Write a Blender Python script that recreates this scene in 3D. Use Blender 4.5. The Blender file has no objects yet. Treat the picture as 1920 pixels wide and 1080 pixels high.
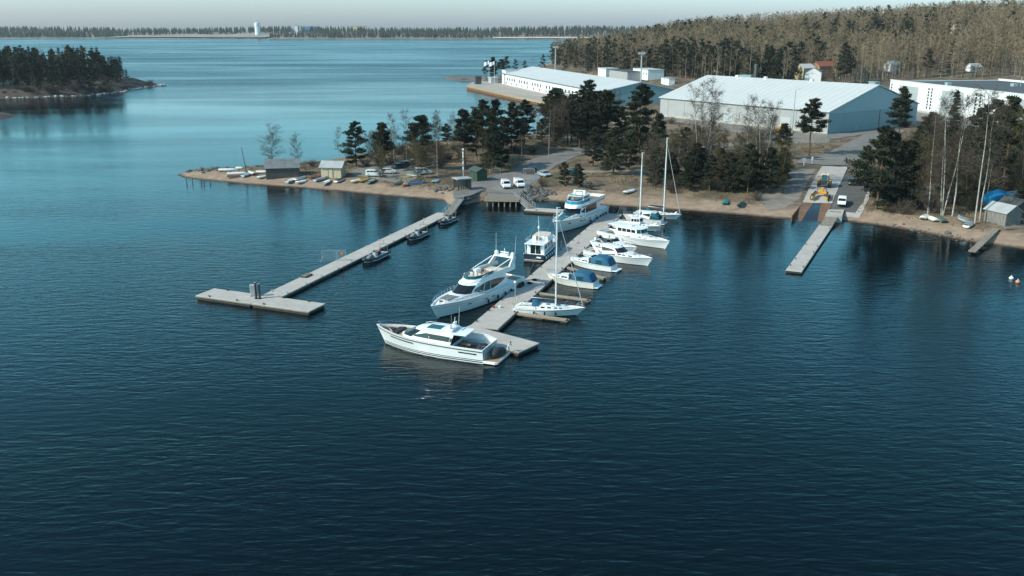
import bpy, math, random
import numpy as np
from mathutils import Vector, Matrix
scene = bpy.context.scene
R = math.radians
# ------------------------------------------------------------------ camera, sky, sun
CAM_H, PITCH, LENS = 40.0, math.atan(492/1670.0), 36*1670/1920.0
cd = bpy.data.cameras.new('camera'); cam = bpy.data.objects.new('camera', cd)
scene.collection.objects.link(cam); scene.camera = cam
cd.lens = LENS; cd.sensor_width = 36; cd.clip_start = 0.5; cd.clip_end = 30000
cam.location = (0, 0, CAM_H); cam.rotation_euler = (math.pi/2 - PITCH, 0, 0)
scene.render.resolution_x, scene.render.resolution_y = 1024, 576
SUN_EL = R(37); SUN_DIR = Vector((-0.90, -0.36, 0)).normalized()        # towards the sun, on plan
w = bpy.data.worlds.new('World'); scene.world = w; w.use_nodes = True
nt = w.node_tree; bg = nt.nodes['Background']
sky = nt.nodes.new('ShaderNodeTexSky'); sky.sky_type = 'NISHITA'; sky.sun_disc = False
sky.sun_elevation = SUN_EL
sky.sun_rotation = math.atan2(SUN_DIR.x, SUN_DIR.y)
sky.altitude = 0; sky.air_density = 0.9; sky.dust_density = 1.2; sky.ozone_density = 1.4
hs = nt.nodes.new('ShaderNodeMixRGB'); hs.blend_type = 'MULTIPLY'; hs.inputs[0].default_value = 1
tc = nt.nodes.new('ShaderNodeTexCoord'); sz = nt.nodes.new('ShaderNodeSeparateXYZ'); cr = nt.nodes.new('ShaderNodeValToRGB')
nt.links.new(tc.outputs['Generated'], sz.inputs[0]); nt.links.new(sz.outputs['Z'], cr.inputs[0])
for pos, c in ((0.0, (.84, .95, 1.18)), (.06, (.76, 1.06, 1.20)), (.14, (.63, 1.42, 1.34)), (.32, (.52, 1.14, 1.08)), (.58, (.38, .78, .76)), (1.0, (.38, .76, .74))):
    e = cr.color_ramp.elements.new(pos); e.color = (*c, 1)
cr.color_ramp.elements.remove(cr.color_ramp.elements[0]); cr.color_ramp.elements.remove(cr.color_ramp.elements[-1])
nt.links.new(cr.outputs[0], hs.inputs[2])
nt.links.new(sky.outputs[0], hs.inputs[1]); nt.links.new(hs.outputs[0], bg.inputs[0])
bg.inputs[1].default_value = 0.15
sl = bpy.data.lights.new('sun', 'SUN'); so = bpy.data.objects.new('sun', sl); scene.collection.objects.link(so)
sl.energy = 3.4; sl.angle = R(0.53); sl.color = (1.0, 0.91, 0.78)
sv = Vector((SUN_DIR.x*math.cos(SUN_EL), SUN_DIR.y*math.cos(SUN_EL), math.sin(SUN_EL)))
so.rotation_euler = sv.to_track_quat('Z', 'Y').to_euler(); so.location = (-60, -30, 120)
vs = scene.view_settings; vs.view_transform = 'Standard'; vs.look = 'None'; vs.exposure = 0.47; vs.gamma = 1.0
vs.use_curve_mapping = False

# ------------------------------------------------------------------ helpers
col = scene.collection
def tag(o, label=None, cat=None, group=None, kind=None):
    if label: o['label'] = label
    if cat: o['category'] = cat
    if group: o['group'] = group
    if kind: o['kind'] = kind
    return o
def empty(name, loc=(0, 0, 0), rz=0.0, label=None, cat=None, group=None):
    o = bpy.data.objects.new(name, None); col.objects.link(o)
    o.location = loc; o.rotation_euler = (0, 0, rz); o.empty_display_size = 0.2
    return tag(o, label, cat, group)
def copy_tree(o, parent=None):
    c = o.copy(); col.objects.link(c)
    if parent: c.parent = parent
    for ch in list(o.children): copy_tree(ch, c)
    return c

def lin(r, g, b):
    f = lambda c: ((c/255+0.055)/1.055)**2.4 if c > 10 else c/255/12.92
    return (f(r), f(g), f(b))
MATS = {}
def mat(name, c, rough=0.6, var=0.0, scale=1.0, metal=0.0, c2=None, bump=0.0, stretch=None, spec=0.5, coat=0.0, detail=4):
    if name in MATS: return MATS[name]
    m = bpy.data.materials.new(name); m.use_nodes = True; MATS[name] = m
    n, l = m.node_tree.nodes, m.node_tree.links; b = n['Principled BSDF']
    b.inputs['Base Color'].default_value = (*c, 1); b.inputs['Roughness'].default_value = rough
    b.inputs['Metallic'].default_value = metal; b.inputs['Specular IOR Level'].default_value = spec
    b.inputs['Coat Weight'].default_value = coat
    if var or c2 or bump:
        g = n.new('ShaderNodeNewGeometry'); t = n.new('ShaderNodeTexNoise')
        mp = n.new('ShaderNodeMapping'); l.new(g.outputs['Position'], mp.inputs[0])
        mp.inputs['Scale'].default_value = stretch or (1, 1, 1)
        l.new(mp.outputs[0], t.inputs['Vector'])
        t.inputs['Scale'].default_value = scale; t.inputs['Detail'].default_value = detail; t.inputs['Roughness'].default_value = 0.65
        if var or c2:
            r = n.new('ShaderNodeValToRGB'); e = r.color_ramp.elements
            e[0].position, e[1].position = 0.3, 0.7
            a = tuple(x*(1-var) for x in c); z = c2 if c2 else tuple(min(1, x*(1+var)) for x in c)
            e[0].color = (*a, 1); e[1].color = (*z, 1)
            l.new(t.outputs[0], r.inputs[0]); l.new(r.outputs[0], b.inputs['Base Color'])
        if bump:
            bp = n.new('ShaderNodeBump'); bp.inputs['Strength'].default_value = bump; bp.inputs['Distance'].default_value = 0.1
            l.new(t.outputs[0], bp.inputs['Height']); l.new(bp.outputs[0], b.inputs['Normal'])
    return m

def mesh_np(name, v, f, mats, parent=None, smooth=False, mi=None, sharp=None):
    """v (n,3), f (m,k) int arrays -> linked object"""
    me = bpy.data.meshes.new(name); v = np.asarray(v, dtype=np.float32); f = np.asarray(f, dtype=np.int32)
    me.vertices.add(len(v)); me.vertices.foreach_set('co', v.ravel())
    k = f.shape[1]; me.loops.add(f.size); me.loops.foreach_set('vertex_index', f.ravel())
    me.polygons.add(len(f)); me.polygons.foreach_set('loop_start', np.arange(0, f.size, k, dtype=np.int32))
    me.polygons.foreach_set('loop_total', np.full(len(f), k, dtype=np.int32))
    for m in (mats if isinstance(mats, (list, tuple)) else [mats]): me.materials.append(m)
    if mi is not None: me.polygons.foreach_set('material_index', np.asarray(mi, dtype=np.int32))
    if smooth: me.polygons.foreach_set('use_smooth', np.ones(len(f), dtype=bool))
    me.update(); me.validate()
    o = bpy.data.objects.new(name, me); col.objects.link(o)
    if parent: o.parent = parent
    return o

class MB:
    """collects shapes, builds ONE mesh object"""
    def __init__(s): s.v = []; s.f = []
    def add(s, vs, fs):
        k = len(s.v); s.v += [tuple(p) for p in vs]; s.f += [tuple(i+k for i in f) for f in fs]; return s
    def box(s, c, d, rz=0.0, ry=0.0, taper=1.0):
        hx, hy, hz = d[0]/2, d[1]/2, d[2]/2
        M = Matrix.Rotation(rz, 3, 'Z') @ Matrix.Rotation(ry, 3, 'Y')
        vs = []
        for z in (-hz, hz):
            k = 1 if z < 0 else taper
            for x, y in ((-hx, -hy), (hx, -hy), (hx, hy), (-hx, hy)):
                vs.append(Vector(c) + M @ Vector((x*k, y*k, z)))
        return s.add(vs, [(3, 2, 1, 0), (4, 5, 6, 7), (0, 1, 5, 4), (1, 2, 6, 5), (2, 3, 7, 6), (3, 0, 4, 7)])
    def prism(s, poly, z0, z1, top=None):
        n = len(poly); top = top or poly
        vs = [(p[0], p[1], z0 if len(p) < 3 else p[2]) for p in poly] + [(p[0], p[1], z1) for p in top]
        return s.add(vs, [tuple(range(n-1, -1, -1)), tuple(range(n, 2*n))] + [(i, (i+1) % n, n+(i+1) % n, n+i) for i in range(n)])
    def ext(s, prof, y0, y1, axis='y'):
        """profile in x,z extruded along y"""
        n = len(prof)
        vs = [(p[0], y0, p[1]) for p in prof] + [(p[0], y1, p[1]) for p in prof]
        return s.add(vs, [tuple(range(n)), tuple(range(2*n-1, n-1, -1))] + [(i, n+i, n+(i+1) % n, (i+1) % n) for i in range(n)])
    def tube(s, a, b, r0, r1=None, n=6, cap=True):
        r1 = r0 if r1 is None else r1
        a, b = Vector(a), Vector(b); d = (b-a)
        if d.length < 1e-6: return s
        q = d.to_track_quat('Z', 'Y'); vs = []
        for p, r in ((a, r0), (b, r1)):
            for i in range(n):
                t = 2*math.pi*i/n; vs.append(p + q @ Vector((r*math.cos(t), r*math.sin(t), 0)))
        fs = [(i, (i+1) % n, n+(i+1) % n, n+i) for i in range(n)]
        if cap: fs += [tuple(range(n-1, -1, -1)), tuple(range(n, 2*n))]
        return s.add(vs, fs)
    def path(s, pts, r, n=5):
        for a, b in zip(pts, pts[1:]): s.tube(a, b, r, n=n)
        return s
    def sphere(s, c, r, n=10, m=6, sc=(1, 1, 1), z_from=-1.0):
        vs, fs = [], []
        for j in range(m+1):
            ph = math.asin(max(-1, min(1, z_from + (1-z_from)*j/m)))
            for i in range(n):
                t = 2*math.pi*i/n
                vs.append((c[0]+r*sc[0]*math.cos(ph)*math.cos(t), c[1]+r*sc[1]*math.cos(ph)*math.sin(t), c[2]+r*sc[2]*math.sin(ph)))
        for j in range(m):
            for i in range(n):
                fs.append((j*n+i, j*n+(i+1) % n, (j+1)*n+(i+1) % n, (j+1)*n+i))
        return s.add(vs, fs)
    def loft(s, rings, cap=True):
        n = len(rings[0]); vs = [p for r in rings for p in r]; fs = []
        for j in range(len(rings)-1):
            for i in range(n):
                fs.append((j*n+i, j*n+(i+1) % n, (j+1)*n+(i+1) % n, (j+1)*n+i))
        if cap: fs += [tuple(range(n-1, -1, -1)), tuple(range((len(rings)-1)*n, len(rings)*n))]
        return s.add(vs, fs)
    def build(s, name, m, parent=None, smooth=False, bevel=0.0):
        me = bpy.data.meshes.new(name); me.from_pydata(s.v, [], s.f); me.update()
        for q in (m if isinstance(m, (list, tuple)) else [m]): me.materials.append(q)
        if smooth:
            for p in me.polygons: p.use_smooth = True
            try: me.set_sharp_from_angle(angle=R(38))
            except Exception: pass
        o = bpy.data.objects.new(name, me); col.objects.link(o)
        if parent: o.parent = parent
        if bevel:
            b = o.modifiers.new('bevel', 'BEVEL'); b.width = bevel; b.segments = 1; b.limit_method = 'ANGLE'
        return o

# world positions are worked out from where the survey lines of the photograph meet the ground
def at(x, y, z=0.0):
    u, v = (x-960)/1670, (540-y)/1670
    d = (u, math.cos(PITCH)+v*math.sin(PITCH), -math.sin(PITCH)+v*math.cos(PITCH))
    t = (z-CAM_H)/d[2]
    return Vector((d[0]*t, d[1]*t, z))

# ------------------------------------------------------------------ materials
M = dict(
 gel=mat('gelcoat', (0.80, 0.81, 0.81), 0.28, var=0.03, scale=0.6, coat=0.3),
 gel2=mat('gelcoat_cream', (0.74, 0.72, 0.66), 0.32, var=0.04, scale=0.7),
 gelgrey=mat('gelcoat_grey', (0.42, 0.44, 0.46), 0.4),
 navy=mat('navy_hull', (0.012, 0.022, 0.045), 0.25, coat=0.3),
 glass=mat('tinted_glass', (0.010, 0.014, 0.018), 0.06, spec=0.6),
 glassb=mat('blue_glass', (0.03, 0.22, 0.34), 0.08, spec=0.6),
 glasst=mat('teal_glass', (0.01, 0.07, 0.09), 0.08, spec=0.6),
 black=mat('black_rubber', (0.012, 0.012, 0.013), 0.55),
 dark=mat('dark_canvas', (0.025, 0.028, 0.032), 0.75, var=0.2, scale=3),
 greyc=mat('grey_cushion', (0.17, 0.17, 0.17), 0.8, var=0.1, scale=4),
 cream=mat('cream_cushion', (0.55, 0.50, 0.44), 0.75, var=0.06, scale=4),
 blue=mat('blue_canvas', (0.014, 0.10, 0.19), 0.7, var=0.15, scale=3),
 tealc=mat('teal_canvas', (0.01, 0.10, 0.12), 0.7, var=0.15, scale=3),
 teak=mat('teak_deck', (0.36, 0.22, 0.12), 0.65, var=0.18, scale=2.5, stretch=(1, 1, 1)),
 teakd=mat('weathered_teak', (0.16, 0.12, 0.09), 0.7, var=0.2, scale=2.5),
 steel=mat('stainless_steel', (0.62, 0.63, 0.64), 0.25, metal=1.0),
 alu=mat('aluminium', (0.55, 0.56, 0.57), 0.4, metal=0.6),
 concrete=mat('concrete', (0.40, 0.385, 0.355), 0.85, var=0.14, scale=0.9, bump=0.05),
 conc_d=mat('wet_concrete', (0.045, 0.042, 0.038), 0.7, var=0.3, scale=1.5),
 deck=mat('pier_deck', (0.41, 0.385, 0.355), 0.85, var=0.12, scale=0.7),
 wood=mat('weathered_wood', (0.22, 0.19, 0.155), 0.85, var=0.25, scale=1.2),
 woodl=mat('pale_plank', (0.34, 0.27, 0.18), 0.85, var=0.2, scale=1.4),
 woodd=mat('old_grey_boards', (0.075, 0.072, 0.07), 0.9, var=0.3, scale=1.5, stretch=(3, 3, 0.4)),
 asphalt=mat('asphalt', (0.17, 0.162, 0.152), 0.9, var=0.22, scale=0.25, bump=0.03),
 asphaltd=mat('dark_asphalt', (0.09, 0.088, 0.086), 0.9, var=0.2, scale=0.4),
 gravel=mat('gravel', (0.20, 0.18, 0.155), 0.95, var=0.25, scale=0.3),
 rock=mat('rock', (0.11, 0.105, 0.10), 0.9, var=0.45, scale=0.8, bump=0.3),
 rust=mat('rusty_steel', (0.20, 0.095, 0.045), 0.85, var=0.4, scale=0.7),
 yellow=mat('yellow_paint', (0.62, 0.30, 0.012), 0.4, var=0.08, scale=1),
 white=mat('white_paint', (0.72, 0.73, 0.73), 0.5, var=0.03, scale=0.4),
 whitew=mat('white_wall', (0.70, 0.71, 0.72), 0.7, var=0.05, scale=0.12),
 roofw=mat('white_roof_sheet', (0.52, 0.535, 0.53), 0.55, var=0.05, scale=0.06),
 greyw=mat('grey_wall_sheet', (0.34, 0.34, 0.345), 0.65, var=0.05, scale=0.2),
 tealw=mat('blue_grey_sheet', (0.27, 0.38, 0.41), 0.65, var=0.04, scale=0.2),
 tealw2=mat('blue_grey_sheet_low', (0.20, 0.30, 0.33), 0.65, var=0.04, scale=0.2),
 roofd=mat('dark_felt_roof', (0.075, 0.077, 0.08), 0.85, var=0.15, scale=0.1),
 roofg=mat('grey_roof_sheet', (0.34, 0.36, 0.37), 0.6, var=0.15, scale=0.6),
 beige=mat('beige_boards', (0.50, 0.42, 0.29), 0.8, var=0.08, scale=2),
 greenw=mat('green_boards', (0.03, 0.065, 0.042), 0.8, var=0.15, scale=2),
 redbrick=mat('red_tile', (0.22, 0.075, 0.05), 0.85, var=0.2, scale=1),
 skin=mat('skin', (0.45, 0.27, 0.19), 0.6), hair=mat('dark_hair', (0.03, 0.02, 0.015), 0.7),
 tarp=mat('blue_tarpaulin', (0.010, 0.20, 0.42), 0.5, var=0.2, scale=1.2, bump=0.5),
 red=mat('red_paint', (0.32, 0.035, 0.025), 0.5, var=0.1), orange=mat('orange_float', (0.6, 0.14, 0.04), 0.5),
 lamp=mat('lamp_glass', (0.75, 0.75, 0.72), 0.3), plate=mat('number_plate', (0.7, 0.7, 0.65), 0.5),
)
# ------------------------------------------------------------------ terrain
shore_px_front = [(331,327),(345,333),(385,338),(430,342),(500,348),(560,352),(640,359),(700,365),(760,370),(826,375),(868,379),
  (905,376),(975,374),(1040,378),(1100,383),(1180,388),(1300,396),(1400,404),(1487,412),(1545,413),(1600,417),(1650,423),(1700,431),(1760,442),(1830,456),(1920,467),(2100,500),(2400,560)]
shore_px_back = [(1125,76),(1118,80),(1105,88),(1085,98),(1050,111),(1015,124),(960,138),(905,147),(888,152),(880,166),(967,187),(1078,208),(1142,224),
  (1138,233),(1100,240),(1000,250),(930,259),(850,268),(760,280),(690,290),(640,297),(600,303),(520,310),(420,317),(360,321)]
def densify(P, jit, rng):
    out = []
    for a, b in zip(P, P[1:]):
        n = max(1, int((b-a).length/6)); n = min(n, 12)
        for i in range(n):
            p = a.lerp(b, i/n); k = jit*min(1, (b-a).length/12)
            if i: p = p + Vector((rng.uniform(-k, k), rng.uniform(-k, k), 0))
            out.append(p)
    out.append(P[-1]); return out
_r = random.Random(4)
front = densify([at(*p) for p in shore_px_front], 0.5, _r)
back = densify([at(*p) for p in shore_px_back], 0.8, _r)
POLY = np.array([(p.x, p.y) for p in front] + [(700, 60), (2300, 60), (2900, 3600), (300, 3600)] + [(p.x, p.y) for p in back])
def sdist(X, Y, poly=POLY):
    X = np.asarray(X, float); Y = np.asarray(Y, float)
    d2 = np.full(X.shape, 1e18); ins = np.zeros(X.shape, bool); n = len(poly)
    for i in range(n):
        x0, y0 = poly[i]; x1, y1 = poly[(i+1) % n]
        ex, ey = x1-x0, y1-y0; L = ex*ex+ey*ey+1e-12
        t = np.clip(((X-x0)*ex+(Y-y0)*ey)/L, 0, 1)
        d2 = np.minimum(d2, (X-x0-t*ex)**2+(Y-y0-t*ey)**2)
        c = (y0 > Y) != (y1 > Y)
        with np.errstate(divide='ignore', invalid='ignore'):
            ins ^= c & (X < (x1-x0)*(Y-y0)/(y1-y0+1e-12)+x0)
    return np.where(ins, 1, -1)*np.sqrt(d2)
def sst(a, b, x):
    t = np.clip((x-a)/(b-a), 0, 1); return t*t*(3-2*t)
def wpoly(pxs, z): return np.array([(p.x, p.y) for p in (at(x, y, z) for x, y in pxs)])
FLAT = [(wpoly([(858,369),(912,355),(982,356),(1000,345),(1015,318),(940,322),(870,342)], 1.6), 1.6, 4.0),
        (wpoly([(1225,225),(1300,240),(1556,268),(1640,262),(1730,245),(1960,300),(1960,200),(1660,190),(1330,170)], 3.0), 3.0, 10.0),
        (wpoly([(884,158),(967,177),(1078,197),(1150,212),(1225,190),(1260,160),(1100,140),(950,148),(895,151)], 2.3), 2.3, 2.5)]
_RAMP = [at(1505,381,1.5), at(1559,383,1.5), at(1541,313,2.6), at(1589,314,2.6)]
def terrain(X, Y):
    X = np.asarray(X, float); Y = np.asarray(Y, float); d = sdist(X, Y)
    land = 2.5*(1-np.exp(-np.maximum(d, 0)/11))
    z = np.where(d > 0, land, np.maximum(-2.5, 0.16*d))
    r = np.hypot(X, Y)
    amp = np.clip(9+0.062*X, 8, 40)
    z = z + sst(560, 1000, r)*amp*sst(10, 160, d)*sst(2600, 2000, r) + 0.6*sst(280, 430, r)*sst(5, 30, d)
    for mx, my, a, s in ((-24, 283, 2.2, 9), (-10, 292, 1.6, 10), (5, 290, 1.4, 8), (-2, 262, 1.0, 6), (-52, 280, 0.8, 10)):
        z = z + a*np.exp(-((X-mx)**2+(Y-my)**2)/(2*s*s))*sst(2, 10, d)
    u = 0.22*np.sin(X*0.31+0.6*np.sin(Y*0.2))*np.sin(Y*0.27+1.3) + 0.12*np.sin(X*0.9+Y*0.5)*np.sin(Y*0.8-X*0.3)
    z = z + u*sst(3, 12, d)*0.7
    # made ground: levelled yards and quays
    for poly, zf, fe in FLAT:
        w_ = sst(-fe, 0, sdist(X, Y, poly)); z = z*(1-w_)+zf*w_
    return z
def axis(a, b, step, lim, grow):
    o = list(np.arange(a, b, step)); s = step
    while o[-1] < lim: s *= grow; o.append(o[-1]+min(s, 45))
    return np.array(o)
xs = np.concatenate([np.arange(-108, 150, 1.6), axis(150, 232, 2.4, 2400, 1.06)]); ys = axis(70, 345, 1.6, 3600, 1.022)
GX, GY = np.meshgrid(xs, ys); GZ = terrain(GX, GY)
import bisect
_xl, _yl, _zl = xs.tolist(), ys.tolist(), GZ.tolist()
def tz(x, y):
    i = min(max(bisect.bisect_right(_xl, x)-1, 0), len(_xl)-2); j = min(max(bisect.bisect_right(_yl, y)-1, 0), len(_yl)-2)
    u = (x-_xl[i])/(_xl[i+1]-_xl[i]); v = (y-_yl[j])/(_yl[j+1]-_yl[j])
    return (_zl[j][i]*(1-u)+_zl[j][i+1]*u)*(1-v)+(_zl[j+1][i]*(1-u)+_zl[j+1][i+1]*u)*v
def G(x, y, dz=0.0):
    """ground point seen at photograph point (x, y)"""
    z = 1.5
    for _ in range(14):
        p = at(x, y, z); z = 0.5*z + 0.5*tz(p.x, p.y)
    p = at(x, y, z); return Vector((p.x, p.y, tz(p.x, p.y)+dz))
def grid_mesh(name, GX, GY, GZ, m, zmin=-1.6, cut=None):
    ny, nx = GX.shape; idx = np.arange(nx*ny).reshape(ny, nx)
    q = np.stack([idx[:-1, :-1], idx[:-1, 1:], idx[1:, 1:], idx[1:, :-1]], -1).reshape(-1, 4)
    zf = GZ.ravel(); keep = (zf[q].max(1) > zmin)
    q = q[keep]; used = np.unique(q); re = np.full(nx*ny, -1); re[used] = np.arange(len(used))
    V = np.stack([GX.ravel(), GY.ravel(), zf], -1)[used]
    return mesh_np(name, V, re[q], m, smooth=True)
def ground_material():
    m = bpy.data.materials.new('shore_ground'); m.use_nodes = True
    n, l = m.node_tree.nodes, m.node_tree.links; b = n['Principled BSDF']; b.inputs['Roughness'].default_value = 0.95
    g = n.new('ShaderNodeNewGeometry'); sep = n.new('ShaderNodeSeparateXYZ'); l.new(g.outputs['Position'], sep.inputs[0])
    def noise(s, d=5):
        t = n.new('ShaderNodeTexNoise'); t.inputs['Scale'].default_value = s; t.inputs['Detail'].default_value = d
        t.inputs['Roughness'].default_value = 0.7
        l.new(g.outputs['Position'], t.inputs['Vector']); return t.outputs[0]
    def ramp(src, a, c0, z, c1):
        r = n.new('ShaderNodeValToRGB'); e = r.color_ramp.elements; e[0].position, e[1].position = a, z
        e[0].color, e[1].color = (*c0, 1), (*c1, 1); l.new(src, r.inputs[0]); return r.outputs[0]
    def mix(f, a, c):
        x = n.new('ShaderNodeMixRGB'); l.new(f, x.inputs[0]); l.new(a, x.inputs[1]); l.new(c, x.inputs[2]); return x.outputs[0]
    def math_(op, a, c, d=None):
        x = n.new('ShaderNodeMath'); x.operation = op; x.use_clamp = False
        for i, q in enumerate((a, c, d)):
            if q is None: continue
            if isinstance(q, (int, float)): x.inputs[i].default_value = q
            else: l.new(q, x.inputs[i])
        return x.outputs[0]
    sand = ramp(noise(.45, 9), .36, (0.22, 0.155, 0.11), .72, (0.37, 0.275, 0.20))
    earth = ramp(noise(.35, 8), .35, (0.045, 0.034, 0.024), .66, (0.13, 0.095, 0.065))
    straw = ramp(noise(.9, 6), .3, (0.11, 0.082, 0.05), .7, (0.25, 0.185, 0.115))
    moss = ramp(noise(.6, 6), .3, (0.045, 0.042, 0.018), .7, (0.10, 0.088, 0.038))
    gr = mix(ramp(noise(.14, 8), .44, (0, 0, 0), .56, (1, 1, 1)), earth, straw)
    gr = mix(ramp(noise(.06, 5), .54, (0, 0, 0), .66, (1, 1, 1)), gr, moss)
    zz = math_('ADD', sep.outputs['Z'], math_('MULTIPLY', math_('SUBTRACT', noise(.22, 6), .5), 1.6))
    f = n.new('ShaderNodeMapRange'); f.inputs[1].default_value = 1.05; f.inputs[2].default_value = 1.6; l.new(zz, f.inputs[0])
    dry = mix(f.outputs[0], sand, gr)
    f2 = n.new('ShaderNodeMapRange'); f2.inputs[1].default_value = 0.05; f2.inputs[2].default_value = 0.3
    l.new(math_('ADD', sep.outputs['Z'], math_('MULTIPLY', math_('SUBTRACT', noise(.5, 4), .5), .25)), f2.inputs[0])
    wet = ramp(noise(1.0), .3, (0.035, 0.02, 0.011), .7, (0.06, 0.036, 0.02))
    c = mix(f2.outputs[0], wet, dry)
    l.new(c, b.inputs['Base Color'])
    bp = n.new('ShaderNodeBump'); bp.inputs['Strength'].default_value = 0.5; bp.inputs['Distance'].default_value = 0.25
    l.new(noise(1.6, 6), bp.inputs['Height']); l.new(bp.outputs[0], b.inputs['Normal'])
    return m
GM = ground_material()
tag(grid_mesh('ground', GX, GY, GZ, GM), kind='structure')

# island on the left, a skerry, and the far shore
def blob_land(name, poly, hmax, slope, step, x0, x1, y0, y1, m, bumps=0.5):
    poly = np.array(poly); X, Y = np.meshgrid(np.arange(x0, x1, step), np.arange(y0, y1, step))
    d = sdist(X, Y, poly)
    Z = np.where(d > 0, hmax*(1-np.exp(-np.maximum(d, 0)*slope/hmax)), np.maximum(-2.5, .2*d))
    Z = Z + np.where(d > 0, 1, 0)*bumps*(np.sin(X*.13+Y*.05)*np.sin(Y*.11)+.5*np.sin(X*.5)*np.sin(Y*.43+X*.1))*np.clip(d/8, 0, 1)
    return tag(grid_mesh(name, X, Y, Z, m), kind='structure'), lambda x, y: float(hmax*(1-np.exp(-max(0, float(sdist(np.array([x]), np.array([y]), poly)[0]))*slope/hmax)))
isl = [at(*p) for p in [(-160,196),(-60,190),(0,185),(60,184),(150,181),(215,175),(255,167),(302,160.5),(262,153),(200,146),(100,140),(0,136),(-160,132)]]
rock_sh = mat('shore_rock', (0.018, 0.014, 0.011), 0.9, c2=(0.095, 0.072, 0.056), scale=0.12, bump=0.4, detail=7)
_, isl_z = blob_land('island', [(p.x, p.y) for p in isl], 6.0, 0.55, 2.5, -560, -215, 470, 840, rock_sh, 1.1)
sk = [at(*p) for p in [(-60,228),(-10,226),(8,223),(30,217.5),(20,214),(-20,212),(-60,212)]]
blob_land('skerry', [(p.x, p.y) for p in sk], 1.6, 0.5, 1.2, -300, -215, 385, 450, rock_sh, 0.4)

FX, FY = np.meshgrid(np.arange(-3200, 1500, 25), np.concatenate([np.arange(2640, 3000, 12), np.arange(3000, 4200, 60)]))
def far_line(x): return np.where(x < 150, 2960-(x+1700)*0.10, 2775)+25*np.sin(x*.004)+12*np.sin(x*.017)
def far_z(X, Y):
    d = Y-far_line(X)
    return np.where(d > 0, 2+13*sst(0, 500, d)+7*sst(0, 60, d)*sst(900, 1600, X+1500)*0.3 + 3*np.sin(X*.006)*sst(0, 300, d), np.maximum(-3, .1*d))
far_m = mat('far_ground', (0.10, 0.085, 0.06), 0.95, c2=(0.30, 0.26, 0.21), scale=0.006, detail=6)
tag(grid_mesh('far_shore', FX, FY, far_z(FX, FY), far_m), kind='structure')
# pale beach under the far wood, and the gravel works beside the tower
def far_sheet(name, x0, x1, d0, d1, dz, m, wob=6):
    X = np.arange(x0, x1, 15.); rows = []
    for k in np.linspace(0, 1, 5):
        D = d0+(d1-d0)*k + (wob*np.sin(X*.03+k*3) if k == 1 else 0)
        Y = far_line(X)+D; rows.append(np.stack([X, Y, far_z(X, Y)+dz*(1 if 0 < k < 1 else .8)], -1))
    V = np.concatenate(rows); n = len(X); i = np.arange(n*5).reshape(5, n)
    q = np.stack([i[:-1, :-1], i[:-1, 1:], i[1:, 1:], i[1:, :-1]], -1).reshape(-1, 4)
    return tag(mesh_np(name, V, q, m), kind='structure')
far_sheet('far_beach', -60, 330, 2, 60, 2.0, mat('pale_sand', (0.52, 0.45, 0.35), 0.95, var=.15, scale=.05))
far_sheet('gravel_yard', -1290, -760, 3, 240, 4.0, mat('pale_gravel', (0.20, 0.17, 0.15), 0.95, c2=(0.34, 0.295, 0.265), scale=.02, detail=6), 40)

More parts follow.
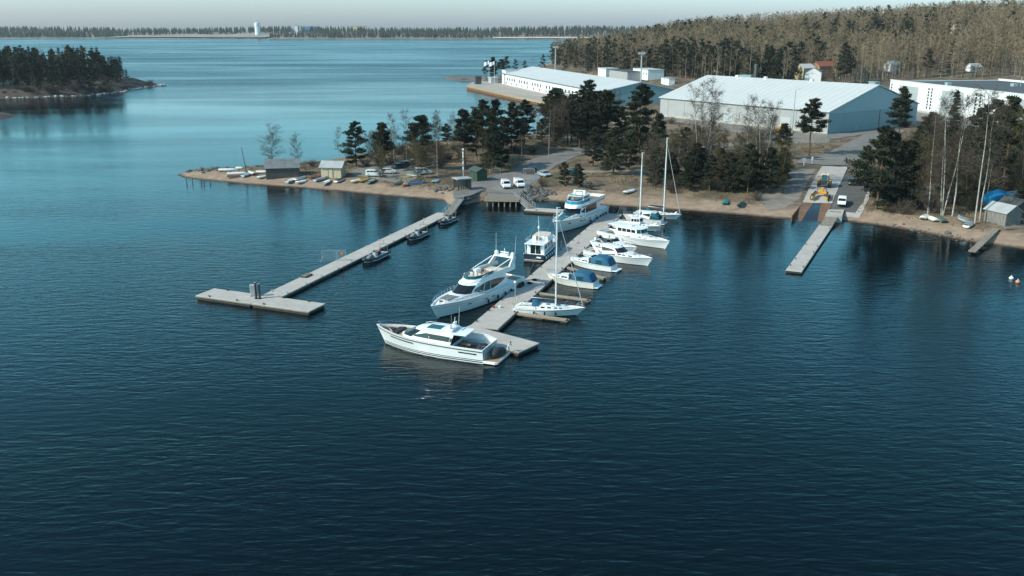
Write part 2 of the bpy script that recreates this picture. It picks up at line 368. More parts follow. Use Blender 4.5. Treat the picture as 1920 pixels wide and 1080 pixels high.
# ------------------------------------------------------------------ water
def water_material():
    m = bpy.data.materials.new('sea_water'); m.use_nodes = True
    n, l = m.node_tree.nodes, m.node_tree.links; b = n['Principled BSDF']
    b.inputs['Base Color'].default_value = (0.001, 0.005, 0.007, 1); b.inputs['IOR'].default_value = 1.26
    b.inputs['Specular IOR Level'].default_value = 0.5
    g = n.new('ShaderNodeNewGeometry')
    def noise(rot, sc, s, d, rough=.55, dist=0.0):
        mp = n.new('ShaderNodeMapping'); mp.inputs['Rotation'].default_value = (0, 0, R(rot)); mp.inputs['Scale'].default_value = sc
        t = n.new('ShaderNodeTexNoise'); t.inputs['Scale'].default_value = s; t.inputs['Detail'].default_value = d
        t.inputs['Roughness'].default_value = rough; t.inputs['Distortion'].default_value = dist
        l.new(g.outputs['Position'], mp.inputs[0]); l.new(mp.outputs[0], t.inputs['Vector']); return t.outputs[0]
    def mth(op, a, c):
        x = n.new('ShaderNodeMath'); x.operation = op
        for i, q in enumerate((a, c)):
            if isinstance(q, (int, float)): x.inputs[i].default_value = q
            else: l.new(q, x.inputs[i])
        return x.outputs[0]
    w1 = noise(13, (.30, 1, 1), .95, 3, .5, .5)      # wind ripples, crests nearly across the view
    w2 = noise(-12, (.4, 1, 1), 2.0, 2, .5)
    w3 = noise(5, (.6, 1, 1), 3.2, 2, .5)
    h = mth('ADD', mth('ADD', mth('MULTIPLY', w1, .36), mth('MULTIPLY', w2, .16)), mth('MULTIPLY', w3, .05))
    gust = noise(-8, (.25, 1.0, 1), .012, 4, .6)       # slicks and gusts
    mr = n.new('ShaderNodeMapRange'); mr.inputs[1].default_value = .40; mr.inputs[2].default_value = .62
    mr.inputs[3].default_value = .3; mr.inputs[4].default_value = 1.3; l.new(gust, mr.inputs[0])
    sp = n.new('ShaderNodeSeparateXYZ'); l.new(g.outputs['Position'], sp.inputs[0])
    def smr(a, b_, lo, hi):
        q = n.new('ShaderNodeMapRange'); q.interpolation_type = 'SMOOTHSTEP'; q.inputs[1].default_value, q.inputs[2].default_value = a, b_
        q.inputs[3].default_value, q.inputs[4].default_value = lo, hi; l.new(sp.outputs['Y'], q.inputs[0]); return q.outputs[0]
    expo = mth('ADD', smr(150, 280, 1.0, .6), smr(430, 800, 0, 2.0))      # sheltered bay, open water outside the points
    bp = n.new('ShaderNodeBump'); bp.inputs['Distance'].default_value = 0.42
    l.new(h, bp.inputs['Height']); l.new(mth('MULTIPLY', expo, mth('MULTIPLY', mr.outputs[0], .75)), bp.inputs['Strength'])
    l.new(bp.outputs[0], b.inputs['Normal'])
    rr = n.new('ShaderNodeMapRange'); rr.inputs[1].default_value = .40; rr.inputs[2].default_value = .65
    rr.inputs[3].default_value = .08; rr.inputs[4].default_value = .2; l.new(gust, rr.inputs[0]); l.new(mth('ADD', rr.outputs[0], smr(430, 800, 0, .12)), b.inputs['Roughness'])
    return m
WM = water_material()
tag(MB().add([(-9000, -600, 0), (9000, -600, 0), (9000, 9000, 0), (-9000, 9000, 0)], [(0, 1, 2, 3)]).build('water', WM), kind='structure')

# ------------------------------------------------------------------ roads, yards, ramp
def strip(name, pxs, width, m, dz=0.07, world=False, zfun=None):
    pts = [p if world else G(*p) for p in pxs]; out = []
    for a, b in zip(pts, pts[1:]):
        n = max(2, int((b-a).length/1.5))
        out += [a.lerp(b, i/n) for i in range(n)]
    out.append(pts[-1]); V = []; K = 5
    for i, p in enumerate(out):
        d = (out[min(i+1, len(out)-1)]-out[max(i-1, 0)]); d.z = 0; d.normalize(); nrm = Vector((-d.y, d.x, 0))
        wd = width(i/(len(out)-1)) if callable(width) else width
        for k in range(K):
            q = p + nrm*wd*(k/(K-1)-.5); V.append((q.x, q.y, (zfun(q.x, q.y) if zfun else tz(q.x, q.y))+dz))
    n = len(out); i = np.arange(n*K).reshape(n, K)
    f = np.stack([i[:-1, :-1], i[1:, :-1], i[1:, 1:], i[:-1, 1:]], -1).reshape(-1, 4)
    return tag(mesh_np(name, V, f, m, smooth=True), kind='structure')
def patch(name, pxs, m, dz=0.09, step=0.9):
    if name in ('sand_track', 'parking_area'): step = .45
    P = [G(*p) for p in pxs]; poly = np.array([(p.x, p.y) for p in P])
    x0, y0 = poly.min(0); x1, y1 = poly.max(0)
    X, Y = np.meshgrid(np.arange(x0-step, x1+step, step), np.arange(y0-step, y1+step, step))
    Z = terrain(X, Y)+dz; d = sdist(X, Y, poly); Z = np.where(d > -step*.6, Z, -50)
    ny, nx = X.shape; idx = np.arange(nx*ny).reshape(ny, nx)
    q = np.stack([idx[:-1, :-1], idx[:-1, 1:], idx[1:, 1:], idx[1:, :-1]], -1).reshape(-1, 4)
    q = q[Z.ravel()[q].min(1) > -40]
    return tag(mesh_np(name, np.stack([X.ravel(), Y.ravel(), Z.ravel()], -1), q, m, smooth=True), kind='structure')
strip('road', [(955,345),(985,327),(1020,305),(1050,293),(1090,282),(1140,268)], lambda t: 11-4*t, M['asphalt'], .10)
strip('gravel_track', [(1062,320),(1120,322),(1200,321),(1290,318),(1400,309),(1480,303)], 4.0, M['gravel'], .06)
strip('gravel_track', [(1220,288),(1270,283),(1330,276),(1400,268),(1480,262)], 7.0, M['gravel'], .06)
patch('yard', [(1240,224),(1360,246),(1490,270),(1556,268),(1560,250),(1400,236),(1300,215)], M['gravel'], .10)
patch('yard', [(1560,262),(1640,250),(1720,236),(1800,245),(1960,290),(1960,250),(1720,205),(1660,225),(1550,253)], M['asphalt'], .14)
strip('road', [(1500,300),(1560,305),(1600,285),(1640,262),(1668,243)], lambda t: 13-2*t, M['asphalt'], .18)
patch('parking_area', [(660,330),(760,345),(800,325),(790,305),(720,308),(660,318)], M['gravel'], .07)
patch('sand_track', [(1430,330),(1500,318),(1530,318),(1500,372),(1470,392),(1440,395),(1420,372)], M['gravel'], .05)
# ------------------------------------------------------------------ slipway on the right
def quad_sheet(name, c, m, dz, nx=8, ny=24, kind='structure', parent=None, zf=None):
    V = []
    for j in range(ny+1):
        for i in range(nx+1):
            a = c[0].lerp(c[1], i/nx); b = c[3].lerp(c[2], i/nx); p = a.lerp(b, j/ny)
            V.append((p.x, p.y, (zf(p.x, p.y) if zf else tz(p.x, p.y))+dz))
    i = np.arange((nx+1)*(ny+1)).reshape(ny+1, nx+1)
    f = np.stack([i[:-1, :-1], i[:-1, 1:], i[1:, 1:], i[1:, :-1]], -1).reshape(-1, 4)
    o = mesh_np(name, V, f, m, smooth=True, parent=parent)
    if kind: o['kind'] = kind
    return o
rc = [G(1505,381), G(1560,383), G(1590,314), G(1541,313)]
slabs = quad_sheet('slipway', rc, M['concrete'], .22)
for k in range(1, 7):   # cast joints of the slabs
    a, b = rc[0].lerp(rc[3], k/7), rc[1].lerp(rc[2], k/7)
    quad_sheet('slab_joint', [a, b, b.lerp(rc[2], .012), a.lerp(rc[3], .012)], M['gravel'], .232, 8, 1, kind=None, parent=slabs)
lo = [at(1478,425,0), at(1540,427,0), rc[1], rc[0]]
quad_sheet('slipway_apron', lo, mat('rusty_apron', (0.11, 0.062, 0.036), .8, c2=(0.20, 0.12, 0.075), scale=.5), .20)
quad_sheet('slipway_rails', [lo[0].lerp(lo[1], .22), lo[0].lerp(lo[1], .82), rc[0].lerp(rc[1], .62), rc[0].lerp(rc[1], .36)],
           mat('wet_ramp', (0.02, 0.022, 0.028), .25, var=.2), .235, 6, 16)
wl = MB()
p, q = G(1504,382), at(1484,415,0)
for k in range(7):
    a, b = p.lerp(q, k/7), p.lerp(q, (k+1)/7); c = (a+b)/2
    wl.box((c.x, c.y, .6-.06*k), ((b-a).length*.98, .14, 2.0), math.atan2((b-a).y, (b-a).x))
tag(wl.build('sheet_pile_wall', M['rust']), 'rusty sheet pile wall along the left edge of the slipway', 'retaining wall')
strip('slipway_lane', [(1606,330),(1600,350),(1588,375),(1572,396)], 7.0, M['asphaltd'], .10)
strip('slipway_verge', [(1634,332),(1622,360),(1606,390),(1596,408)], 3.2, M['concrete'], .07)

# ------------------------------------------------------------------ floating piers
def pier(name, label, A, B, width, top, nsec, parent=None, m=None, float_d=.55, group=None, cleats=True):
    """A, B centre line ends; sections butt with small gaps"""
    d = B-A; L = d.length; rz = math.atan2(d.y, d.x)
    r = empty(name, (A.x, A.y, 0), rz, label, 'pier', group); sl_ = L/nsec
    sec = fl = None
    for k in range(nsec):
        if sec is None:
            sec = MB().box((0, 0, top-.09), (sl_-.06, width, .18)).build('deck_section', m or M['deck'], r, bevel=.02)
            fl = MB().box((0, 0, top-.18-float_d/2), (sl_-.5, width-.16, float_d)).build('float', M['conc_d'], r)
            ed = MB()
            for s in (-1, 1): ed.box((0, s*(width/2+.03), top-.17), (sl_-.06, .06, .16))
            ed = ed.build('timber_fender', M['wood'], r)
            trio = (sec, fl, ed); tgt = trio
        else:
            tgt = [o.copy() for o in trio]
            for o in tgt: col.objects.link(o); o.parent = r
        for o in tgt: o.location.x = sl_*(k+.5)
    if cleats:
        c0 = None; rr = random.Random(hash(label) % 999 if False else len(label))
        n = max(2, int(L/5))
        for k in range(n):
            for s in (-1, 1):
                if rr.random() < .25: continue
                if c0 is None:
                    c0 = MB().box((0, 0, .03), (.3, .16, .06)).box((0, 0, .12), (.09, .09, .14)).box((0, 0, .2), (.46, .09, .07)).build('cleat', M['alu'] if rr.random() < .1 else M['black'], r)
                    c = c0
                else: c = c0.copy(); col.objects.link(c); c.parent = r
                c.location = (L*(k+.5)/n+rr.uniform(-.4, .4), s*(width/2-.22), top)
    return r
ct = .62
cpA, cpB = (at(880,612,ct)+at(934,616,ct))/2, (at(1129,402,ct)+at(1166,404,ct))/2
PD = (cpB-cpA).normalized(); PN = Vector((PD.y, -PD.x, 0))          # along the middle pier, and to its right
CW = 4.1
pier('floating_pier', 'long grey middle pier with motor boats moored on both sides', cpA, cpB+PD*1.5, CW, ct, 6)
tA, tB = at(868,618,ct), at(988,650,ct)
tdir = (tB-tA).normalized(); tn = Vector((-tdir.y, tdir.x, 0))
pier('floating_pier', 'short pier head behind the dark-hulled-stripe white motor yacht'.replace('dark-hulled-stripe ', ''), cpA-PD*2.6+tdir*(-3.0), cpA-PD*2.6+tdir*8.8, 4.4, ct-.01, 1)
lpA, lpB = at(986,391,ct), at(1163,402,ct)
lw = 3.2
pier('floating_pier', 'narrow pier along the beach joining the wooden quay to the middle pier', lpA, cpB+PN*(-CW/2-.1)+Vector((0, 1.0, 0)), lw, ct+.004, 2)
# left pier
lt = .55
l0, l1 = (at(497,549,lt)+at(541,552,lt))/2, (at(822,398,lt)+at(845,400,lt))/2
_d = (l1-l0).normalized(); l0 = l0-_d*2.1
pier('floating_pier', 'long grey left pier with three dark inflatable boats', l0, l1, 3.3, lt, 7)
h0, h1 = (at(372,555,lt)+at(396,540.5,lt))/2, (at(606,571,lt)+at(585,583.5,lt))/2
pier('floating_pier', 'crossing pier head of the left pier with a power cabinet', h0, h1, 4.2, lt+.05, 2)
# right pier at the slipway
r0, r1 = (at(1473,506,.5)+at(1504,509,.5))/2, (at(1536,421,.5)+at(1562,423,.5))/2
pier('floating_pier', 'lone narrow pier beside the slipway on the right', r0, r1, 2.6, .5, 4)
for o in []: pass
# finger piers on the right side of the middle pier
def on_pier(x, y): # station along the middle pier for a photo point
    p = at(x, y, .5); return (p-cpA).dot(PD)
fg = [((940,583),(1066,600)), ((985,546),(1106,563)), ((1040,498),(1135,522)), ((1098,462),(1180,474)), ((1128,432),(1215,436)), ((1150,410),(1200,416))]
fl_lab = ['pale wooden finger pier in front of the nearest sailing boat', 'wooden finger pier between the nearest sailing boat and a blue-canopied boat',
  'wooden finger pier between the two boats with blue canopies', 'wooden finger pier beside the dark-covered small boat', 'wooden finger pier left of the long pilothouse boat', 'wooden finger pier nearest the beach by the middle pier']
for (a, b), lb in zip(fg, fl_lab):
    s = on_pier(*a); A = cpA+PD*s+PN*(CW/2+.05); A.z = 0; B = at(*b, .4); B.z = 0
    r = empty('finger_pier', (A.x, A.y, 0), math.atan2((B-A).y, (B-A).x), lb, 'pier', 'finger piers of the middle pier'); L = (B-A).length
    pl0 = None; n = int(L/.5)
    for k in range(n):
        if pl0 is None: pl0 = MB().box((0, 0, .42), (.46, .9, .05)).build('plank', M['woodl'], r); p_ = pl0
        else: p_ = pl0.copy(); col.objects.link(p_); p_.parent = r
        p_.location.x = .25+k*.5; p_.location.z = random.Random(k).uniform(-.008, .008)
    fr = MB()
    for sd in (-1, 1): fr.box((L/2, sd*.4, .31), (L, .1, .16))
    fr.build('beam', M['wood'], r)
    for k in (0.45, .92): MB().box((L*k, 0, .02), (1.0, .8, .44)).build('float', M['conc_d'], r)

def gangway(name, label, A, B, wd, rails=True):
    d = B-A; L = d.length; r = empty(name, A, math.atan2(d.y, d.x), label, 'gangway')
    h = d.z; run = math.hypot(d.x, d.y); sl_ = math.atan2(h, run); n = int(L/.55); p0 = None
    for k in range(n):
        t = (k+.5)/n
        if p0 is None: p0 = MB().box((0, 0, 0), (L/n-.03, wd, .06), 0, -sl_).build('plank', M['wood'], r); q = p0
        else: q = p0.copy(); col.objects.link(q); q.parent = r
        q.location = (run*t, 0, h*t)
    for s in (-1, 1):
        m = MB().tube((0, s*(wd/2-.04), -.12), (run, s*(wd/2-.04), h-.12), .09, n=4)
        if rails:
            y = s*(wd/2-.02)
            m.tube((0, y, 1.0), (run, y, h+1.0), .04); m.tube((0, y, .5), (run, y, h+.5), .025)
            for k in range(6): m.tube((run*k/5, y, h*k/5-.1), (run*k/5, y, h*k/5+1.0), .035)
        m.build('railing' if rails else 'beam', M['alu'], r)
    return r
qz = 1.75
gangway('gangway', 'sloping railed gangway from the stone quay to the left pier', at(838,404,.62), at(862,373,1.75), 1.8)
gangway('gangway', 'sloping gangway from the wooden quay deck to the beach pier', at(996,390,.75), at(972,369,1.6), 1.9)
gangway('gangway', 'wooden gangway from the slipway lane to the lone right pier', at(1549,423,.58), at(1566,396,1.5), 2.4, False)
tag(MB().prism([tuple(at(*p, 1.3))[:2] for p in [(1553,394),(1583,394),(1579,406),(1547,405)]], -.4, 1.45).build('landing', M['concrete']), 'small concrete landing at the foot of the slipway lane', 'landing')

# cabinet with twin posts, bench crate, fence frame on the left pier
c = at(476,556,lt+.05); r = empty('power_cabinet', (c.x, c.y, lt+.05), .2, 'grey steel cabinet standing behind two posts on the left pier head', 'cabinet')
MB().box((0, .25, .95), (1.0, .6, 1.7)).build('cabinet_body', M['gelgrey'], r, bevel=.03)
MB().box((0, -.07, .95), (.86, .03, 1.5)).build('cabinet_door', M['alu'], r)
MB().box((0, .25, .05), (1.1, .7, .1)).build('plinth', M['concrete'], r)
c = at(482,560,lt+.05)
for k, (dx, lb) in enumerate(((-.12, 'left of two dark guide posts through the left pier head'), (.42, 'right of two dark guide posts through the left pier head'))):
    r = empty('guide_post', (c.x+dx, c.y, 0), 0, lb, 'post', 'guide posts of the left pier head')
    MB().tube((0, 0, -2), (0, 0, 3.1-.2*k), .16, n=10).build('post', M['dark'], r); MB().tube((0, 0, .62), (0, 0, .72), .28, n=10).build('collar', M['black'], r)
    MB().sphere((0, 0, 3.1-.2*k), .16, 8, 3, (1, 1, .5)).build('cap', M['gelgrey'], r)
c = at(565,517,lt); c = l0+_d*((c-l0).dot(_d))+Vector((-_d.y, _d.x, 0))*.95; r = empty('crate', (c.x, c.y, lt), math.atan2(PD.y, PD.x), 'low dark slatted crate on the left pier', 'crate')
MB().box((0, 0, .12), (2.0, 1.0, .22)).build('crate_body', M['dark'], r)
for k in range(5): MB().box((0, -.4+.2*k, .25), (2.0, .15, .05)).build('slat', M['wood'], r)
c = at(632,489,lt); c = l0+_d*((c-l0).dot(_d))+Vector((-_d.y, _d.x, 0))*1.3; r = empty('mesh_gate', (c.x, c.y, lt), 0, 'thin wire gate frame reaching past the left pier edge', 'gate')
g1 = MB()
for x0, x1 in ((-2.6, .0), (.2, 1.6)):
    g1.path([(x0, 0, .0), (x0, 0, 1.9), (x1, 0, 1.9), (x1, 0, 0)], .03)
g1.path([(-2.9, 0, -.2), (-2.3, 0, .9)], .05).build('frame', M['alu'], r)
g2 = MB()
for x0, x1 in ((-2.6, .0), (.2, 1.6)):
    k = x0
    while k < x1: g2.tube((k, 0, .1), (k, 0, 1.9), .006, n=3); k += .16
    for zz in np.arange(.2, 1.9, .25): g2.tube((x0, 0, zz), (x1, 0, zz), .006, n=3)
g2.build('wire_mesh', M['alu'], r)
MB().box((.9, -.03, 1.35), (.5, .02, .45)).build('notice', M['orange'], r)

# ------------------------------------------------------------------ stone quay and wooden deck
Q = [at(*p, 1.7) for p in [(855,373),(884,366),(912,354),(914,362),(975,364),(990,352),(985,338),(930,338),(866,352),(850,362)]]
tag(MB().prism([(p.x, p.y) for p in Q], -1.5, 1.68).build('stone_quay', M['rock']), kind='structure')
tag(MB().prism([(p.x, p.y) for p in [at(*q, 1.7) for q in [(857,371.5),(884,365),(911,354),(914,360.5),(974,362.5),(988,352),(1010,322),(945,324),(880,344),(852,362)]]], 1.6, 1.72).build('quay_paving', M['asphalt']), kind='structure')
rr = random.Random(9); edge = [Q[0], Q[1], Q[2], Q[3]]
tg = empty('quay_wall', (edge[0].x, edge[0].y, 0), 0, 'rough grey stone face of the quay beside the left gangway', 'quay wall'); st_meshes = []
for k in range(5):
    b = MB().sphere((0, 0, 0), .55, 7, 4, (1.0, .8, .62)); b.v = [(x*rr.uniform(.8, 1.2), y*rr.uniform(.8, 1.2), z*rr.uniform(.8, 1.2)) for x, y, z in b.v]
    o = b.build('stone', M['rock'], tg); st_meshes.append(o.data)
    bpy.data.objects.remove(o)
for a, b in zip(edge, edge[1:]):
    n = max(2, int((b-a).length/.85))
    for i in range(n):
        for z in (-.2, .45, 1.1):
            p = a.lerp(b, (i+.5)/n) - edge[0]; o = bpy.data.objects.new('stone', rr.choice(st_meshes)); col.objects.link(o); o.parent = tg
            o.location = (p.x+rr.uniform(-.1, .1), p.y-.1+rr.uniform(-.1, .1), z+rr.uniform(-.1, .1)); o.rotation_euler = (0, 0, rr.uniform(0, 6))
D = [at(*p, 1.65) for p in [(908,374.5),(973,375.5),(981,364),(914,362.5)]]
r = empty('wooden_quay', (D[0].x, D[0].y, 0), math.atan2((D[1]-D[0]).y, (D[1]-D[0]).x), 'grey wooden quay deck on dark piles below the parked vans', 'quay deck')
L = (D[1]-D[0]).length; dep = (D[3]-D[0]).length; p0 = None; n = int(L/.4)
for k in range(n):
    if p0 is None: p0 = MB().box((0, dep/2, 1.62), (.37, dep, .08)).build('plank', M['wood'], r); o = p0
    else: o = p0.copy(); col.objects.link(o); o.parent = r
    o.location.x = (k+.5)*L/n; o.location.z = rr.uniform(-.012, .012)
MB().box((L/2, .1, 1.42), (L, .22, .3)).build('beam', M['woodl'], r)
for k in range(6):
    for y in (.35, dep-.6): MB().tube(((k+.5)*L/6, y, -2), ((k+.5)*L/6, y, 1.5), .17, n=8).build('pile', M['wood'] if y < 1 else M['woodd'], r)

# riprap beside the wooden deck and at other spots: loose rock nobody could count
def rocks(name, label, pxs, n, smin, smax, seed, z=None, cat='rocks'):
    rg = random.Random(seed); b = MB(); P = [G(*p) for p in pxs]
    for k in range(n):
        i = rg.randrange(len(P)-1) if len(P) > 1 else 0; p = P[i].lerp(P[(i+1) % len(P)], rg.random()); s = rg.uniform(smin, smax)*(1.6 if rg.random() < .12 else 1)
        p = p+Vector((rg.gauss(0, 1.0), rg.gauss(0, 1.0), 0)); zz = tz(p.x, p.y)+s*.25
        k0 = len(b.v); b.sphere((0, 0, 0), s, 6, 4, (1, rg.uniform(.6, 1), rg.uniform(.45, .8)))
        a = rg.uniform(0, 6.28); ca, sa = math.cos(a), math.sin(a)
        for q in range(k0, len(b.v)):
            x, y, z_ = b.v[q]; x *= rg.uniform(.85, 1.15); y *= rg.uniform(.85, 1.15)
            b.v[q] = (p.x+x*ca-y*sa, p.y+x*sa+y*ca, zz+z_*rg.uniform(.85, 1.15))
    return tag(b.build(name, M['rock']), label, cat, kind='stuff')
rocks('riprap', 'heap of loose grey rocks between the wooden quay and the beach', [(988,360),(1000,370),(1015,372),(1025,362),(1005,355)], 240, .22, .55, 3)
rocks('shore_stones', 'dark stones along the back edge of the sand spit tip', [(345,323),(365,321),(385,319),(400,317),(418,317)], 60, .3, .7, 5)
rocks('shore_stones', 'scattered stones at the sand edge beside the stone quay', [(812,352),(830,356),(845,358)], 26, .3, .6, 6)
rocks('shore_stones', 'small rocks along the right-hand beach below the trees', [(1660,420),(1700,427),(1760,440),(1820,452)], 45, .15, .4, 8)

# ------------------------------------------------------------------ buildings
def wpt(p, z): return at(p[0], p[1], z)
# big white storage hall
zb = 3.0
A, Dk, Bk = wpt((1551,252), zb), wpt((1237,218), zb), wpt((1708,232), zb)
ux = (Dk-A); LH = ux.length; ux.normalize(); WH = (Bk-A).length
uy = Vector((ux.y, -ux.x, 0))
if uy.dot(Bk-A) < 0: uy = -uy
WH = abs((Bk-A).dot(uy)); rz = math.atan2(ux.y, ux.x)
r = empty('storage_hall', A, rz, 'huge white gable-roofed storage hall with blue-grey end wall', 'hall')
s = 1 if (Matrix.Rotation(rz, 3, 'Z') @ Vector((0, 1, 0))).dot(uy) > 0 else -1
HE, HR = 7.8, 15.8
MB().box((LH/2, .15*s, HE/2), (LH, .3, HE)).build('long_wall', M['greyw'], r)
MB().box((LH/2, s*(WH-.15), HE/2), (LH, .3, HE)).build('long_wall', M['greyw'], r)
for xx, nm in ((.15, 'gable_wall'), (LH-.15, 'gable_wall')):
    g = MB(); pr = [(.3, 0), (.3, HE), (WH/2, HR), (WH-.3, HE), (WH-.3, 0)]
    n = len(pr); vs_ = [(xx-.12, s*y, z) for y, z in pr]+[(xx+.12, s*y, z) for y, z in pr]
    g.add(vs_, [tuple(range(n)), tuple(range(2*n-1, n-1, -1))]+[(i, (i+1) % n, n+(i+1) % n, n+i) for i in range(n)])
    gw = g.build(nm, M['tealw'], r)
MB().box((-.03, s*WH/2, HE*.46), (.06, WH-.8, HE*.9)).build('lower_cladding', M['tealw2'], r)
MB().box((-.10, s*WH*.55, HE*.45), (.1, .35, HE*.9)).build('downpipe', M['glasst'], r)
MB().box((-.10, s*WH*.30, 1.05), (.08, 1.1, 2.1)).build('door', M['tealw'], r)
rf = None
for sd in (0, 1):
    y0, y1 = (-.6*s, s*WH/2) if sd == 0 else (s*(WH+.6), s*WH/2)
    z0 = HE+.05-.12; z1 = HR+.15
    b = MB(); X0, X1 = -.5, LH+.5
    b.add([(X0, y0, z0), (X1, y0, z0), (X1, y1, z1), (X0, y1, z1), (X0, y0, z0+.25), (X1, y0, z0+.25), (X1, y1, z1+.25), (X0, y1, z1+.25)],
          [(0, 1, 2, 3), (7, 6, 5, 4), (0, 4, 5, 1), (1, 5, 6, 2), (3, 2, 6, 7), (0, 3, 7, 4)])
    rf = b.build('roof', M['roofw'], r)
    k = 0
    sm = None
    while sd == 0 and k < 26:      # standing seams of the roof sheets
        xx = (k+.5)*LH/26
        if sm is None:
            sm = MB().add([(-.04, y0, z0+.25), (.04, y0, z0+.25), (.04, y1, z1+.25), (-.04, y1, z1+.25), (-.04, y0, z0+.29), (.04, y0, z0+.29), (.04, y1, z1+.29), (-.04, y1, z1+.29)],
               [(0, 1, 2, 3), (7, 6, 5, 4), (0, 4, 5, 1), (1, 5, 6, 2), (3, 2, 6, 7), (0, 3, 7, 4)]).build('roof_seam', M['roofw'], rf); o = sm
        else: o = sm.copy(); col.objects.link(o); o.parent = rf
        o.location.x = xx; k += 1
MB().box((LH/2, -.62*s, HE+.02), (LH+1, .18, .22)).build('gutter', M['gelgrey'], r)
MB().box((LH/2, -.03*s, .5), (LH-.2, .06, 1.0)).build('plinth', M['concrete'], r)
for k in (.22, .55): MB().box((LH*k, -.05*s, 2.3), (4.4, .1, 4.6)).build('door', M['gelgrey'], r)
for k in range(9): MB().box((LH*(k+.5)/9, -.08*s, HE*.5), (.14, .12, HE)).build('downpipe', M['gelgrey'], r)
for k in (.35, .62, .8): MB().box((LH*k, s*WH/2, HR+.6), (1.2, 1.2, .9)).build('roof_vent', M['white'], r)
# blue-grey unit with dark chimney behind the hall roof
c = at(1410,150,4)
c = at(1400,166,3.5); r = empty('boiler_container', (c.x, c.y, tz(c.x, c.y)), rz, 'blue-grey boiler container with dark chimney behind the big hall', 'container')
MB().box((0, 0, 4.2), (9, 5, 8.4)).build('container_body', M['tealw2'], r); MB().box((-6.0, 0, 7.5), (1.6, 1.6, 15)).build('chimney', M['roofd'], r)

# long white building on the far quay
zb = 2.3
A2, B2 = wpt((945,158), zb), wpt((1128,200), zb)
ux2 = (B2-A2).normalized(); L2 = (B2-A2).length*1.0; rz2 = math.atan2(ux2.y, ux2.x)
r = empty('quay_building', A2, rz2, 'long low white building with rows of windows on the far quay', 'building')
W2, E2, R2 = 40.0, 7.0, 11.0
MB().box((L2/2, .2, E2/2), (L2, .4, E2)).build('front_wall', M['whitew'], r)
MB().box((L2/2, W2-.2, E2/2), (L2, .4, E2)).build('back_wall', M['whitew'], r)
for xx in (.2, L2-.2):
    g = MB(); pr = [(.4, 0), (.4, E2), (W2/2, R2), (W2-.4, E2), (W2-.4, 0)]; n = 5
    g.add([(xx-.18, y, z) for y, z in pr]+[(xx+.18, y, z) for y, z in pr], [tuple(range(n)), tuple(range(2*n-1, n-1, -1))]+[(i, (i+1) % n, n+(i+1) % n, n+i) for i in range(n)])
    g.build('gable_wall', M['tealw2'] if xx > 1 else M['whitew'], r)
for y0, y1 in ((-.6, W2/2), (W2+.6, W2/2)):
    z0, z1 = E2-.1, R2+.12
    MB().add([(-.4, y0, z0), (L2+.4, y0, z0), (L2+.4, y1, z1), (-.4, y1, z1), (-.4, y0, z0+.3), (L2+.4, y0, z0+.3), (L2+.4, y1, z1+.3), (-.4, y1, z1+.3)],
       [(0, 1, 2, 3), (7, 6, 5, 4), (0, 4, 5, 1), (1, 5, 6, 2), (3, 2, 6, 7), (0, 3, 7, 4)]).build('roof', M['roofw'], r)
MB().box((L2/2, -.62, E2), (L2+.6, .16, .3)).build('gutter', M['roofd'], r)
win = None
for k in range(30):
    x = 9+k*(L2-12)/30
    if k % 5 == 4: continue
    if win is None:
        win = MB().box((0, -.03, 3.9), (2.6, .06, 2.2)).build('window', M['white'], r)
        for q in (-.62, .62): MB().box((q, -.07, 3.9), (1.05, .04, 1.8)).build('pane', M['glass'], win)
        o = win
    else:
        o = win.copy(); col.objects.link(o); o.parent = r
        for ch in win.children: c2 = ch.copy(); col.objects.link(c2); c2.parent = o
    o.location.x = x
MB().box((-.6, 8, 4.6), (9, 16, 9.2)).build('end_block', M['whitew'], r); MB().box((-.6, 8, 9.3), (9.4, 16.4, .3)).build('end_roof', M['roofg'], r)
for k in range(3): MB().box((-3.2+2.6*k, -.03, 7.0), (1.5, .06, 1.2)).build('window', M['glass'], r)
MB().box((2.5, -.03, 1.5), (1.6, .06, 3)).build('door', M['roofg'], r)
for k in range(14): MB().box((6+k*(L2-8)/14, -.03, 1.4), (1.5, .06, 1.6)).build('window', M['glass'], r)

# long white works building with tall doors on the right
zb = 3.0
A3, B3 = wpt((1664,201), zb), wpt((1922,244), zb)
ux3 = (B3-A3).normalized(); L3 = (B3-A3).length*1.4; rz3 = math.atan2(ux3.y, ux3.x)
r = empty('works_building', A3, rz3, 'white works building with tall grey doors and slit windows on the right', 'building')
H3, W3 = 12.6, 55
MB().box((L3/2, .3, H3/2), (L3, .6, H3)).build('front_wall', M['whitew'], r)
MB().box((.3, W3/2, H3/2-.2), (.58, W3-1.3, H3-.4)).build('end_wall', M['whitew'], r)
MB().box((L3/2, W3-.3, H3/2), (L3, .6, H3)).build('back_wall', M['whitew'], r)
MB().box((L3/2, W3/2, H3-.9), (L3-.4, W3-.7, .5)).build('roof', M['roofd'], r)
MB().box((L3/2, .2, H3+.1), (L3+.1, .8, .22)).build('parapet', M['white'], r)
MB().box((L3/2, W3-.2, H3+.1), (L3+.1, .8, .22)).build('parapet', M['white'], r)
MB().box((L3/2, -.02, .5), (L3, .06, 1.0)).build('plinth', M['concrete'], r)
def x3(px, py): p = at(px, py, zb); return (p-A3).dot(ux3)
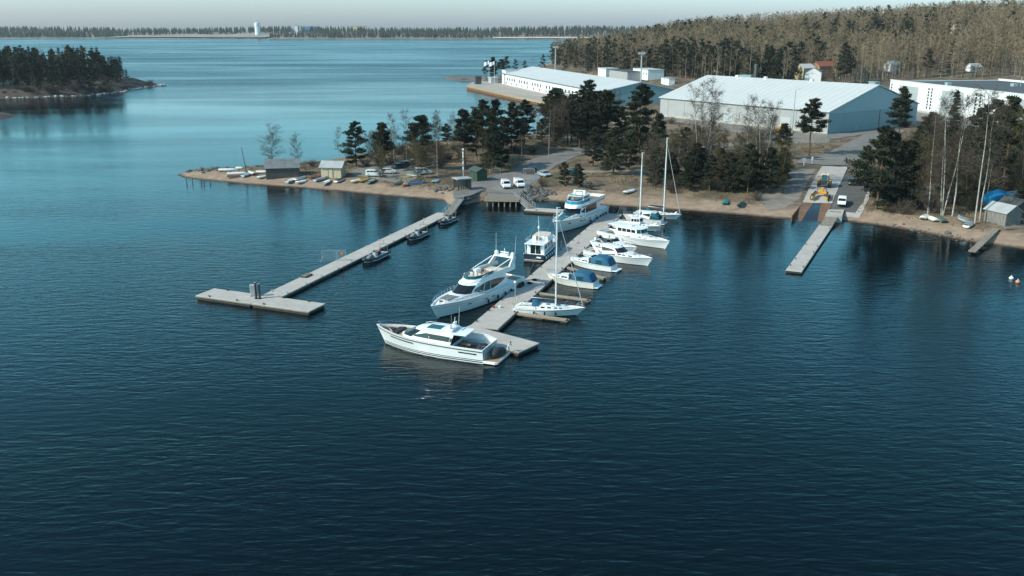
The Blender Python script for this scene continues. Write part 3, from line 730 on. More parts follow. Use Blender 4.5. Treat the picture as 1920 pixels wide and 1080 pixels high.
for a, b in ((1683,1716), (1762,1800), (1882,1925)):
    xa, xb = [x3(q, 201+(q-1664)*43/258) for q in (a, b)]
    dr = MB().box(((xa+xb)/2, -.02, 5.2), (xb-xa, .08, 10.4)).build('door', mat('door_sheet', (.36, .39, .40), .6, var=.05, scale=.3), r)
    for k in range(1, 6): MB().box(((xa+xb)/2, -.075, 10.4*k/6), (xb-xa-.1, .02, .06)).build('door_seam', M['gelgrey'], dr)
    fr = MB(); fr.box((xa-.2, -.05, 5.3), (.4, .12, 10.7)); fr.box((xb+.2, -.05, 5.3), (.4, .12, 10.7)); fr.box(((xa+xb)/2, -.05, 10.6), (xb-xa, .12, .35)); fr.build('door_frame', M['gelgrey'], r)
win = None
for px0 in (1667.5, 1736, 1742, 1824, 1832):
    xc = x3(px0, 201+(px0-1664)*43/258)
    for k in range(7):
        if win is None: win = MB().box((0, -.02, 0), (.9, .08, .95)).build('window', M['glass'], r); o = win
        else: o = win.copy(); col.objects.link(o); o.parent = r
        o.location = (xc, 0, 2.6+k*1.32)
for xx, yy in ((30, 10), (75, 20), (40, 34)): MB().box((xx, yy, H3-.1), (2.2, 2.0, 1.3)).build('roof_vent', M['white'] if xx > 60 else M['tealw'], r)
# smaller yard buildings behind
def box_house(name, label, px, L, W, H, rz, wm, rm, roof='flat', cat='building', z=None, wins=0, over=.3):
    p = G(*px); r = empty(name, p, rz, label, cat)
    MB().box((0, 0, H/2-.5), (L, W, H+1)).build('wall', wm, r)
    if roof == 'flat': MB().box((0, 0, H+.15), (L+2*over, W+2*over, .3)).build('roof', rm, r)
    else:
        rh = roof; b = MB(); e = over
        for s in (-1, 1):
            y0, y1 = s*(W/2+e), 0
            z0, z1 = H-.05-e*rh/(W/2), H+rh
            b.add([(-L/2-e, y0, z0), (L/2+e, y0, z0), (L/2+e, y1, z1), (-L/2-e, y1, z1), (-L/2-e, y0, z0+.14), (L/2+e, y0, z0+.14), (L/2+e, y1, z1+.14), (-L/2-e, y1, z1+.14)],
              [(0, 1, 2, 3), (7, 6, 5, 4), (0, 4, 5, 1), (1, 5, 6, 2), (3, 2, 6, 7), (0, 3, 7, 4)])
        b.build('roof', rm, r)
        g = MB()
        for s in (-1, 1): g.add([(s*L/2, -W/2, H), (s*L/2, W/2, H), (s*L/2, 0, H+rh-.03), (s*(L/2-.2), -W/2, H), (s*(L/2-.2), W/2, H), (s*(L/2-.2), 0, H+rh-.03)], [(0, 1, 2), (3, 4, 5), (0, 2, 5, 3), (1, 2, 5, 4)])
        g.build('gable', wm, r)
    for k in range(wins):
        x = -L/2+(k+.5)*L/wins
        for s in (-1, 1):
            f = MB().box((x, s*(W/2+.02), H*.55), (1.5, .06, 1.5)).build('window', M['white'], r); MB().box((x, s*(W/2+.06), H*.55), (1.2, .04, 1.2)).build('pane', M['glass'], f)
    return r
box_house('yard_building', 'dark flat-roofed building between the two white halls', (1178,150), 34, 16, 6.5, rz2, M['greyw'], M['roofd'])
box_house('yard_building', 'white open-fronted canopy building behind the dark flat roof', (1215,146), 26, 12, 6, rz2, M['white'], M['roofw'], wins=5)
box_house('yard_building', 'low white shed left of the dark flat-roofed building', (1140,146), 16, 10, 7, rz2, M['white'], M['roofw'])
box_house('container', 'white and blue site container in the yard between the halls', (1252,158), 15, 4, 4, rz2-.1, M['white'], M['tealw'], cat='container')
box_house('container', 'small blue-grey container behind the right end of the big hall', (1638,164), 8, 3, 3.2, rz3, M['tealw'], M['tealw'], cat='container')
box_house('villa', 'pale yellow house with a white roof at the wood edge', (1506,150), 11, 10, 8, .5, mat('pale_yellow_wall', (.55, .47, .28), .8), M['roofw'], 2.5, 'house', wins=2)
box_house('villa', 'white gabled house beside the pale yellow one', (1524,155), 11, 10, 6.5, 1.2, M['whitew'], M['roofg'], 3, 'house', wins=2)
box_house('villa', 'red-roofed house among the trees above the big hall', (1543,146), 14, 10, 8, .3, mat('ochre_wall', (.34, .19, .11), .8), M['redbrick'], 3, 'house', wins=3)
box_house('villa', 'blue-roofed house under the birches above the white works building', (1672,133), 9, 7, 4.5, .4, M['whitew'], M['tealw'], 2.5, 'house', wins=2)
box_house('villa', 'small pale house high among the birches on the right', (1790,108), 9, 8, 7, .3, mat('cream_wall', (.6, .55, .42), .8), M['roofg'], 2.5, 'house', wins=2)
box_house('villa', 'low white house at the wood edge near the right frame', (1825,133), 8, 6, 3, .2, M['whitew'], M['roofw'], 2, 'house', wins=2)
box_house('quay_hut', 'small dark box hut at the corner of the far quay', (896,158), 4, 4, 5, rz2, M['roofd'], M['roofd'], cat='hut')
box_house('quay_hut', 'white and grey hut by the flagpoles on the far quay', (925,156), 7, 5, 3.8, rz2, M['gelgrey'], M['roofw'], cat='hut')
# sheet-piled far quay with timber edge
QL = [at(*p, 2.3) for p in [(884,155),(876,161),(967,180.5),(1078,201),(1143,216)]]
r = empty('far_quay', QL[0], 0, 'rusty sheet-piled quay in front of the long white building', 'quay'); o0 = QL[0]; sp = None; rr = random.Random(2)
for a, b in zip(QL, QL[1:]):
    d = b-a; n = int(d.length/2.6); rz_ = math.atan2(d.y, d.x)
    for k in range(n):
        p = a.lerp(b, (k+.5)/n)-o0
        if sp is None:
            sp = MB().prism([(-1.3, 0), (-.9, -.4), (-.1, -.4), (.25, 0), (.95, 0), (1.3, 0), (1.3, .3), (-1.3, .3)], -3.3, -.5).build('pile_sheet', M['rust'], r); o = sp
        else: o = sp.copy(); col.objects.link(o); o.parent = r
        o.location = p; o.rotation_euler[2] = rz_
    c = (a+b)/2-o0
    MB().box((c.x, c.y, -.2), (d.length+.3, .9, .75), rz_).build('edge_beam', M['woodl'], r)
tag(MB().prism([(p.x, p.y) for p in [at(*q, 2.3) for q in [(884,155),(877,161.3),(967,180.8),(1078,201.3),(1143,216),(1160,206),(1000,168),(948,157),(900,152)]]], 1.2, 2.42).build('quay_apron', mat('quay_paving_pale', (.36, .32, .28), .9, var=.15, scale=.1)), kind='structure')
# breakwater beyond the quay
bwp = [at(*p) for p in [(828,147.5),(850,151),(905,154),(912,148),(860,144.5)]]
blob_land('breakwater', [(p.x, p.y) for p in bwp], 2.2, .5, 2.0, -90, 10, 590, 760, M['rock'], .5)
r = empty('timber_jetty', at(872,151), 0, 'short dark timber jetty by the breakwater', 'jetty')
MB().box((8, 0, 1.7), (22, 5, .5)).build('deck', M['wood'], r)
for k in range(8): MB().tube((-2+k*3, -2.2, -2), (-2+k*3, -2.2, 1.6), .3).build('pile', M['woodd'], r)

# flags, lamp masts
def lamp_post(name, label, px, h, arm=1.2, rz=0.0, m='alu', z=None, group=None, r0=.11):
    p = G(*px); r = empty(name, p, rz, label, 'lamp post', group)
    MB().tube((0, 0, -.3), (0, 0, h), r0, r0*.55, 8).build('pole', M[m], r)
    if arm: MB().path([(0, 0, h), (arm*.5, 0, h+.25), (arm, 0, h+.3)], .05).build('arm', M[m], r); MB().box((arm, 0, h+.27), (.8, .3, .14)).build('lamp_head', M['gelgrey'], r)
    return r
lamp_post('street_lamp', 'tall thin street lamp in front of the left part of the big hall roof', (1345,238), 16)
lamp_post('street_lamp', 'tall street lamp in front of the right part of the big hall', (1484,262), 16.5, r0=.2)
lamp_post('street_lamp', 'thick grey street lamp before the white works building near the frame edge', (1905,215), 16, 2, 3.14, r0=.2)
lamp_post('street_lamp', 'short street lamp behind the big hall beside the parking', (1343,160), 14)
lamp_post('street_lamp', 'street lamp standing before the white works building tall door', (1612,170), 14)
def flood_mast(label, px, h):
    p = G(*px); r = empty('floodlight_mast', p, 0, label, 'floodlight mast')
    MB().tube((0, 0, -.3), (0, 0, h), .5, .35, 6).build('mast', M['gelgrey'], r); MB().box((0, 0, h), (4.4, 1, .6)).build('platform', M['alu'], r)
    for k in range(4): MB().box((-1.8+1.2*k, -.3, h+.8), (.8, .5, .8)).build('floodlight', M['gelgrey'], r)
flood_mast('grey floodlight mast beside the canopy building between the halls', (1201,160), 20)
flood_mast('tall floodlight mast rising behind the long quay building roof', (1041,140), 20)
for lb, px in (('left of two white flags on the far quay corner', (917,156)), ('right of two white flags on the far quay corner', (927,157))):
    p = G(*px); r = empty('flagpole', p, 0, lb, 'flag', 'flags on the far quay')
    MB().tube((0, 0, 0), (0, 0, 15), .12, .06).build('pole', M['white'], r)
    b = MB(); N = 8
    for i in range(N+1):
        x = -3.6*i/N; yv = .3*math.sin(i*1.1)
        for z in (14.7-.12*i, 12.6-.2*i): b.v.append((x, yv, z))
    b.f = [(2*i, 2*i+2, 2*i+3, 2*i+1) for i in range(N)]; b.build('flag', M['white'], r)
# far tower and works buildings across the water
p = at(484,70,3); r = empty('water_tower', (p.x, p.y, 4), 0, 'pale cylindrical tower on the far shore', 'tower')
b = MB(); b.tube((0, 0, 0), (0, 0, 36), 9, 8.6, 20); b.build('shaft', M['whitew'], r, True)
MB().tube((0, 0, 36), (0, 0, 43), 9.6, 9.6, 20).build('tank', M['whitew'], r, True); MB().sphere((0, 0, 43), 9.6, 16, 4, (1, 1, .4), 0).build('dome', M['roofw'], r, True); MB().tube((0, 0, 46), (0, 0, 54), 2.0).build('mast', M['gelgrey'], r)
def far_house(label, px, L, W, H, wm, rm):
    p = at(px[0], px[1], 8); z = float(far_z(np.array([p.x]), np.array([p.y]))[0])
    r = empty('works_shed', (p.x, p.y, z), 0, label, 'building'); MB().box((0, 0, H/2-2), (L, W, H+4)).build('wall', wm, r); MB().box((0, 0, H+.6), (L+2, W+2, 1.2)).build('roof', rm, r)
far_house('tall white silo block right of the far tower', (557,67), 9, 9, 32, M['whitew'], M['roofg'])
far_house('slim grey silo block beside the white silo block', (564,67), 6, 6, 30, M['greyw'], M['roofg'])
far_house('blue-roofed far shed right of the silo blocks', (581,65), 46, 30, 18, mat('blue_shed', (.12, .28, .5), .6), mat('blue_roof', (.10, .26, .48), .6))
far_house('long pale yellow far building above the wood', (672,62), 74, 20, 20, mat('straw_wall', (.5, .42, .25), .8), M['roofg'])
far_house('low white far shed left of the tower', (435,64), 16, 12, 12, M['whitew'], M['roofw'])
far_house('low white far shed between tower and silo blocks', (547,67), 22, 12, 10, M['whitew'], M['roofw'])
# ------------------------------------------------------------------ boats
class Hull:
    """x forward, y to port. P(t, v, side): t stern->bow, v waterline->sheer"""
    def __init__(s, L, B, sheer, rake=1.4, tm=.42, p=2.3, st=.9, w0=.92, w1=.42, z0=-.4, flare=1.3):
        s.L, s.B, s.sh, s.rake, s.tm, s.p, s.st, s.w0, s.w1, s.z0, s.fl = L, B, sheer, rake, tm, p, st, w0, w1, z0, flare
    def b(s, t):
        if t < s.tm: return s.B/2*(s.st+(1-s.st)*math.sin(math.pi/2*t/s.tm))
        return max(.02, s.B/2*(1-((t-s.tm)/(1-s.tm))**s.p))
    def P(s, t, v, sd=1, off=0.0):
        w = s.w0+(s.w1-s.w0)*max(0, (t-.3)/.7)**1.5
        y = s.b(t)*(w+(1-w)*max(0, v)**s.fl)+off
        return (-s.L/2+s.L*t-s.rake*(1-v)*t**4+off*max(0, t-.75)*3, sd*y, s.z0+v*(s.sh(t)-s.z0))
    def vz(s, t, z): return (z-s.z0)/(s.sh(t)-s.z0)
    def x2t(s, x): return (x+s.L/2)/s.L
    def build(s, r, m, depth=.35, rim=.12, N=30, K=7):
        """outer skin, rim and inner bulwark"""
        b = MB(); ring = []
        dp = depth if callable(depth) else (lambda t: depth)
        for i in range(N+1):
            t = 1-(1-i/N)**1.25 if True else i/N
            row = []
            for sd in (1, -1):
                pts = [s.P(t, k/K, sd) for k in range(K+1)]
                o = pts[-1]; yi = max(0.0, abs(o[1])-rim)
                pts += [(o[0]-(rim if t > .97 else 0), sd*yi, o[2]), (o[0]-(rim if t > .97 else 0), sd*yi, o[2]-dp(t)-.06)]
                row.append(pts)
            ring.append(row)
        n = K+3
        for row in ring:
            for pts in row: b.v += pts
        for i in range(N):
            for sd in (0, 1):
                a = (i*2+sd)*n; c = ((i+1)*2+sd)*n
                for k in range(n-1):
                    q = (a+k, c+k, c+k+1, a+k+1); b.f.append(q if sd == 1 else q[::-1])
        for k in range(K): b.f.append((k, k+1, n+k+1, n+k))          # transom
        e = (N*2)*n
        for k in range(K): b.f.append((e+k, e+n+k, e+n+k+1, e+k+1))
        s.o = b.build('hull', m, r, smooth=True); s.rim, s.dp = rim, dp
        return s.o
    def deck(s, name, t0, t1, m, r, dz=0.0, N=16, fill=None):
        b = MB()
        for i in range(N+1):
            t = t0+(t1-t0)*i/N; o = s.P(t, 1, 1); yi = max(.01, o[1]-s.rim+.01)
            z = (o[2]-s.dp(t)) if fill is None else fill
            b.v += [(o[0], yi, z+dz), (o[0], 0, z+dz+.03), (o[0], -yi, z+dz)]
        for i in range(N): b.f += [(3*i, 3*i+1, 3*i+4, 3*i+3), (3*i+1, 3*i+2, 3*i+5, 3*i+4)]
        return b.build(name, m, r)
    def stripe(s, name, t0, t1, za, zb, m, r, off=.03, N=30, sides=(1, -1)):
        b = MB(); za_ = za if callable(za) else (lambda t: za); zb_ = zb if callable(zb) else (lambda t: zb)
        for sd in sides:
            k = len(b.v)
            for i in range(N+1):
                t = t0+(t1-t0)*i/N
                b.v += [s.P(t, s.vz(t, za_(t)), sd, off), s.P(t, s.vz(t, zb_(t)), sd, off)]
            for i in range(N):
                q = (k+2*i, k+2*i+2, k+2*i+3, k+2*i+1); b.f.append(q if sd == -1 else q[::-1])
        return b.build(name, m, r)
    def wales(s, r, m, t0=0, t1=1, rad=.06, dz=-.12):
        b = MB()
        for sd in (1, -1):
            pts = []
            for i in range(25):
                t = t0+(t1-t0)*i/24; pts.append(s.P(t, s.vz(t, s.sh(t)+dz), sd, .01))
            b.path(pts, rad, 4)
        return b.build('rub_rail', m, r)
    def rail(s, r, t0, t1, h=.75, ins=.12, n=9, mid=True, rad=.028, close=True, name='railing'):
        b = MB(); tops = {}
        for sd in (1, -1):
            pts = []
            for i in range(n):
                t = t0+(t1-t0)*i/(n-1); o = s.P(min(t, .995), 1, sd); y = sd*max(.0, abs(o[1])-ins)
                q = (o[0]-(ins if t > .95 else 0), y, o[2]+h*(1 if i else .35)); pts.append(q); b.tube((q[0], y, o[2]-.02), q, rad*.8, n=4)
            b.path(pts, rad, 4); tops[sd] = pts
            if mid: b.path([(p[0], p[1], p[2]-h*.45) for p in pts[1:]], rad*.7, 4)
        if close: b.tube(tops[1][-1], tops[-1][-1], rad, n=4)
        return b.build(name, M['steel'], r)
class Tier:
    """half outline front-centre -> rear-centre; each (xb, yb, zb, xt, yt, zt); mirrored"""
    def __init__(s, pts): s.p = pts
    def Q(s, u, v, sd=1, off=0.0):
        i = min(int(u), len(s.p)-2); f = u-i; a, c = s.p[i], s.p[i+1]
        g = lambda k: a[k]+(c[k]-a[k])*f
        B = Vector((g(0), sd*g(1), g(2))); T = Vector((g(3), sd*g(4), g(5))); p = B.lerp(T, v)
        if off:
            e = Vector((c[0]-a[0], sd*(c[1]-a[1]), 0)); up = T-B; n = e.cross(up)
            if n.length > 1e-6:
                n.normalize()
                if n.dot(Vector((p.x-s.cx(), p.y, 0))) < 0: n = -n
                p = p+n*off
        return p
    def cx(s): return sum(q[0] for q in s.p)/len(s.p)
    def wall(s, name, m, r, top=True, topm=None, crown=0.0, smooth=True, topname='roof'):
        b = MB(); n = len(s.p); KU, KV = 3, 3
        for sd in (1, -1):
            k = len(b.v); nu = (n-1)*KU
            for i in range(nu+1):
                for j in range(KV+1): b.v.append(tuple(s.Q(min(i/KU, n-1-1e-9), j/KV, sd)))
            for i in range(nu):
                for j in range(KV):
                    f = (k+i*(KV+1)+j, k+i*(KV+1)+j+1, k+(i+1)*(KV+1)+j+1, k+(i+1)*(KV+1)+j); b.f.append(f if sd == 1 else f[::-1])
        o = b.build(name, m, r, smooth)
        if top:
            t = MB()
            for q in s.p:
                for f in (1, .5, 0, -.5, -1): t.v.append((q[3], f*q[4], q[5]+crown*(1-f*f)*(1 if q[4] > .05 else 0)))
            for i in range(n-1):
                for j in range(4): t.f.append((5*i+j, 5*i+j+1, 5*i+5+j+1, 5*i+5+j))
            t.build(topname, topm or m, r, smooth)
        return o
    def panel(s, name, m, r, u0, u1, v0, v1, off=.012, sides=(1, -1), N=None, vl=None, join=False):
        """window following the wall; vl(frac)->(v0,v1) shapes it"""
        N = N or max(2, int((u1-u0)*6)); off = off+.012; outs = []
        bb = MB()
        for sd in sides:
            b = bb if join else MB(); k = len(b.v)
            for i in range(N+1):
                f = i/N; a, c = vl(f) if vl else (v0, v1); u = u0+(u1-u0)*f
                b.v += [s.Q(u, a, sd, off), s.Q(u, c, sd, off)]
            for i in range(N): b.f.append((k+2*i, k+2*i+1, k+2*i+3, k+2*i+2))
            if not join: outs.append(b.build(name, m, r))
        if join: outs.append(bb.build(name, m, r))
        return outs
def boat_root(name, label, bow, stern, cat='boat', group=None):
    """bow, stern: world points on the water; origin amidships"""
    c = (bow+stern)/2; d = bow-stern
    return empty(name, (c.x, c.y, 0), math.atan2(d.y, d.x), label, cat, group), math.hypot(d.x, d.y)
def fender(r, x, y, z, m='black', rad=.16, h=.6):
    b = MB(); rs = []
    for k, q in ((0, .3), (.12, .9), (.5, 1), (.88, .9), (1, .3)):
        rs.append([(x+rad*q*math.cos(a), y+rad*q*math.sin(a), z-h/2+h*k) for a in [i*math.pi/4 for i in range(8)]])
    b.loft(rs); return b.build('fender', M[m], r, True)
def dome(r, c, rad=.28):
    b = MB(); b.tube((c[0], c[1], c[2]-rad), (c[0], c[1], c[2]), rad*.95, rad, 10); b.sphere(c, rad, 10, 4, (1, 1, 1.05), 0)
    return b.build('radar_dome', M['gel'], r, True)
def seat(r, x, y, z, w=.7, m='cream', back=-1, d=.6):
    return MB().box((x, y, z+.2), (d, w, .4)).box((x+back*d*.45, y, z+.55), (.16, w, .6)).build('seat', M[m], r, bevel=.05)
def ob(b): return b

# ---- 1: long white yacht in front, broadside
bow, stn = at(706,606,2.55), at(945,669,.45); bow.z = stn.z = 0
r, LT = boat_root('motor_yacht', 'sleek white motor yacht with teak foredeck moored across the pier head, nearest the viewer', bow, stn, 'yacht')
PL = 1.9                        # bathing platform
L = LT-PL; ox = PL/2
h = Hull(L, 5.0, lambda t: 1.80+.25*t+.42*t**3, rake=1.5, tm=.38, p=3.0, st=.93, w1=.32, z0=-.5)
k = empty('hull_frame', (ox, 0, 0)); k.parent = r
bpy.data.objects.remove(k)
_P = h.P
h.P = lambda t, v, sd=1, off=0.0: (lambda q: (q[0]+ox, q[1], q[2]))(_P(t, v, sd, off))
x2t = lambda x: (x-ox+L/2)/L
h.build(r, M['gel'], depth=lambda t: .28 if t > .3 else .95, rim=.16)
hl = h.o
h.stripe('boot_stripe', 0, .985, .14, .26, M['black'], hl, .035); h.stripe('boot_stripe', 0, .985, .38, .46, M['black'], hl, .035)
h.stripe('antifouling', 0, .98, -.3, -.02, M['black'], hl, .02)
h.stripe('sheer_stripe', 0, .995, lambda t: h.sh(t)-.34, lambda t: h.sh(t)-.22, M['black'], hl, .04)
for t0, t1 in ((.60, .84), (.05, .20)): h.stripe('hull_window', t0, t1, lambda t: h.sh(t)-.74, lambda t: h.sh(t)-.58, M['glass'], hl, .035, sides=(1,)); h.stripe('hull_window', t0, t1, lambda t: h.sh(t)-.74, lambda t: h.sh(t)-.58, M['glass'], hl, .035, sides=(-1,))
h.deck('foredeck', .70, .985, M['teak'], r); h.deck('side_deck', .3, .70, M['gel'], r); h.deck('cockpit_sole', 0.0, .3, M['teakd'], r)
xs_ = lambda t: -L/2+L*t+ox
zd = lambda t: h.sh(t)-.28
MB().box((xs_(.30), 0, h.sh(.3)-.6), (.1, 4.4, .75)).build('bulkhead', M['gel'], r)
# deckhouse
F, Aft = xs_(.775), xs_(.25); z1 = zd(.5)
T = Tier([(F, 0, z1+.1, F-2.6, 0, z1+1.35), (F-.5, 1.15, z1+.05, F-2.9, .95, z1+1.35), (F-2.0, 1.75, z1, F-4.0, 1.42, z1+1.4), (F-4.5, 1.95, z1-.05, F-5.2, 1.6, z1+1.42),
   (F-7.2, 1.98, z1-.1, F-7.6, 1.62, z1+1.38), (Aft+.6, 1.95, z1-.15, Aft+.2, 1.6, z1+1.3), (Aft+.6, 0, z1-.15, Aft+.2, 0, z1+1.3)])
T.wall('deckhouse', M['gel'], r, True, M['gel'], .10)
T.panel('windscreen', M['glass'], r, 0.02, 1.9, .22, .9, .015)
T.panel('side_window', M['glass'], r, 1.95, 4.55, .36, .72, .02, vl=lambda f: (.34, .50+.30*min(1, f*4)-.06*f))
T.panel('side_window', M['glass'], r, 4.65, 4.98, .36, .70, .015)
for s_ in (1, -1): MB().box((F-5.0, s_*1.86, z1+.55), (.06, .02, .55)).build('mullion', M['gel'], r)
T.panel('saloon_door', M['glass'], r, 5.03, 6, .04, .92, .02)
rz_ = z1+1.44
MB().prism([(Aft+.3, -1.55), (Aft+.3, 1.55), (Aft-1.4, 1.4), (Aft-1.4, -1.4)], rz_-.16, rz_-.06).build('roof_overhang', M['gel'], r)
MB().box((F-5.1, 0, rz_+.06), (1.9, 1.5, .05)).build('sunroof', M['glasst'], r)
for s_ in (1, -1): MB().path([(F-3.0, s_*1.25, rz_-.02), (F-3.6, s_*1.32, rz_+.13), (Aft+2, s_*1.36, rz_+.13), (Aft+1, s_*1.34, rz_-.02)], .03).build('roof_rail', M['gel'], r)
MB().box((Aft+1.0, 0, rz_+.2), (.9, 2.2, .28)).build('mast_base', M['gel'], r, bevel=.06)
dome(r, (Aft+1.1, .7, rz_+.55), .26); dome(r, (Aft+1.1, -.7, rz_+.55), .26)
MB().tube((Aft+.9, 0, rz_), (Aft+.7, 0, rz_+1.7), .06, .03).box((Aft+.8, 0, rz_+.9), (.14, 1.2, .12)).build('radar_mast', M['gel'], r)
for s_ in (1, -1): MB().tube((Aft+.8, s_*1.1, rz_), (Aft+.6, s_*1.15, rz_+2.7), .025, .012, 4).build('antenna', M['gel'], r)
# foredeck: dark hatch and coaming
MB().prism([(F+.95, -.5), (F+3.0, -.32), (F+3.0, .32), (F+.95, .5)], zd(.8), zd(.84)+.16).build('deck_hatch', M['dark'], r)
MB().prism([(F-.1, -1.3), (F+.8, -1.05), (F+.8, 1.05), (F-.1, 1.3)], zd(.7)-.05, zd(.74)+.28).build('sunpad', M['dark'], r, bevel=.05)
h.rail(r, .80, .99, .45, n=7, mid=False)
# cockpit
for s_, ww in ((-1, 1.6), (1, 1.6)): MB().box((xs_(.14), s_*1.75, h.sh(.1)-.72), (2.8, .7, .5)).build('bench', M['gelgrey'], r, bevel=.06)
MB().box((xs_(.2), 0, h.sh(.1)-.35), (1.4, .8, .06)).box((xs_(.2), 0, h.sh(.1)-.65), (.15, .15, .6)).build('table', M['teak'], r)
MB().box((-L/2+ox+.1, 0, h.sh(0)-.62), (.2, 4.2, 1.1)).build('transom_wall', M['gel'], r)
# starboard gate wing and stern quarter
MB().prism([(-L/2+ox-.05, -2.28), (Aft+.3, -2.42), (Aft+.3, -2.30), (-L/2+ox-.05, -2.16)], h.sh(.1)-.02, h.sh(.1)+.42, [(-L/2+ox+1.2, -2.28), (Aft+.3, -2.42), (Aft+.3, -2.30), (-L/2+ox+1.2, -2.16)]).build('bulwark_wing', M['gel'], r)
pf = MB().prism([(-LT/2, -2.05), (-LT/2+.3, -2.25), (-L/2+ox, -2.25), (-L/2+ox, 2.25), (-LT/2+.3, 2.25), (-LT/2, 2.05)], .12, .40).build('bathing_platform', M['gel'], r)
MB().prism([(-LT/2+.1, -1.95), (-L/2+ox-.05, -2.1), (-L/2+ox-.05, 2.1), (-LT/2+.1, 1.95)], .40, .43).build('teak_planking', M['teak'], pf)
# two jet skis under black covers on the stern
def covered_ski(lb, x, y, z, rz, sc=1.0):
    q = empty('covered_dinghy', r.matrix_basis @ Vector((x, y, z)), r.rotation_euler[2]+rz, lb, 'dinghy')
    b = MB(); rs = []
    for t, wd, hh in ((-1.35, .3, .3), (-1.2, .55, .45), (-.6, .62, .62), (.1, .6, .8), (.5, .5, .78), (1.0, .4, .5), (1.35, .15, .32)):
        rs.append([(t*sc, wd*c_*sc, max(.05, .12+hh*s_)*sc) for c_, s_ in ((1, 0), (.95, .45), (.6, .85), (0, 1), (-.6, .85), (-.95, .45), (-1, 0), (0, -.1))])
    b.loft(rs); b.build('cover', M['dark'], q, True); MB().box((0, 0, .06), (1.6, .5, .12)).build('cradle', M['alu'], q)
bpy.context.view_layer.update()
covered_ski('black-covered dinghy on the bathing platform of the nearest yacht', -LT/2+1.0, -.3, .44, R(90), 1.15)
covered_ski('black-covered tender behind the cockpit of the nearest yacht', xs_(.07), .0, h.sh(0)-.9, R(90), 1.0)
MB().path([(xs_(.02), .6, h.sh(0)-.1), (xs_(.02), 1.5, h.sh(0)+.25), (xs_(.02), 2.1, h.sh(0)-.05)], .03).build('stern_rail', M['steel'], r)
BOAT1 = r

# ---- 2: flybridge yacht, three-quarter bow view
bow, stn = at(808,578,1.9), at(962,531,.35); bow.z = stn.z = 0
d = (bow-stn); 
r, L = boat_root('motor_yacht', 'large white flybridge yacht with dark side windows and twin-domed arch left of the pier', bow, stn, 'yacht')
h = Hull(L, 5.2, lambda t: 1.8+.22*t+.25*t*t, rake=1.8, tm=.45, p=2.8, st=.88, w1=.25, z0=-.5)
h.build(r, M['gel'], depth=.22, rim=.2); hl = h.o
h.stripe('knuckle_stripe', .05, .99, lambda t: h.sh(t)-.62, lambda t: h.sh(t)-.57, M['gelgrey'], hl)
h.stripe('boot_stripe', 0, .98, -.05, .12, M['navy'], hl)
h.wales(hl, M['gelgrey'], rad=.05, dz=-.05)
for t in (.42, .5, .68): 
    for sd in (1, -1): h.stripe('porthole', t, t+.035, lambda q: h.sh(q)-1.0, lambda q: h.sh(q)-.85, M['glass'], hl, .035, 4, (sd,))
h.deck('side_deck', .1, .99, M['gel'], r); h.deck('aft_deck', 0, .1, M['teak'], r)
X = lambda t: -L/2+L*t
z1 = h.sh(.6)-.22
# forecabin trunk with sunpad
T = Tier([(X(.93), 0, z1+.1, X(.905), 0, z1+.42), (X(.90), .7, z1+.06, X(.88), .6, z1+.45), (X(.80), 1.5, z1+.0, X(.79), 1.3, z1+.55), (X(.60), 2.0, z1-.05, X(.60), 1.8, z1+.62), (X(.60), 0, z1-.05, X(.60), 0, z1+.62)])
T.wall('trunk_cabin', M['gel'], r, True, None, .1, topname='trunk_top')
MB().prism([(X(.86), -.75), (X(.86), .75), (X(.755), 1.1), (X(.755), -1.1)], z1+.5, z1+.68).build('sunpad', M['greyc'], r, bevel=.05)
MB().tube((X(.89), 0, z1+.4), (X(.89), 0, z1+.58), .26, n=12).build('deck_hatch', M['glass'], r)
# deckhouse
ff = X(.73); a_ = X(.20)
T = Tier([(ff, 0, z1+.5, ff-2.5, 0, z1+1.75), (ff-.35, .95, z1+.48, ff-2.7, .9, z1+1.75), (ff-1.3, 1.75, z1+.4, ff-3.4, 1.6, z1+1.78), (ff-3.2, 2.08, z1, ff-4.6, 1.85, z1+1.8),
   (ff-6.0, 2.18, z1-.1, ff-6.5, 1.95, z1+1.82), (a_+1.5, 2.1, z1-.12, a_+1.0, 1.9, z1+1.8), (a_, 1.9, z1-.15, a_+.6, 1.8, z1+1.75), (a_, 0, z1-.15, a_+.6, 0, z1+1.75)])
T.wall('deckhouse', M['gel'], r, True, None, .08)
T.panel('windscreen', M['glass'], r, 0, 1.95, .12, .82, .015)
T.panel('side_window', M['glass'], r, 2.15, 3.25, .25, .85, .015, vl=lambda f: (.30-.1*f, .48+.40*f**.6))
T.panel('side_window', M['glass'], r, 3.32, 3.95, .25, .85, .015, vl=lambda f: (.22, .88))
T.panel('side_window', M['glass'], r, 4.0, 5.0, .25, .85, .015, vl=lambda f: (.22+.35*f*f, .88-.22*f*f))
T.panel('saloon_door', M['glass'], r, 6.05, 7, .05, .88, .02)
for s_ in (-.25, .25): MB().tube((ff-.5, s_*1.2, z1+.62), (ff-1.6, s_*2.2, z1+1.2), .02, n=4).build('wiper', M['gelgrey'], r)
zf = z1+1.82
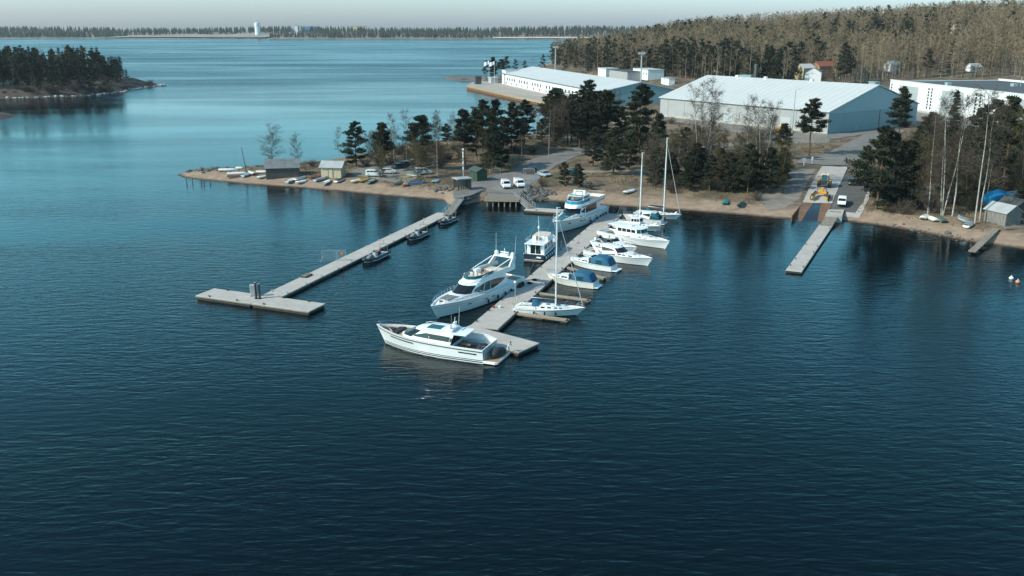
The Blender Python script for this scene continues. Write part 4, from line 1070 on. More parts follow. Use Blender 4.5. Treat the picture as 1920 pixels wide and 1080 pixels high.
# flybridge coaming
f2 = ff-3.0; a2 = X(.10)
outer = [(f2, 0), (f2-.5, 1.05), (f2-1.6, 1.7), (f2-4, 1.98), (f2-6.5, 1.98), (a2, 1.75)]
zt = [zf+.35, zf+.38, zf+.5, zf+.72, zf+.75, zf+.7]
T = Tier([(x+.9, y*.9, zf-.05, x, y, zz) if i < 3 else (x, y, zf-.1, x, y, zz) for i, ((x, y), zz) in enumerate(zip(outer, zt))])
T.wall('flybridge_coaming', M['gel'], r, False)
inn = [(x-.18, max(0, y-.16)) for x, y in outer]
T2 = Tier([(x, y, zf+.05, x, y, zz) for (x, y), zz in zip(inn, zt)]); T2.wall('coaming_lining', M['gel2'], r, False)
cap = MB()
for sd in (1, -1):
    k = len(cap.v)
    for (a, b_), zz in zip(zip(outer, inn), zt): cap.v += [(a[0], sd*a[1], zz), (b_[0], sd*b_[1], zz)]
    cap.f += [(k+2*i, k+2*i+2, k+2*i+3, k+2*i+1) for i in range(len(outer)-1)]
cap.build('coaming_cap', M['gel'], r)
MB().prism([(x, y) for x, y in inn]+[(x, -y) for x, y in inn[::-1]], zf-.16, zf+.06).build('flybridge_floor', M['teakd'], r)
T3 = Tier([(x+.02, y+.0, zz-.02, x-.35, max(0, y-.12), zz+.42) for (x, y), zz in zip(outer[:4], zt[:4])])
T3.wall('fly_windscreen', M['glasst'], r, False)
for y in (-.75, 0, .75): seat(r, f2-2.0, y, zf+.06, .6, 'cream')
MB().box((f2-1.0, .3, zf+.4), (.5, 1.4, .7)).build('helm_console', M['gelgrey'], r, bevel=.08)
MB().box((f2-4.4, 1.25, zf+.3), (2.6, .7, .5)).box((f2-4.4, 1.55, zf+.6), (2.6, .18, .45)).build('sofa', M['cream'], r, bevel=.06)
MB().box((f2-4.4, -1.25, zf+.45), (1.4, .7, .8)).build('wet_bar', M['gel'], r, bevel=.06)
MB().box((f2-4.3, .4, zf+.55), (1.1, .8, .07)).box((f2-4.3, .4, zf+.3), (.14, .14, .5)).build('table', M['teak'], r)
MB().box((f2-7.2, 0, zf+.26), (1.8, 2.6, .4)).build('sunpad', M['cream'], r, bevel=.08)
# arch: raked hoop over the aft flybridge
b = MB(); xa = a2+1.6
for sd in (1, -1):
    b.loft([[(xa-.9+dx*1.0, sd*(1.98+o_), zf+.55) for dx, o_ in ((0, .05), (1.5, .05), (1.5, -.18), (0, -.18))],
            [(xa-1.7+dx*.6, sd*(1.75+o_), zf+1.75) for dx, o_ in ((0, .06), (1.4, .06), (1.4, -.16), (0, -.16))]])
b.box((xa-1.3, 0, zf+1.78), (.95, 3.6, .16)); b.build('radar_arch', M['gel'], r, True)
b = MB()
for sd in (1, -1): b.loft([[(xa-.4+dx, sd*(1.72+o_), zf+1.80) for dx, o_ in ((0, .1), (.3, .1), (.3, -.1), (0, -.1))], [(f2-1.9+dx, sd*(1.72+o_), zf+.62) for dx, o_ in ((0, .06), (.4, .06), (.4, -.06), (0, -.06))]])
b.build('arch_strut', M['gel'], r)
dome(r, (xa-1.3, 1.5, zf+2.2), .36); dome(r, (xa-1.3, -1.5, zf+2.2), .36)
MB().box((xa-1.3, 0, zf+2.0), (.7, 1.4, .3)).box((xa-1.3, .0, zf+2.4), (.2, 1.5, .14)).tube((xa-1.3, 0, zf+2.0), (xa-1.3, 0, zf+3.0), .06).build('radar_bar', M['gel'], r)
for s_ in (1, -1): MB().tube((xa-1.5, s_*1.75, zf+1.8), (xa-1.7, s_*1.85, zf+5.2), .03, .012, 4).build('antenna', M['gel'], r)
h.rail(r, .55, .985, .7, ins=.15, n=11)
MB().prism([(-L/2-1.0, -1.9), (-L/2-1.0, 1.9), (-L/2+.1, 2.2), (-L/2+.1, -2.2)], .15, .42).build('bathing_platform', M['teak'], r)
MB().box((-L/2+.1, 0, 1.05), (.22, 4.2, 1.2)).build('transom_wall', M['gel'], r)
for t in (.12, .22, .30, .40, .52): q = h.P(t, 1, 1); fender(r, q[0], q[1]+.18, .75)
for t in (.06, .1): q = h.P(t, 1, 1); fender(r, q[0], q[1]+.3, .9, rad=.3, h=.9)

# ---- 3: flybridge yacht with blue fly windscreen
bow, stn = at(1037,425,1.7), at(1122,398,.3); bow.z = stn.z = 0
r, L = boat_root('motor_yacht', 'white flybridge yacht with blue glass windscreen and green-topped hardtop near the beach', bow, stn, 'yacht')
h = Hull(L, 5.4, lambda t: 1.95+.25*t+.5*t*t, rake=1.9, tm=.5, p=2.6, st=.92, w1=.25, z0=-.5)
h.build(r, M['gel'], depth=.25, rim=.18); hl = h.o
h.wales(hl, M['gelgrey'], rad=.06, dz=-.1); h.stripe('boot_stripe', 0, .98, -.05, .1, M['navy'], hl)
for t in (.80, .62, .56, .44, .30):
    for sd in (1, -1): h.stripe('porthole', t, t+.035, lambda q: h.sh(q)-.95, lambda q: h.sh(q)-.75, M['glass'], hl, .035, 4, (sd,))
h.deck('side_deck', 0, .99, M['gel'], r); X = lambda t: -L/2+L*t; z1 = h.sh(.6)-.25
T = Tier([(X(.93), 0, z1+.15, X(.90), 0, z1+.4), (X(.90), 1.0, z1+.1, X(.88), .9, z1+.55), (X(.70), 1.9, z1, X(.70), 1.7, z1+.85), (X(.62), 1.95, z1, X(.62), 1.75, z1+.85), (X(.62), 0, z1, X(.62), 0, z1+.85)])
T.wall('trunk_cabin', M['gel'], r, True, None, .05, topname='trunk_top')
MB().add([(X(.895), -.8, z1+.50), (X(.895), .8, z1+.50), (X(.68), 1.35, z1+.93), (X(.68), -1.35, z1+.93), (X(.89), -.7, z1+.62), (X(.89), .7, z1+.62), (X(.685), 1.2, z1+1.03), (X(.685), -1.2, z1+1.03)],
   [(0, 3, 2, 1), (4, 5, 6, 7), (0, 1, 5, 4), (1, 2, 6, 5), (2, 3, 7, 6), (3, 0, 4, 7)]).build('foredeck_cover', M['glasst'], r)
ff = X(.69); a_ = X(.16)
T = Tier([(ff, 0, z1+.7, ff-1.5, 0, z1+1.95), (ff-.4, 1.3, z1+.7, ff-1.8, 1.2, z1+1.95), (ff-1.3, 2.0, z1+.5, ff-2.6, 1.8, z1+1.97), (ff-3.5, 2.2, z1, ff-4.0, 2.0, z1+2.0),
   (a_+2.0, 2.2, z1-.1, a_+1.8, 2.0, z1+2.0), (a_, 2.1, z1-.1, a_+.2, 1.9, z1+1.95), (a_, 0, z1-.1, a_+.2, 0, z1+1.95)])
T.wall('deckhouse', M['gel'], r, True)
T.panel('windscreen', M['glass'], r, 0, 1.95, .1, .85, .015); T.panel('side_window', M['glass'], r, 2.1, 3.0, .3, .85, .015, vl=lambda f: (.4-.1*f, .5+.38*f)); T.panel('side_window', M['glass'], r, 3.05, 3.9, .28, .88, .015); T.panel('saloon_door', M['glass'], r, 5.05, 6, .05, .9, .02)
zf = z1+2.0; f2 = ff-1.2; a2 = X(.06)
outer = [(f2, 0), (f2-.5, 1.3), (f2-1.6, 1.95), (f2-5, 2.15), (a2, 2.0), (a2, 0)]; zt = [zf+.6, zf+.62, zf+.7, zf+.8, zf+.7, zf+.7]
T = Tier([(x+(.8 if i < 3 else 0), y*(.92 if i < 3 else 1), zf-.08, x, y, zz) for i, ((x, y), zz) in enumerate(zip(outer, zt))]); T.wall('flybridge_coaming', M['gel'], r, False)
MB().prism(outer[:-1]+[(x, -y) for x, y in outer[-2:0:-1]], zf-.15, zf+.05).build('flybridge_floor', M['teakd'], r)
T3 = Tier([(x, y, zz, x-.5, max(0, y-.12), zz+.62) for (x, y), zz in zip(outer[:4], zt[:4])]); T3.wall('fly_windscreen', M['glassb'], r, False)
T3.panel('screen_frame', M['gel'], r, 0, 3, .93, 1.0, .01)
hz = zf+2.15
MB().prism([(f2-1.8, -1.5), (f2-1.8, 1.5), (f2-2.4, 1.75), (f2-6.2, 1.75), (f2-6.2, -1.75), (f2-2.4, -1.75)], hz-.14, hz).build('hardtop', M['gel'], r, bevel=.04)
MB().prism([(f2-1.9, -1.35), (f2-1.9, 1.35), (f2-3.3, 1.5), (f2-3.3, -1.5)], hz, hz+.05).build('hardtop_glass', M['glasst'], r)
b = MB()
for sd in (1, -1):
    for x0, x1 in ((f2-2.5, f2-2.6), (f2-5.8, f2-5.6)): b.loft([[(x0+dx, sd*(1.95+o_), zf+.6) for dx, o_ in ((-.3, .05), (.3, .05), (.3, -.06), (-.3, -.06))], [(x1+dx, sd*(1.6+o_), hz-.12) for dx, o_ in ((-.2, .05), (.2, .05), (.2, -.06), (-.2, -.06))]])
b.build('hardtop_leg', M['gel'], r)
dome(r, (f2-4.6, 1.1, hz+.45), .36); dome(r, (f2-4.6, -1.1, hz+.45), .36); MB().box((f2-4.6, 0, hz+.2), (.8, 1.2, .4)).box((f2-4.6, 0, hz+.7), (.22, 1.7, .15)).build('radar_bar', M['gel'], r)
for y in (-.7, .7): seat(r, f2-2.9, y, zf+.05, .8, 'greyc')
MB().box((f2-1.3, 0, zf+.5), (.6, 2.0, .7)).build('helm_console', M['dark'], r); MB().box((f2-6.5, .8, zf+.3), (2.4, .9, .5)).build('sofa', M['cream'], r, bevel=.05)
MB().path([(a2+2.6, 2.1, zf+.75), (a2+2.4, 2.1, zf+1.3), (a2+.05, 1.95, zf+1.3), (a2+.05, -1.95, zf+1.3), (a2+2.4, -2.1, zf+1.3), (a2+2.6, -2.1, zf+.75)], .03).build('fly_rail', M['steel'], r)
h.rail(r, .5, .985, .75, n=10, ins=.1)
MB().prism([(-L/2-1.1, -2), (-L/2-1.1, 2), (-L/2+.1, 2.3), (-L/2+.1, -2.3)], .15, .42).build('bathing_platform', M['teak'], r)
MB().box((-L/2+.1, 0, 1.15), (.22, 4.6, 1.3)).build('transom_wall', M['gel'], r)
for t in (.1, .17, .24, .33, .48): q = h.P(t, 1, 1); fender(r, q[0], q[1]+.2, .8, rad=.2)

# ---- 4: white trawler with navy transom, stern to the viewer
stn = (at(983,490,0)+at(1019,490,0))/2; bow = stn+PD*12.0
r, L = boat_root('trawler_yacht', 'white trawler yacht with navy blue hull and stern towards the viewer', bow, stn, 'boat')
h = Hull(L, 4.0, lambda t: 1.25+.2*t+.75*t*t, rake=.9, tm=.45, p=2.6, st=.95, w0=.95, w1=.4, z0=-.4)
h.build(r, M['navy'], depth=.3, rim=.14); hl = h.o
h.stripe('white_stripe', 0, .985, .12, .26, M['gel'], hl); h.wales(hl, M['gel'], rad=.09, dz=-.02)
MB().box((-L/2-.01, 0, .19), (.03, 3.5, .13)).build('transom_stripe', M['gel'], hl); MB().path([(-L/2-.04, .25, .98), (-L/2-.04, .25, .5), (-L/2-.04, -.25, .5), (-L/2-.04, -.25, .98)], .035).build('boarding_ladder', M['steel'], hl)
MB().box((-L/2-.02, -.9, .75), (.03, .8, .25)).build('name_plate', M['gel'], hl)
h.deck('deck', 0, .99, M['gel2'], r); X = lambda t: -L/2+L*t; z1 = h.sh(.2)-.3
T = Tier([(X(.66), 0, z1, X(.62), 0, z1+1.95), (X(.65), 1.1, z1, X(.61), 1.0, z1+1.95), (X(.58), 1.55, z1, X(.56), 1.45, z1+1.95), (X(.08), 1.62, z1, X(.08), 1.55, z1+1.95), (X(.08), 0, z1, X(.08), 0, z1+1.95)])
T.wall('cabin', M['gel'], r, True, topname='boat_deck')
T.panel('windscreen', M['glass'], r, 0.05, .95, .5, .88, .015); T.panel('windscreen', M['glass'], r, 1.05, 1.95, .5, .88, .015)
for u in (2.1, 2.4, 2.7): T.panel('side_window', M['glass'], r, u, u+.22, .5, .85, .015)
T.panel('aft_door', M['glass'], r, 3.42, 3.98, .08, .9, .02, sides=(1, -1))
MB().box((X(.08)-.03, 0, z1+1.0), (.04, .1, 1.7)).build('door_post', M['gel'], r)
zr = z1+1.95
MB().prism([(X(.0), -1.85), (X(.0), 1.85), (X(.60), 1.7), (X(.66), 1.0), (X(.66), -1.0), (X(.60), -1.7)], zr, zr+.12).build('roof_overhang', M['gel'], r, bevel=.03)
for s_ in (1, -1): MB().tube((X(.005)+.15, s_*1.6, z1), (X(.005)+.15, s_*1.7, zr), .05).build('roof_post', M['gel'], r)
T = Tier([(X(.62), 0, zr+.12, X(.58), 0, zr+.95), (X(.60), 1.2, zr+.12, X(.56), 1.15, zr+.95), (X(.50), 1.45, zr+.12, X(.48), 1.4, zr+.9), (X(.30), 1.45, zr+.12, X(.30), 1.4, zr+.8), (X(.30), 0, zr+.12, X(.30), 0, zr+.8)])
T.wall('flybridge', M['gel'], r, True, M['cream'], .0, topname='fly_cover')
MB().box((X(.30)-.5, .3, zr+.5), (.5, .5, .75)).build('deck_box', M['teakd'], r)
MB().tube((X(.24), 0, zr+.1), (X(.22), 0, zr+4.6), .07, .04).build('mast', M['gel'], r); dome(r, (X(.24)-.05, -.0, zr+2.6), .2)
MB().path([(X(.22), 0, zr+4.3), (X(.01), 1.5, zr+.2)], .02).path([(X(.22), 0, zr+4.3), (X(.01), -1.5, zr+.2)], .02).build('stay', M['steel'], r)
b = MB()
for s_ in (1, -1):
    pts = [(X(.02), s_*1.75, zr+.12+.75), (X(.3), s_*1.72, zr+.87)]; b.path(pts, .025)
    for q in np.linspace(0, 1, 5): x = pts[0][0]+(pts[1][0]-pts[0][0])*q; b.tube((x, pts[0][1], zr+.1), (x, pts[0][1], zr+.87), .02, n=4)
b.tube((X(.02), 1.75, zr+.87), (X(.02), -1.75, zr+.87), .025).build('railing', M['steel'], r)
h.rail(r, .4, .985, .8, n=8)
for t in (.05, .14, .24, .34, .45): q = h.P(t, 1, -1); fender(r, q[0], q[1]-.16, .7, 'gel', .15, .5)
MB().prism([(-L/2-.8, -1.6), (-L/2-.8, 1.6), (-L/2, 1.8), (-L/2, -1.8)], .1, .2).build('bathing_platform', M['teakd'], r)

# ---- sailing boats
def sailboat(name, label, bow, stn, B, mast_h, mast_t, dodger='blue', cover=True, rake=1.5, boom=True, furl=True, hullm='gel'):
    r, L = boat_root(name, label, bow, stn, 'sailing boat')
    h = Hull(L, B, lambda t: .95+.0*t+.28*t*t, rake=rake, tm=.42, p=2.0, st=.72, w0=.82, w1=.3, z0=-.25)
    h.build(r, M[hullm], depth=.08, rim=.06); hl = h.o
    h.stripe('cove_stripe', .04, .98, lambda t: h.sh(t)-.16, lambda t: h.sh(t)-.11, M['navy'], hl); h.stripe('boot_stripe', 0, .97, -.03, .07, M['navy'], hl)
    h.deck('deck', 0, .985, M['gel2'], r); X = lambda t: -L/2+L*t; z1 = h.sh(.4)-.08
    T = Tier([(X(.80), 0, z1+.05, X(.76), 0, z1+.22), (X(.72), .55, z1, X(.70), .45, z1+.34), (X(.55), .95, z1, X(.55), .78, z1+.46), (X(.33), 1.0, z1, X(.33), .82, z1+.52), (X(.32), 0, z1, X(.32), 0, z1+.52)])
    T.wall('coachroof', M['gel'], r, True, None, .06, topname='coachroof_top')
    for u in (1.2, 1.6, 2.1, 2.5): T.panel('window', M['glass'], r, u, u+.25, .35, .75, .012)
    for x in (.62, .48): MB().box((X(x), 0, z1+.52), (.6, .6, .06)).build('hatch', M['glasst'], r)
    MB().box((X(.19), 0, z1-.05), (L*.24, 1.1, .16)).build('cockpit_sole', M['teakd'], r)
    for s_ in (1, -1): MB().box((X(.19), s_*.85, z1+.16), (L*.25, .42, .34)).build('coaming', M['gel'], r, bevel=.05)
    MB().tube((X(.12), 0, z1), (X(.12), 0, z1+.75), .06).build('steering_pedestal', M['gel'], r)
    b = MB(); 
    for i in range(12): a, c = i*math.pi/6, (i+1)*math.pi/6; b.tube((X(.115), .4*math.cos(a), z1+.75+.4*math.sin(a)), (X(.115), .4*math.cos(c), z1+.75+.4*math.sin(c)), .02, n=4)
    b.build('wheel', M['steel'], r)
    mx = X(mast_t)
    ms = MB().loft([[(mx+.11*math.cos(a)*k, .08*math.sin(a)*k, z) for a in [i*math.pi/4 for i in range(8)]] for z, k in ((z1+.3, 1), (mast_h*.8, 1), (mast_h, .7))]).build('mast', M['white'], r, True)
    for zf_ in (.42, .70): MB().tube((mx, -.9, mast_h*zf_), (mx, .9, mast_h*zf_), .035, n=4).build('spreader', M['white'], ms)
    MB().box((mx+.15, 0, mast_h+.05), (.6, .05, .05)).build('masthead', M['white'], ms)
    b = MB()
    for s_ in (1, -1): b.tube((mx, 0, mast_h*.97), (mx-.1, s_*B*.46, z1+.05), .014, n=3); b.tube((mx, s_*.9, mast_h*.70), (mx-.1, s_*B*.46, z1+.05), .012, n=3); b.tube((mx, s_*.9, mast_h*.42), (mx, s_*B*.45, z1+.05), .012, n=3)
    b.tube((mx, 0, mast_h), (X(.02), 0, z1+.1), .014, n=3).build('rigging', M['steel'], r)
    if furl: MB().tube((X(.965), 0, z1+.5), (mx+.1, 0, mast_h*.93), .075, .035, 6).build('furled_jib', M['gelgrey'], r)
    if boom:
        MB().tube((mx, 0, z1+1.35), (mx-L*.34, 0, z1+1.45), .07).build('boom', M['white'], r)
        b = MB(); rs = []
        for q, k in ((0, .8), (.1, 1.2), (.5, 1), (.95, .5)): rs.append([(mx-.1-L*.33*q, .16*k*math.cos(a), z1+1.55+.1*q+.2*k*math.sin(a)) for a in [i*math.pi/4 for i in range(8)]])
        b.loft(rs).build('sail_cover', M['dark'] if cover else M['gel'], r, True)
    if dodger:
        b = MB(); rs = []
        for x, k in ((X(.36), .55), (X(.335), .85), (X(.29), 1.0), (X(.26), .98)): rs.append([(x, .95*math.cos(a)*(.9+.1*k), z1+.42+.85*k*math.sin(a)) for a in [i*math.pi/8 for i in range(9)]])
        n = 9; b.v = [p for q in rs for p in q]; b.f = [(j*n+i, j*n+i+1, j*n+n+i+1, j*n+n+i) for j in range(3) for i in range(8)]
        b.build('spray_hood', M[dodger], r, True)
    h.rail(r, .86, .985, .6, n=4, ins=.05); h.rail(r, .02, .84, .55, n=7, ins=.06, rad=.014, close=False, mid=True, name='lifelines')
    b = MB().path([(X(.01), 1.1, z1), (X(-.005), 1.0, z1+.65), (X(-.005), -1.0, z1+.65), (X(.01), -1.1, z1)], .03); b.build('pushpit', M['steel'], r)
    return r, h, X, z1
r, h, X, z1 = sailboat('sailing_boat', 'white sailing boat nearest the viewer with bare mast and blue spray hood', at(1098,578,1.1).xy.to_3d(), at(964,574,.9).xy.to_3d(), 3.3, 15.6, .585)
for y in (.9, -.9): b = MB(); [b.tube((X(.03), y+.24*math.cos(i*.7), z1+.75+.24*math.sin(i*.7)), (X(.03), y+.24*math.cos((i+1)*.7), z1+.75+.24*math.sin((i+1)*.7)), .07, n=5) for i in range(9)]; b.build('lifebuoy', mat('pale_yellow_float', (.62, .55, .22), .6), r)
for t in (.3, .45, .6): q = h.P(t, 1, -1); fender(r, q[0], q[1]-.1, .55, 'navy', .13, .5)
sailboat('sailing_boat', 'white sailing boat nearest the beach with the taller mast', at(1278,403,1.1).xy.to_3d(), at(1190,397,.9).xy.to_3d(), 3.4, 17.2, .62, 'tealc')
SB2 = sailboat('motor_sailer', 'white motorsailer with dark-windowed wheelhouse and shorter mast', at(1240,424,1.2).xy.to_3d(), at(1150,417,.9).xy.to_3d(), 3.5, 15.6, .55, None, boom=False, furl=False)
r, h, X, z1 = SB2
T = Tier([(X(.62), 0, z1+.3, X(.59), 0, z1+1.6), (X(.60), .9, z1+.3, X(.575), .8, z1+1.6), (X(.40), 1.1, z1+.2, X(.40), 1.0, z1+1.62), (X(.40), 0, z1+.2, X(.40), 0, z1+1.62)])
T.wall('wheelhouse', M['gel'], r, True, None, .05, topname='wheelhouse_roof')
T.panel('windscreen', M['glass'], r, .04, .95, .45, .85, .014)
for u in (1.08, 1.38, 1.68): T.panel('side_window', M['glass'], r, u, u+.24, .45, .85, .014)

# ---- cabin motor boats on the right side of the pier
def cruiser(name, label, bow, stn, B, fb, style, canopy=None, arch=False, rail=True, hullm='gel', dark_cover=False, plat=.7, group=None):
    r, L = boat_root(name, label, bow, stn, 'motor boat')
    h = Hull(L, B, lambda t: fb*(1+.05*t+.35*t*t), rake=1.2, tm=.45, p=2.3, st=.9, w0=.9, w1=.25, z0=-.3)
    h.build(r, M[hullm], depth=lambda t: .15 if t > .36 else min(.75, fb*.6), rim=.12); hl = h.o
    h.wales(hl, M['gelgrey'], rad=.045, dz=-.06); h.stripe('boot_stripe', 0, .98, -.02, .07, M['navy'], hl)
    h.deck('foredeck', .36, .985, M['gel2'], r); h.deck('cockpit_sole', 0, .36, M['greyc'] if not dark_cover else M['dark'], r)
    X = lambda t: -L/2+L*t; z1 = h.sh(.55)-.15; w = B/2
    MB().box((X(.36), 0, h.sh(.36)-.35), (.08, B*.84, .6)).build('bulkhead', M['gel'], r)
    MB().box((X(.01)+.04, 0, fb*.62), (.14, B*.82, fb*.75)).build('transom_wall', M['gel'], r)
    if plat: MB().prism([(X(0)-plat, -w*.7), (X(0)-plat, w*.7), (X(0)+.02, w*.82), (X(0)+.02, -w*.82)], .1, .28).build('bathing_platform', M['gel'], r, bevel=.03)
    T = Tier([(X(.90), 0, z1+.15, X(.86), 0, z1+.28), (X(.82), w*.42, z1+.08, X(.79), w*.35, z1+.4), (X(.66), w*.72, z1, X(.66), w*.6, z1+.55), (X(.5), w*.78, z1-.05, X(.5), w*.66, z1+.6), (X(.5), 0, z1-.05, X(.5), 0, z1+.6)])
    T.wall('trunk_cabin', M['gel'], r, True, None, .08, topname='trunk_top')
    for u in (1.5, 2.1, 2.5): T.panel('cabin_window', M['glass'], r, u, u+.33, .42, .8, .012)
    MB().box((X(.73), 0, z1+.56), (.55, .55, .07)).build('deck_hatch', M['glasst'], r)
    if style == 'open':       # raked windscreen, hood aft
        T = Tier([(X(.55), 0, z1+.58, X(.49), 0, z1+1.15), (X(.53), w*.5, z1+.56, X(.475), w*.46, z1+1.13), (X(.47), w*.72, z1+.5, X(.44), w*.66, z1+1.1), (X(.36), w*.78, z1+.35, X(.37), w*.74, z1+.95)])
        T.wall('windscreen', M['glass'], r, False); T.panel('screen_frame', M['gel'], r, 0, 3, .94, 1.02, .012, join=True)
    if style == 'hardtop':
        T = Tier([(X(.62), 0, z1+.5, X(.52), 0, z1+1.35), (X(.60), w*.5, z1+.5, X(.505), w*.48, z1+1.35), (X(.53), w*.74, z1+.35, X(.46), w*.64, z1+1.38), (X(.30), w*.8, z1, X(.26), w*.68, z1+1.42), (X(.26), 0, z1, X(.22), 0, z1+1.42)])
        T.wall('deckhouse', M['gel'], r, True, None, .1); T.panel('windscreen', M['glass'], r, 0, 1.9, .15, .9, .014); T.panel('side_window', M['glass'], r, 2.1, 2.95, .4, .86, .014, vl=lambda f: (.45-.1*f, .62+.24*f**.5))
    if style == 'pilot':
        T = Tier([(X(.66), 0, z1+.4, X(.62), 0, z1+1.75), (X(.65), w*.5, z1+.4, X(.615), w*.48, z1+1.75), (X(.60), w*.76, z1+.3, X(.575), w*.68, z1+1.75), (X(.28), w*.8, z1-.05, X(.28), w*.72, z1+1.72), (X(.28), 0, z1-.05, X(.28), 0, z1+1.72)])
        T.wall('wheelhouse', M['gel'], r, True, None, .05, topname='wheelhouse_top'); T.panel('windscreen', M['glass'], r, .03, .95, .42, .88, .014); T.panel('windscreen', M['glass'], r, 1.05, 1.95, .42, .88, .014)
        for u in (2.06, 2.28, 2.5, 2.72): T.panel('side_window', M['glass'], r, u, u+.19, .46, .84, .014)
        MB().prism([(X(.16), -w*.78), (X(.16), w*.78), (X(.60), w*.76), (X(.645), w*.5), (X(.645), -w*.5), (X(.60), -w*.76)], z1+1.76, z1+1.86).build('roof', M['gel'], r, bevel=.03)
        MB().box((X(.45), 0, z1+1.95), (.5, 1.0, .14)).build('radar_bar', M['gel'], r); MB().tube((X(.4), 0, z1+1.85), (X(.39), 0, z1+3.0), .04).build('mast', M['gel'], r)
    if canopy:
        z0 = fb+.05; rs = []
        for x, k, hh in ((X(.43), .85, z1+1.12), (X(.37), .9, z1+1.42), (X(.22), .92, z1+1.48), (X(.10), .86, z1+1.25), (X(.04), .8, z1+.5)):
            rs.append([(x, w*k, z0), (x, w*k, z0+(hh-z0)*.6), (x, w*k*.88, hh-.1), (x, w*k*.5, hh), (x, -w*k*.5, hh), (x, -w*k*.88, hh-.1), (x, -w*k, z0+(hh-z0)*.6), (x, -w*k, z0)])
        b = MB(); b.v = [p for q in rs for p in q]; b.f = [(j*8+i, j*8+i+1, j*8+8+i+1, j*8+8+i) for j in range(4) for i in range(7)]+[tuple(range(7, -1, -1)), tuple(range(32, 40))]
        cv = b.build('canopy', M[canopy], r, True)
        for sd in (1, -1): MB().add([(X(.33), sd*(w*.915+.01), z0+.1), (X(.2), sd*(w*.925+.01), z0+.1), (X(.2), sd*(w*.925+.01), z0+(z1+1.48-z0)*.55), (X(.33), sd*(w*.915+.01), z0+(z1+1.42-z0)*.55)], [(0, 1, 2, 3)]).build('canopy_window', M['glasst'], cv)
    if arch:
        b = MB()
        for sd in (1, -1): b.loft([[(X(.24)+dx, sd*(w*.86+o_), fb+.05) for dx, o_ in ((-.45, .05), (.35, .05), (.35, -.08), (-.45, -.08))], [(X(.11)+dx, sd*(w*.68+o_), z1+1.75) for dx, o_ in ((-.22, .05), (.22, .05), (.22, -.08), (-.22, -.08))]])
        b.box((X(.11), 0, z1+1.76), (.44, w*1.4, .12)); b.build('radar_arch', M['gel'], r, True); dome(r, (X(.11), 0, z1+2.05), .22)
    if not canopy:
        MB().box((X(.06), 0, fb*.75), (.6, B*.7, .35)).build('bench', M['cream'] if not dark_cover else M['dark'], r, bevel=.05)
        for y in (-.5, .5): seat(r, X(.29), y*w, fb*.45, .6, 'cream' if not dark_cover else 'dark')
    if dark_cover:
        rs = []
        for x, k, hh in ((X(.46), .7, z1+.75), (X(.36), .86, z1+.8), (X(.18), .88, fb+.45), (X(.04), .8, fb+.1)): rs.append([(x, w*k, fb*.98), (x, w*k*.6, hh), (x, 0, hh+.08), (x, -w*k*.6, hh), (x, -w*k, fb*.98)])
        b = MB(); b.v = [p for q in rs for p in q]; b.f = [(j*5+i, j*5+i+1, j*5+5+i+1, j*5+5+i) for j in range(3) for i in range(4)]; b.build('cockpit_cover', M['dark'], r, True)
    if rail: h.rail(r, .5, .985, .55, n=8, ins=.08, mid=False)
    for t in (.2, .4): q = h.P(t, 1, -1); fender(r, q[0], q[1]-.12, fb*.6, 'gel', .11, .45)
    return r, h, X, z1
F3 = lambda x, y, z=0.0: at(x, y, z).xy.to_3d()
cruiser('motor_boat', 'white motor boat with blue canopy between two finger piers, second from the pier head', F3(1024,513,1.2), F3(1118,532,.6), 3.0, 1.0, 'open', 'blue', hullm='gel2')
cruiser('motor_boat', 'white motor boat with teal blue canopy and bow at the pier', F3(1066,484,1.0), F3(1152,501,.6), 3.1, .95, 'open', 'blue', plat=1.0)
r, h, X, z1 = cruiser('motor_boat', 'white hardtop sports cruiser with raked arch and bow pointing right', F3(1224,487,1.3), F3(1103,470,.7), 3.7, 1.15, 'hardtop', arch=True)
cruiser('motor_boat', 'small white open boat under a dark cockpit cover', F3(1195,466,1.0), F3(1118,452,.6), 2.9, .9, 'open', dark_cover=True)
r, h, X, z1 = cruiser('motor_boat', 'long white pilothouse boat with a flat roof and side windows', F3(1256,455,1.4), F3(1130,434,.8), 3.9, 1.25, 'pilot')
h.stripe('knuckle_stripe', .02, .98, lambda t: h.sh(t)-.42, lambda t: h.sh(t)-.37, M['gelgrey'], h.o)
r, h, X, z1 = cruiser('motor_boat', 'white sports cruiser with green glass cockpit and bow at the pier', F3(1168,404,1.1), F3(1243,414,.7), 3.5, 1.05, 'hardtop')
T = Tier([(X(.30), 0, z1+.5, X(.26), 0, z1+1.35), (X(.30), 1.3, z1+.1, X(.25), 1.1, z1+1.35), (X(.05), 1.4, z1+.1, X(.16), 1.1, z1+1.3), (X(.05), 0, z1+.1, X(.16), 0, z1+1.3)]); T.wall('aft_screen', M['glasst'], r, True, M['gel'])

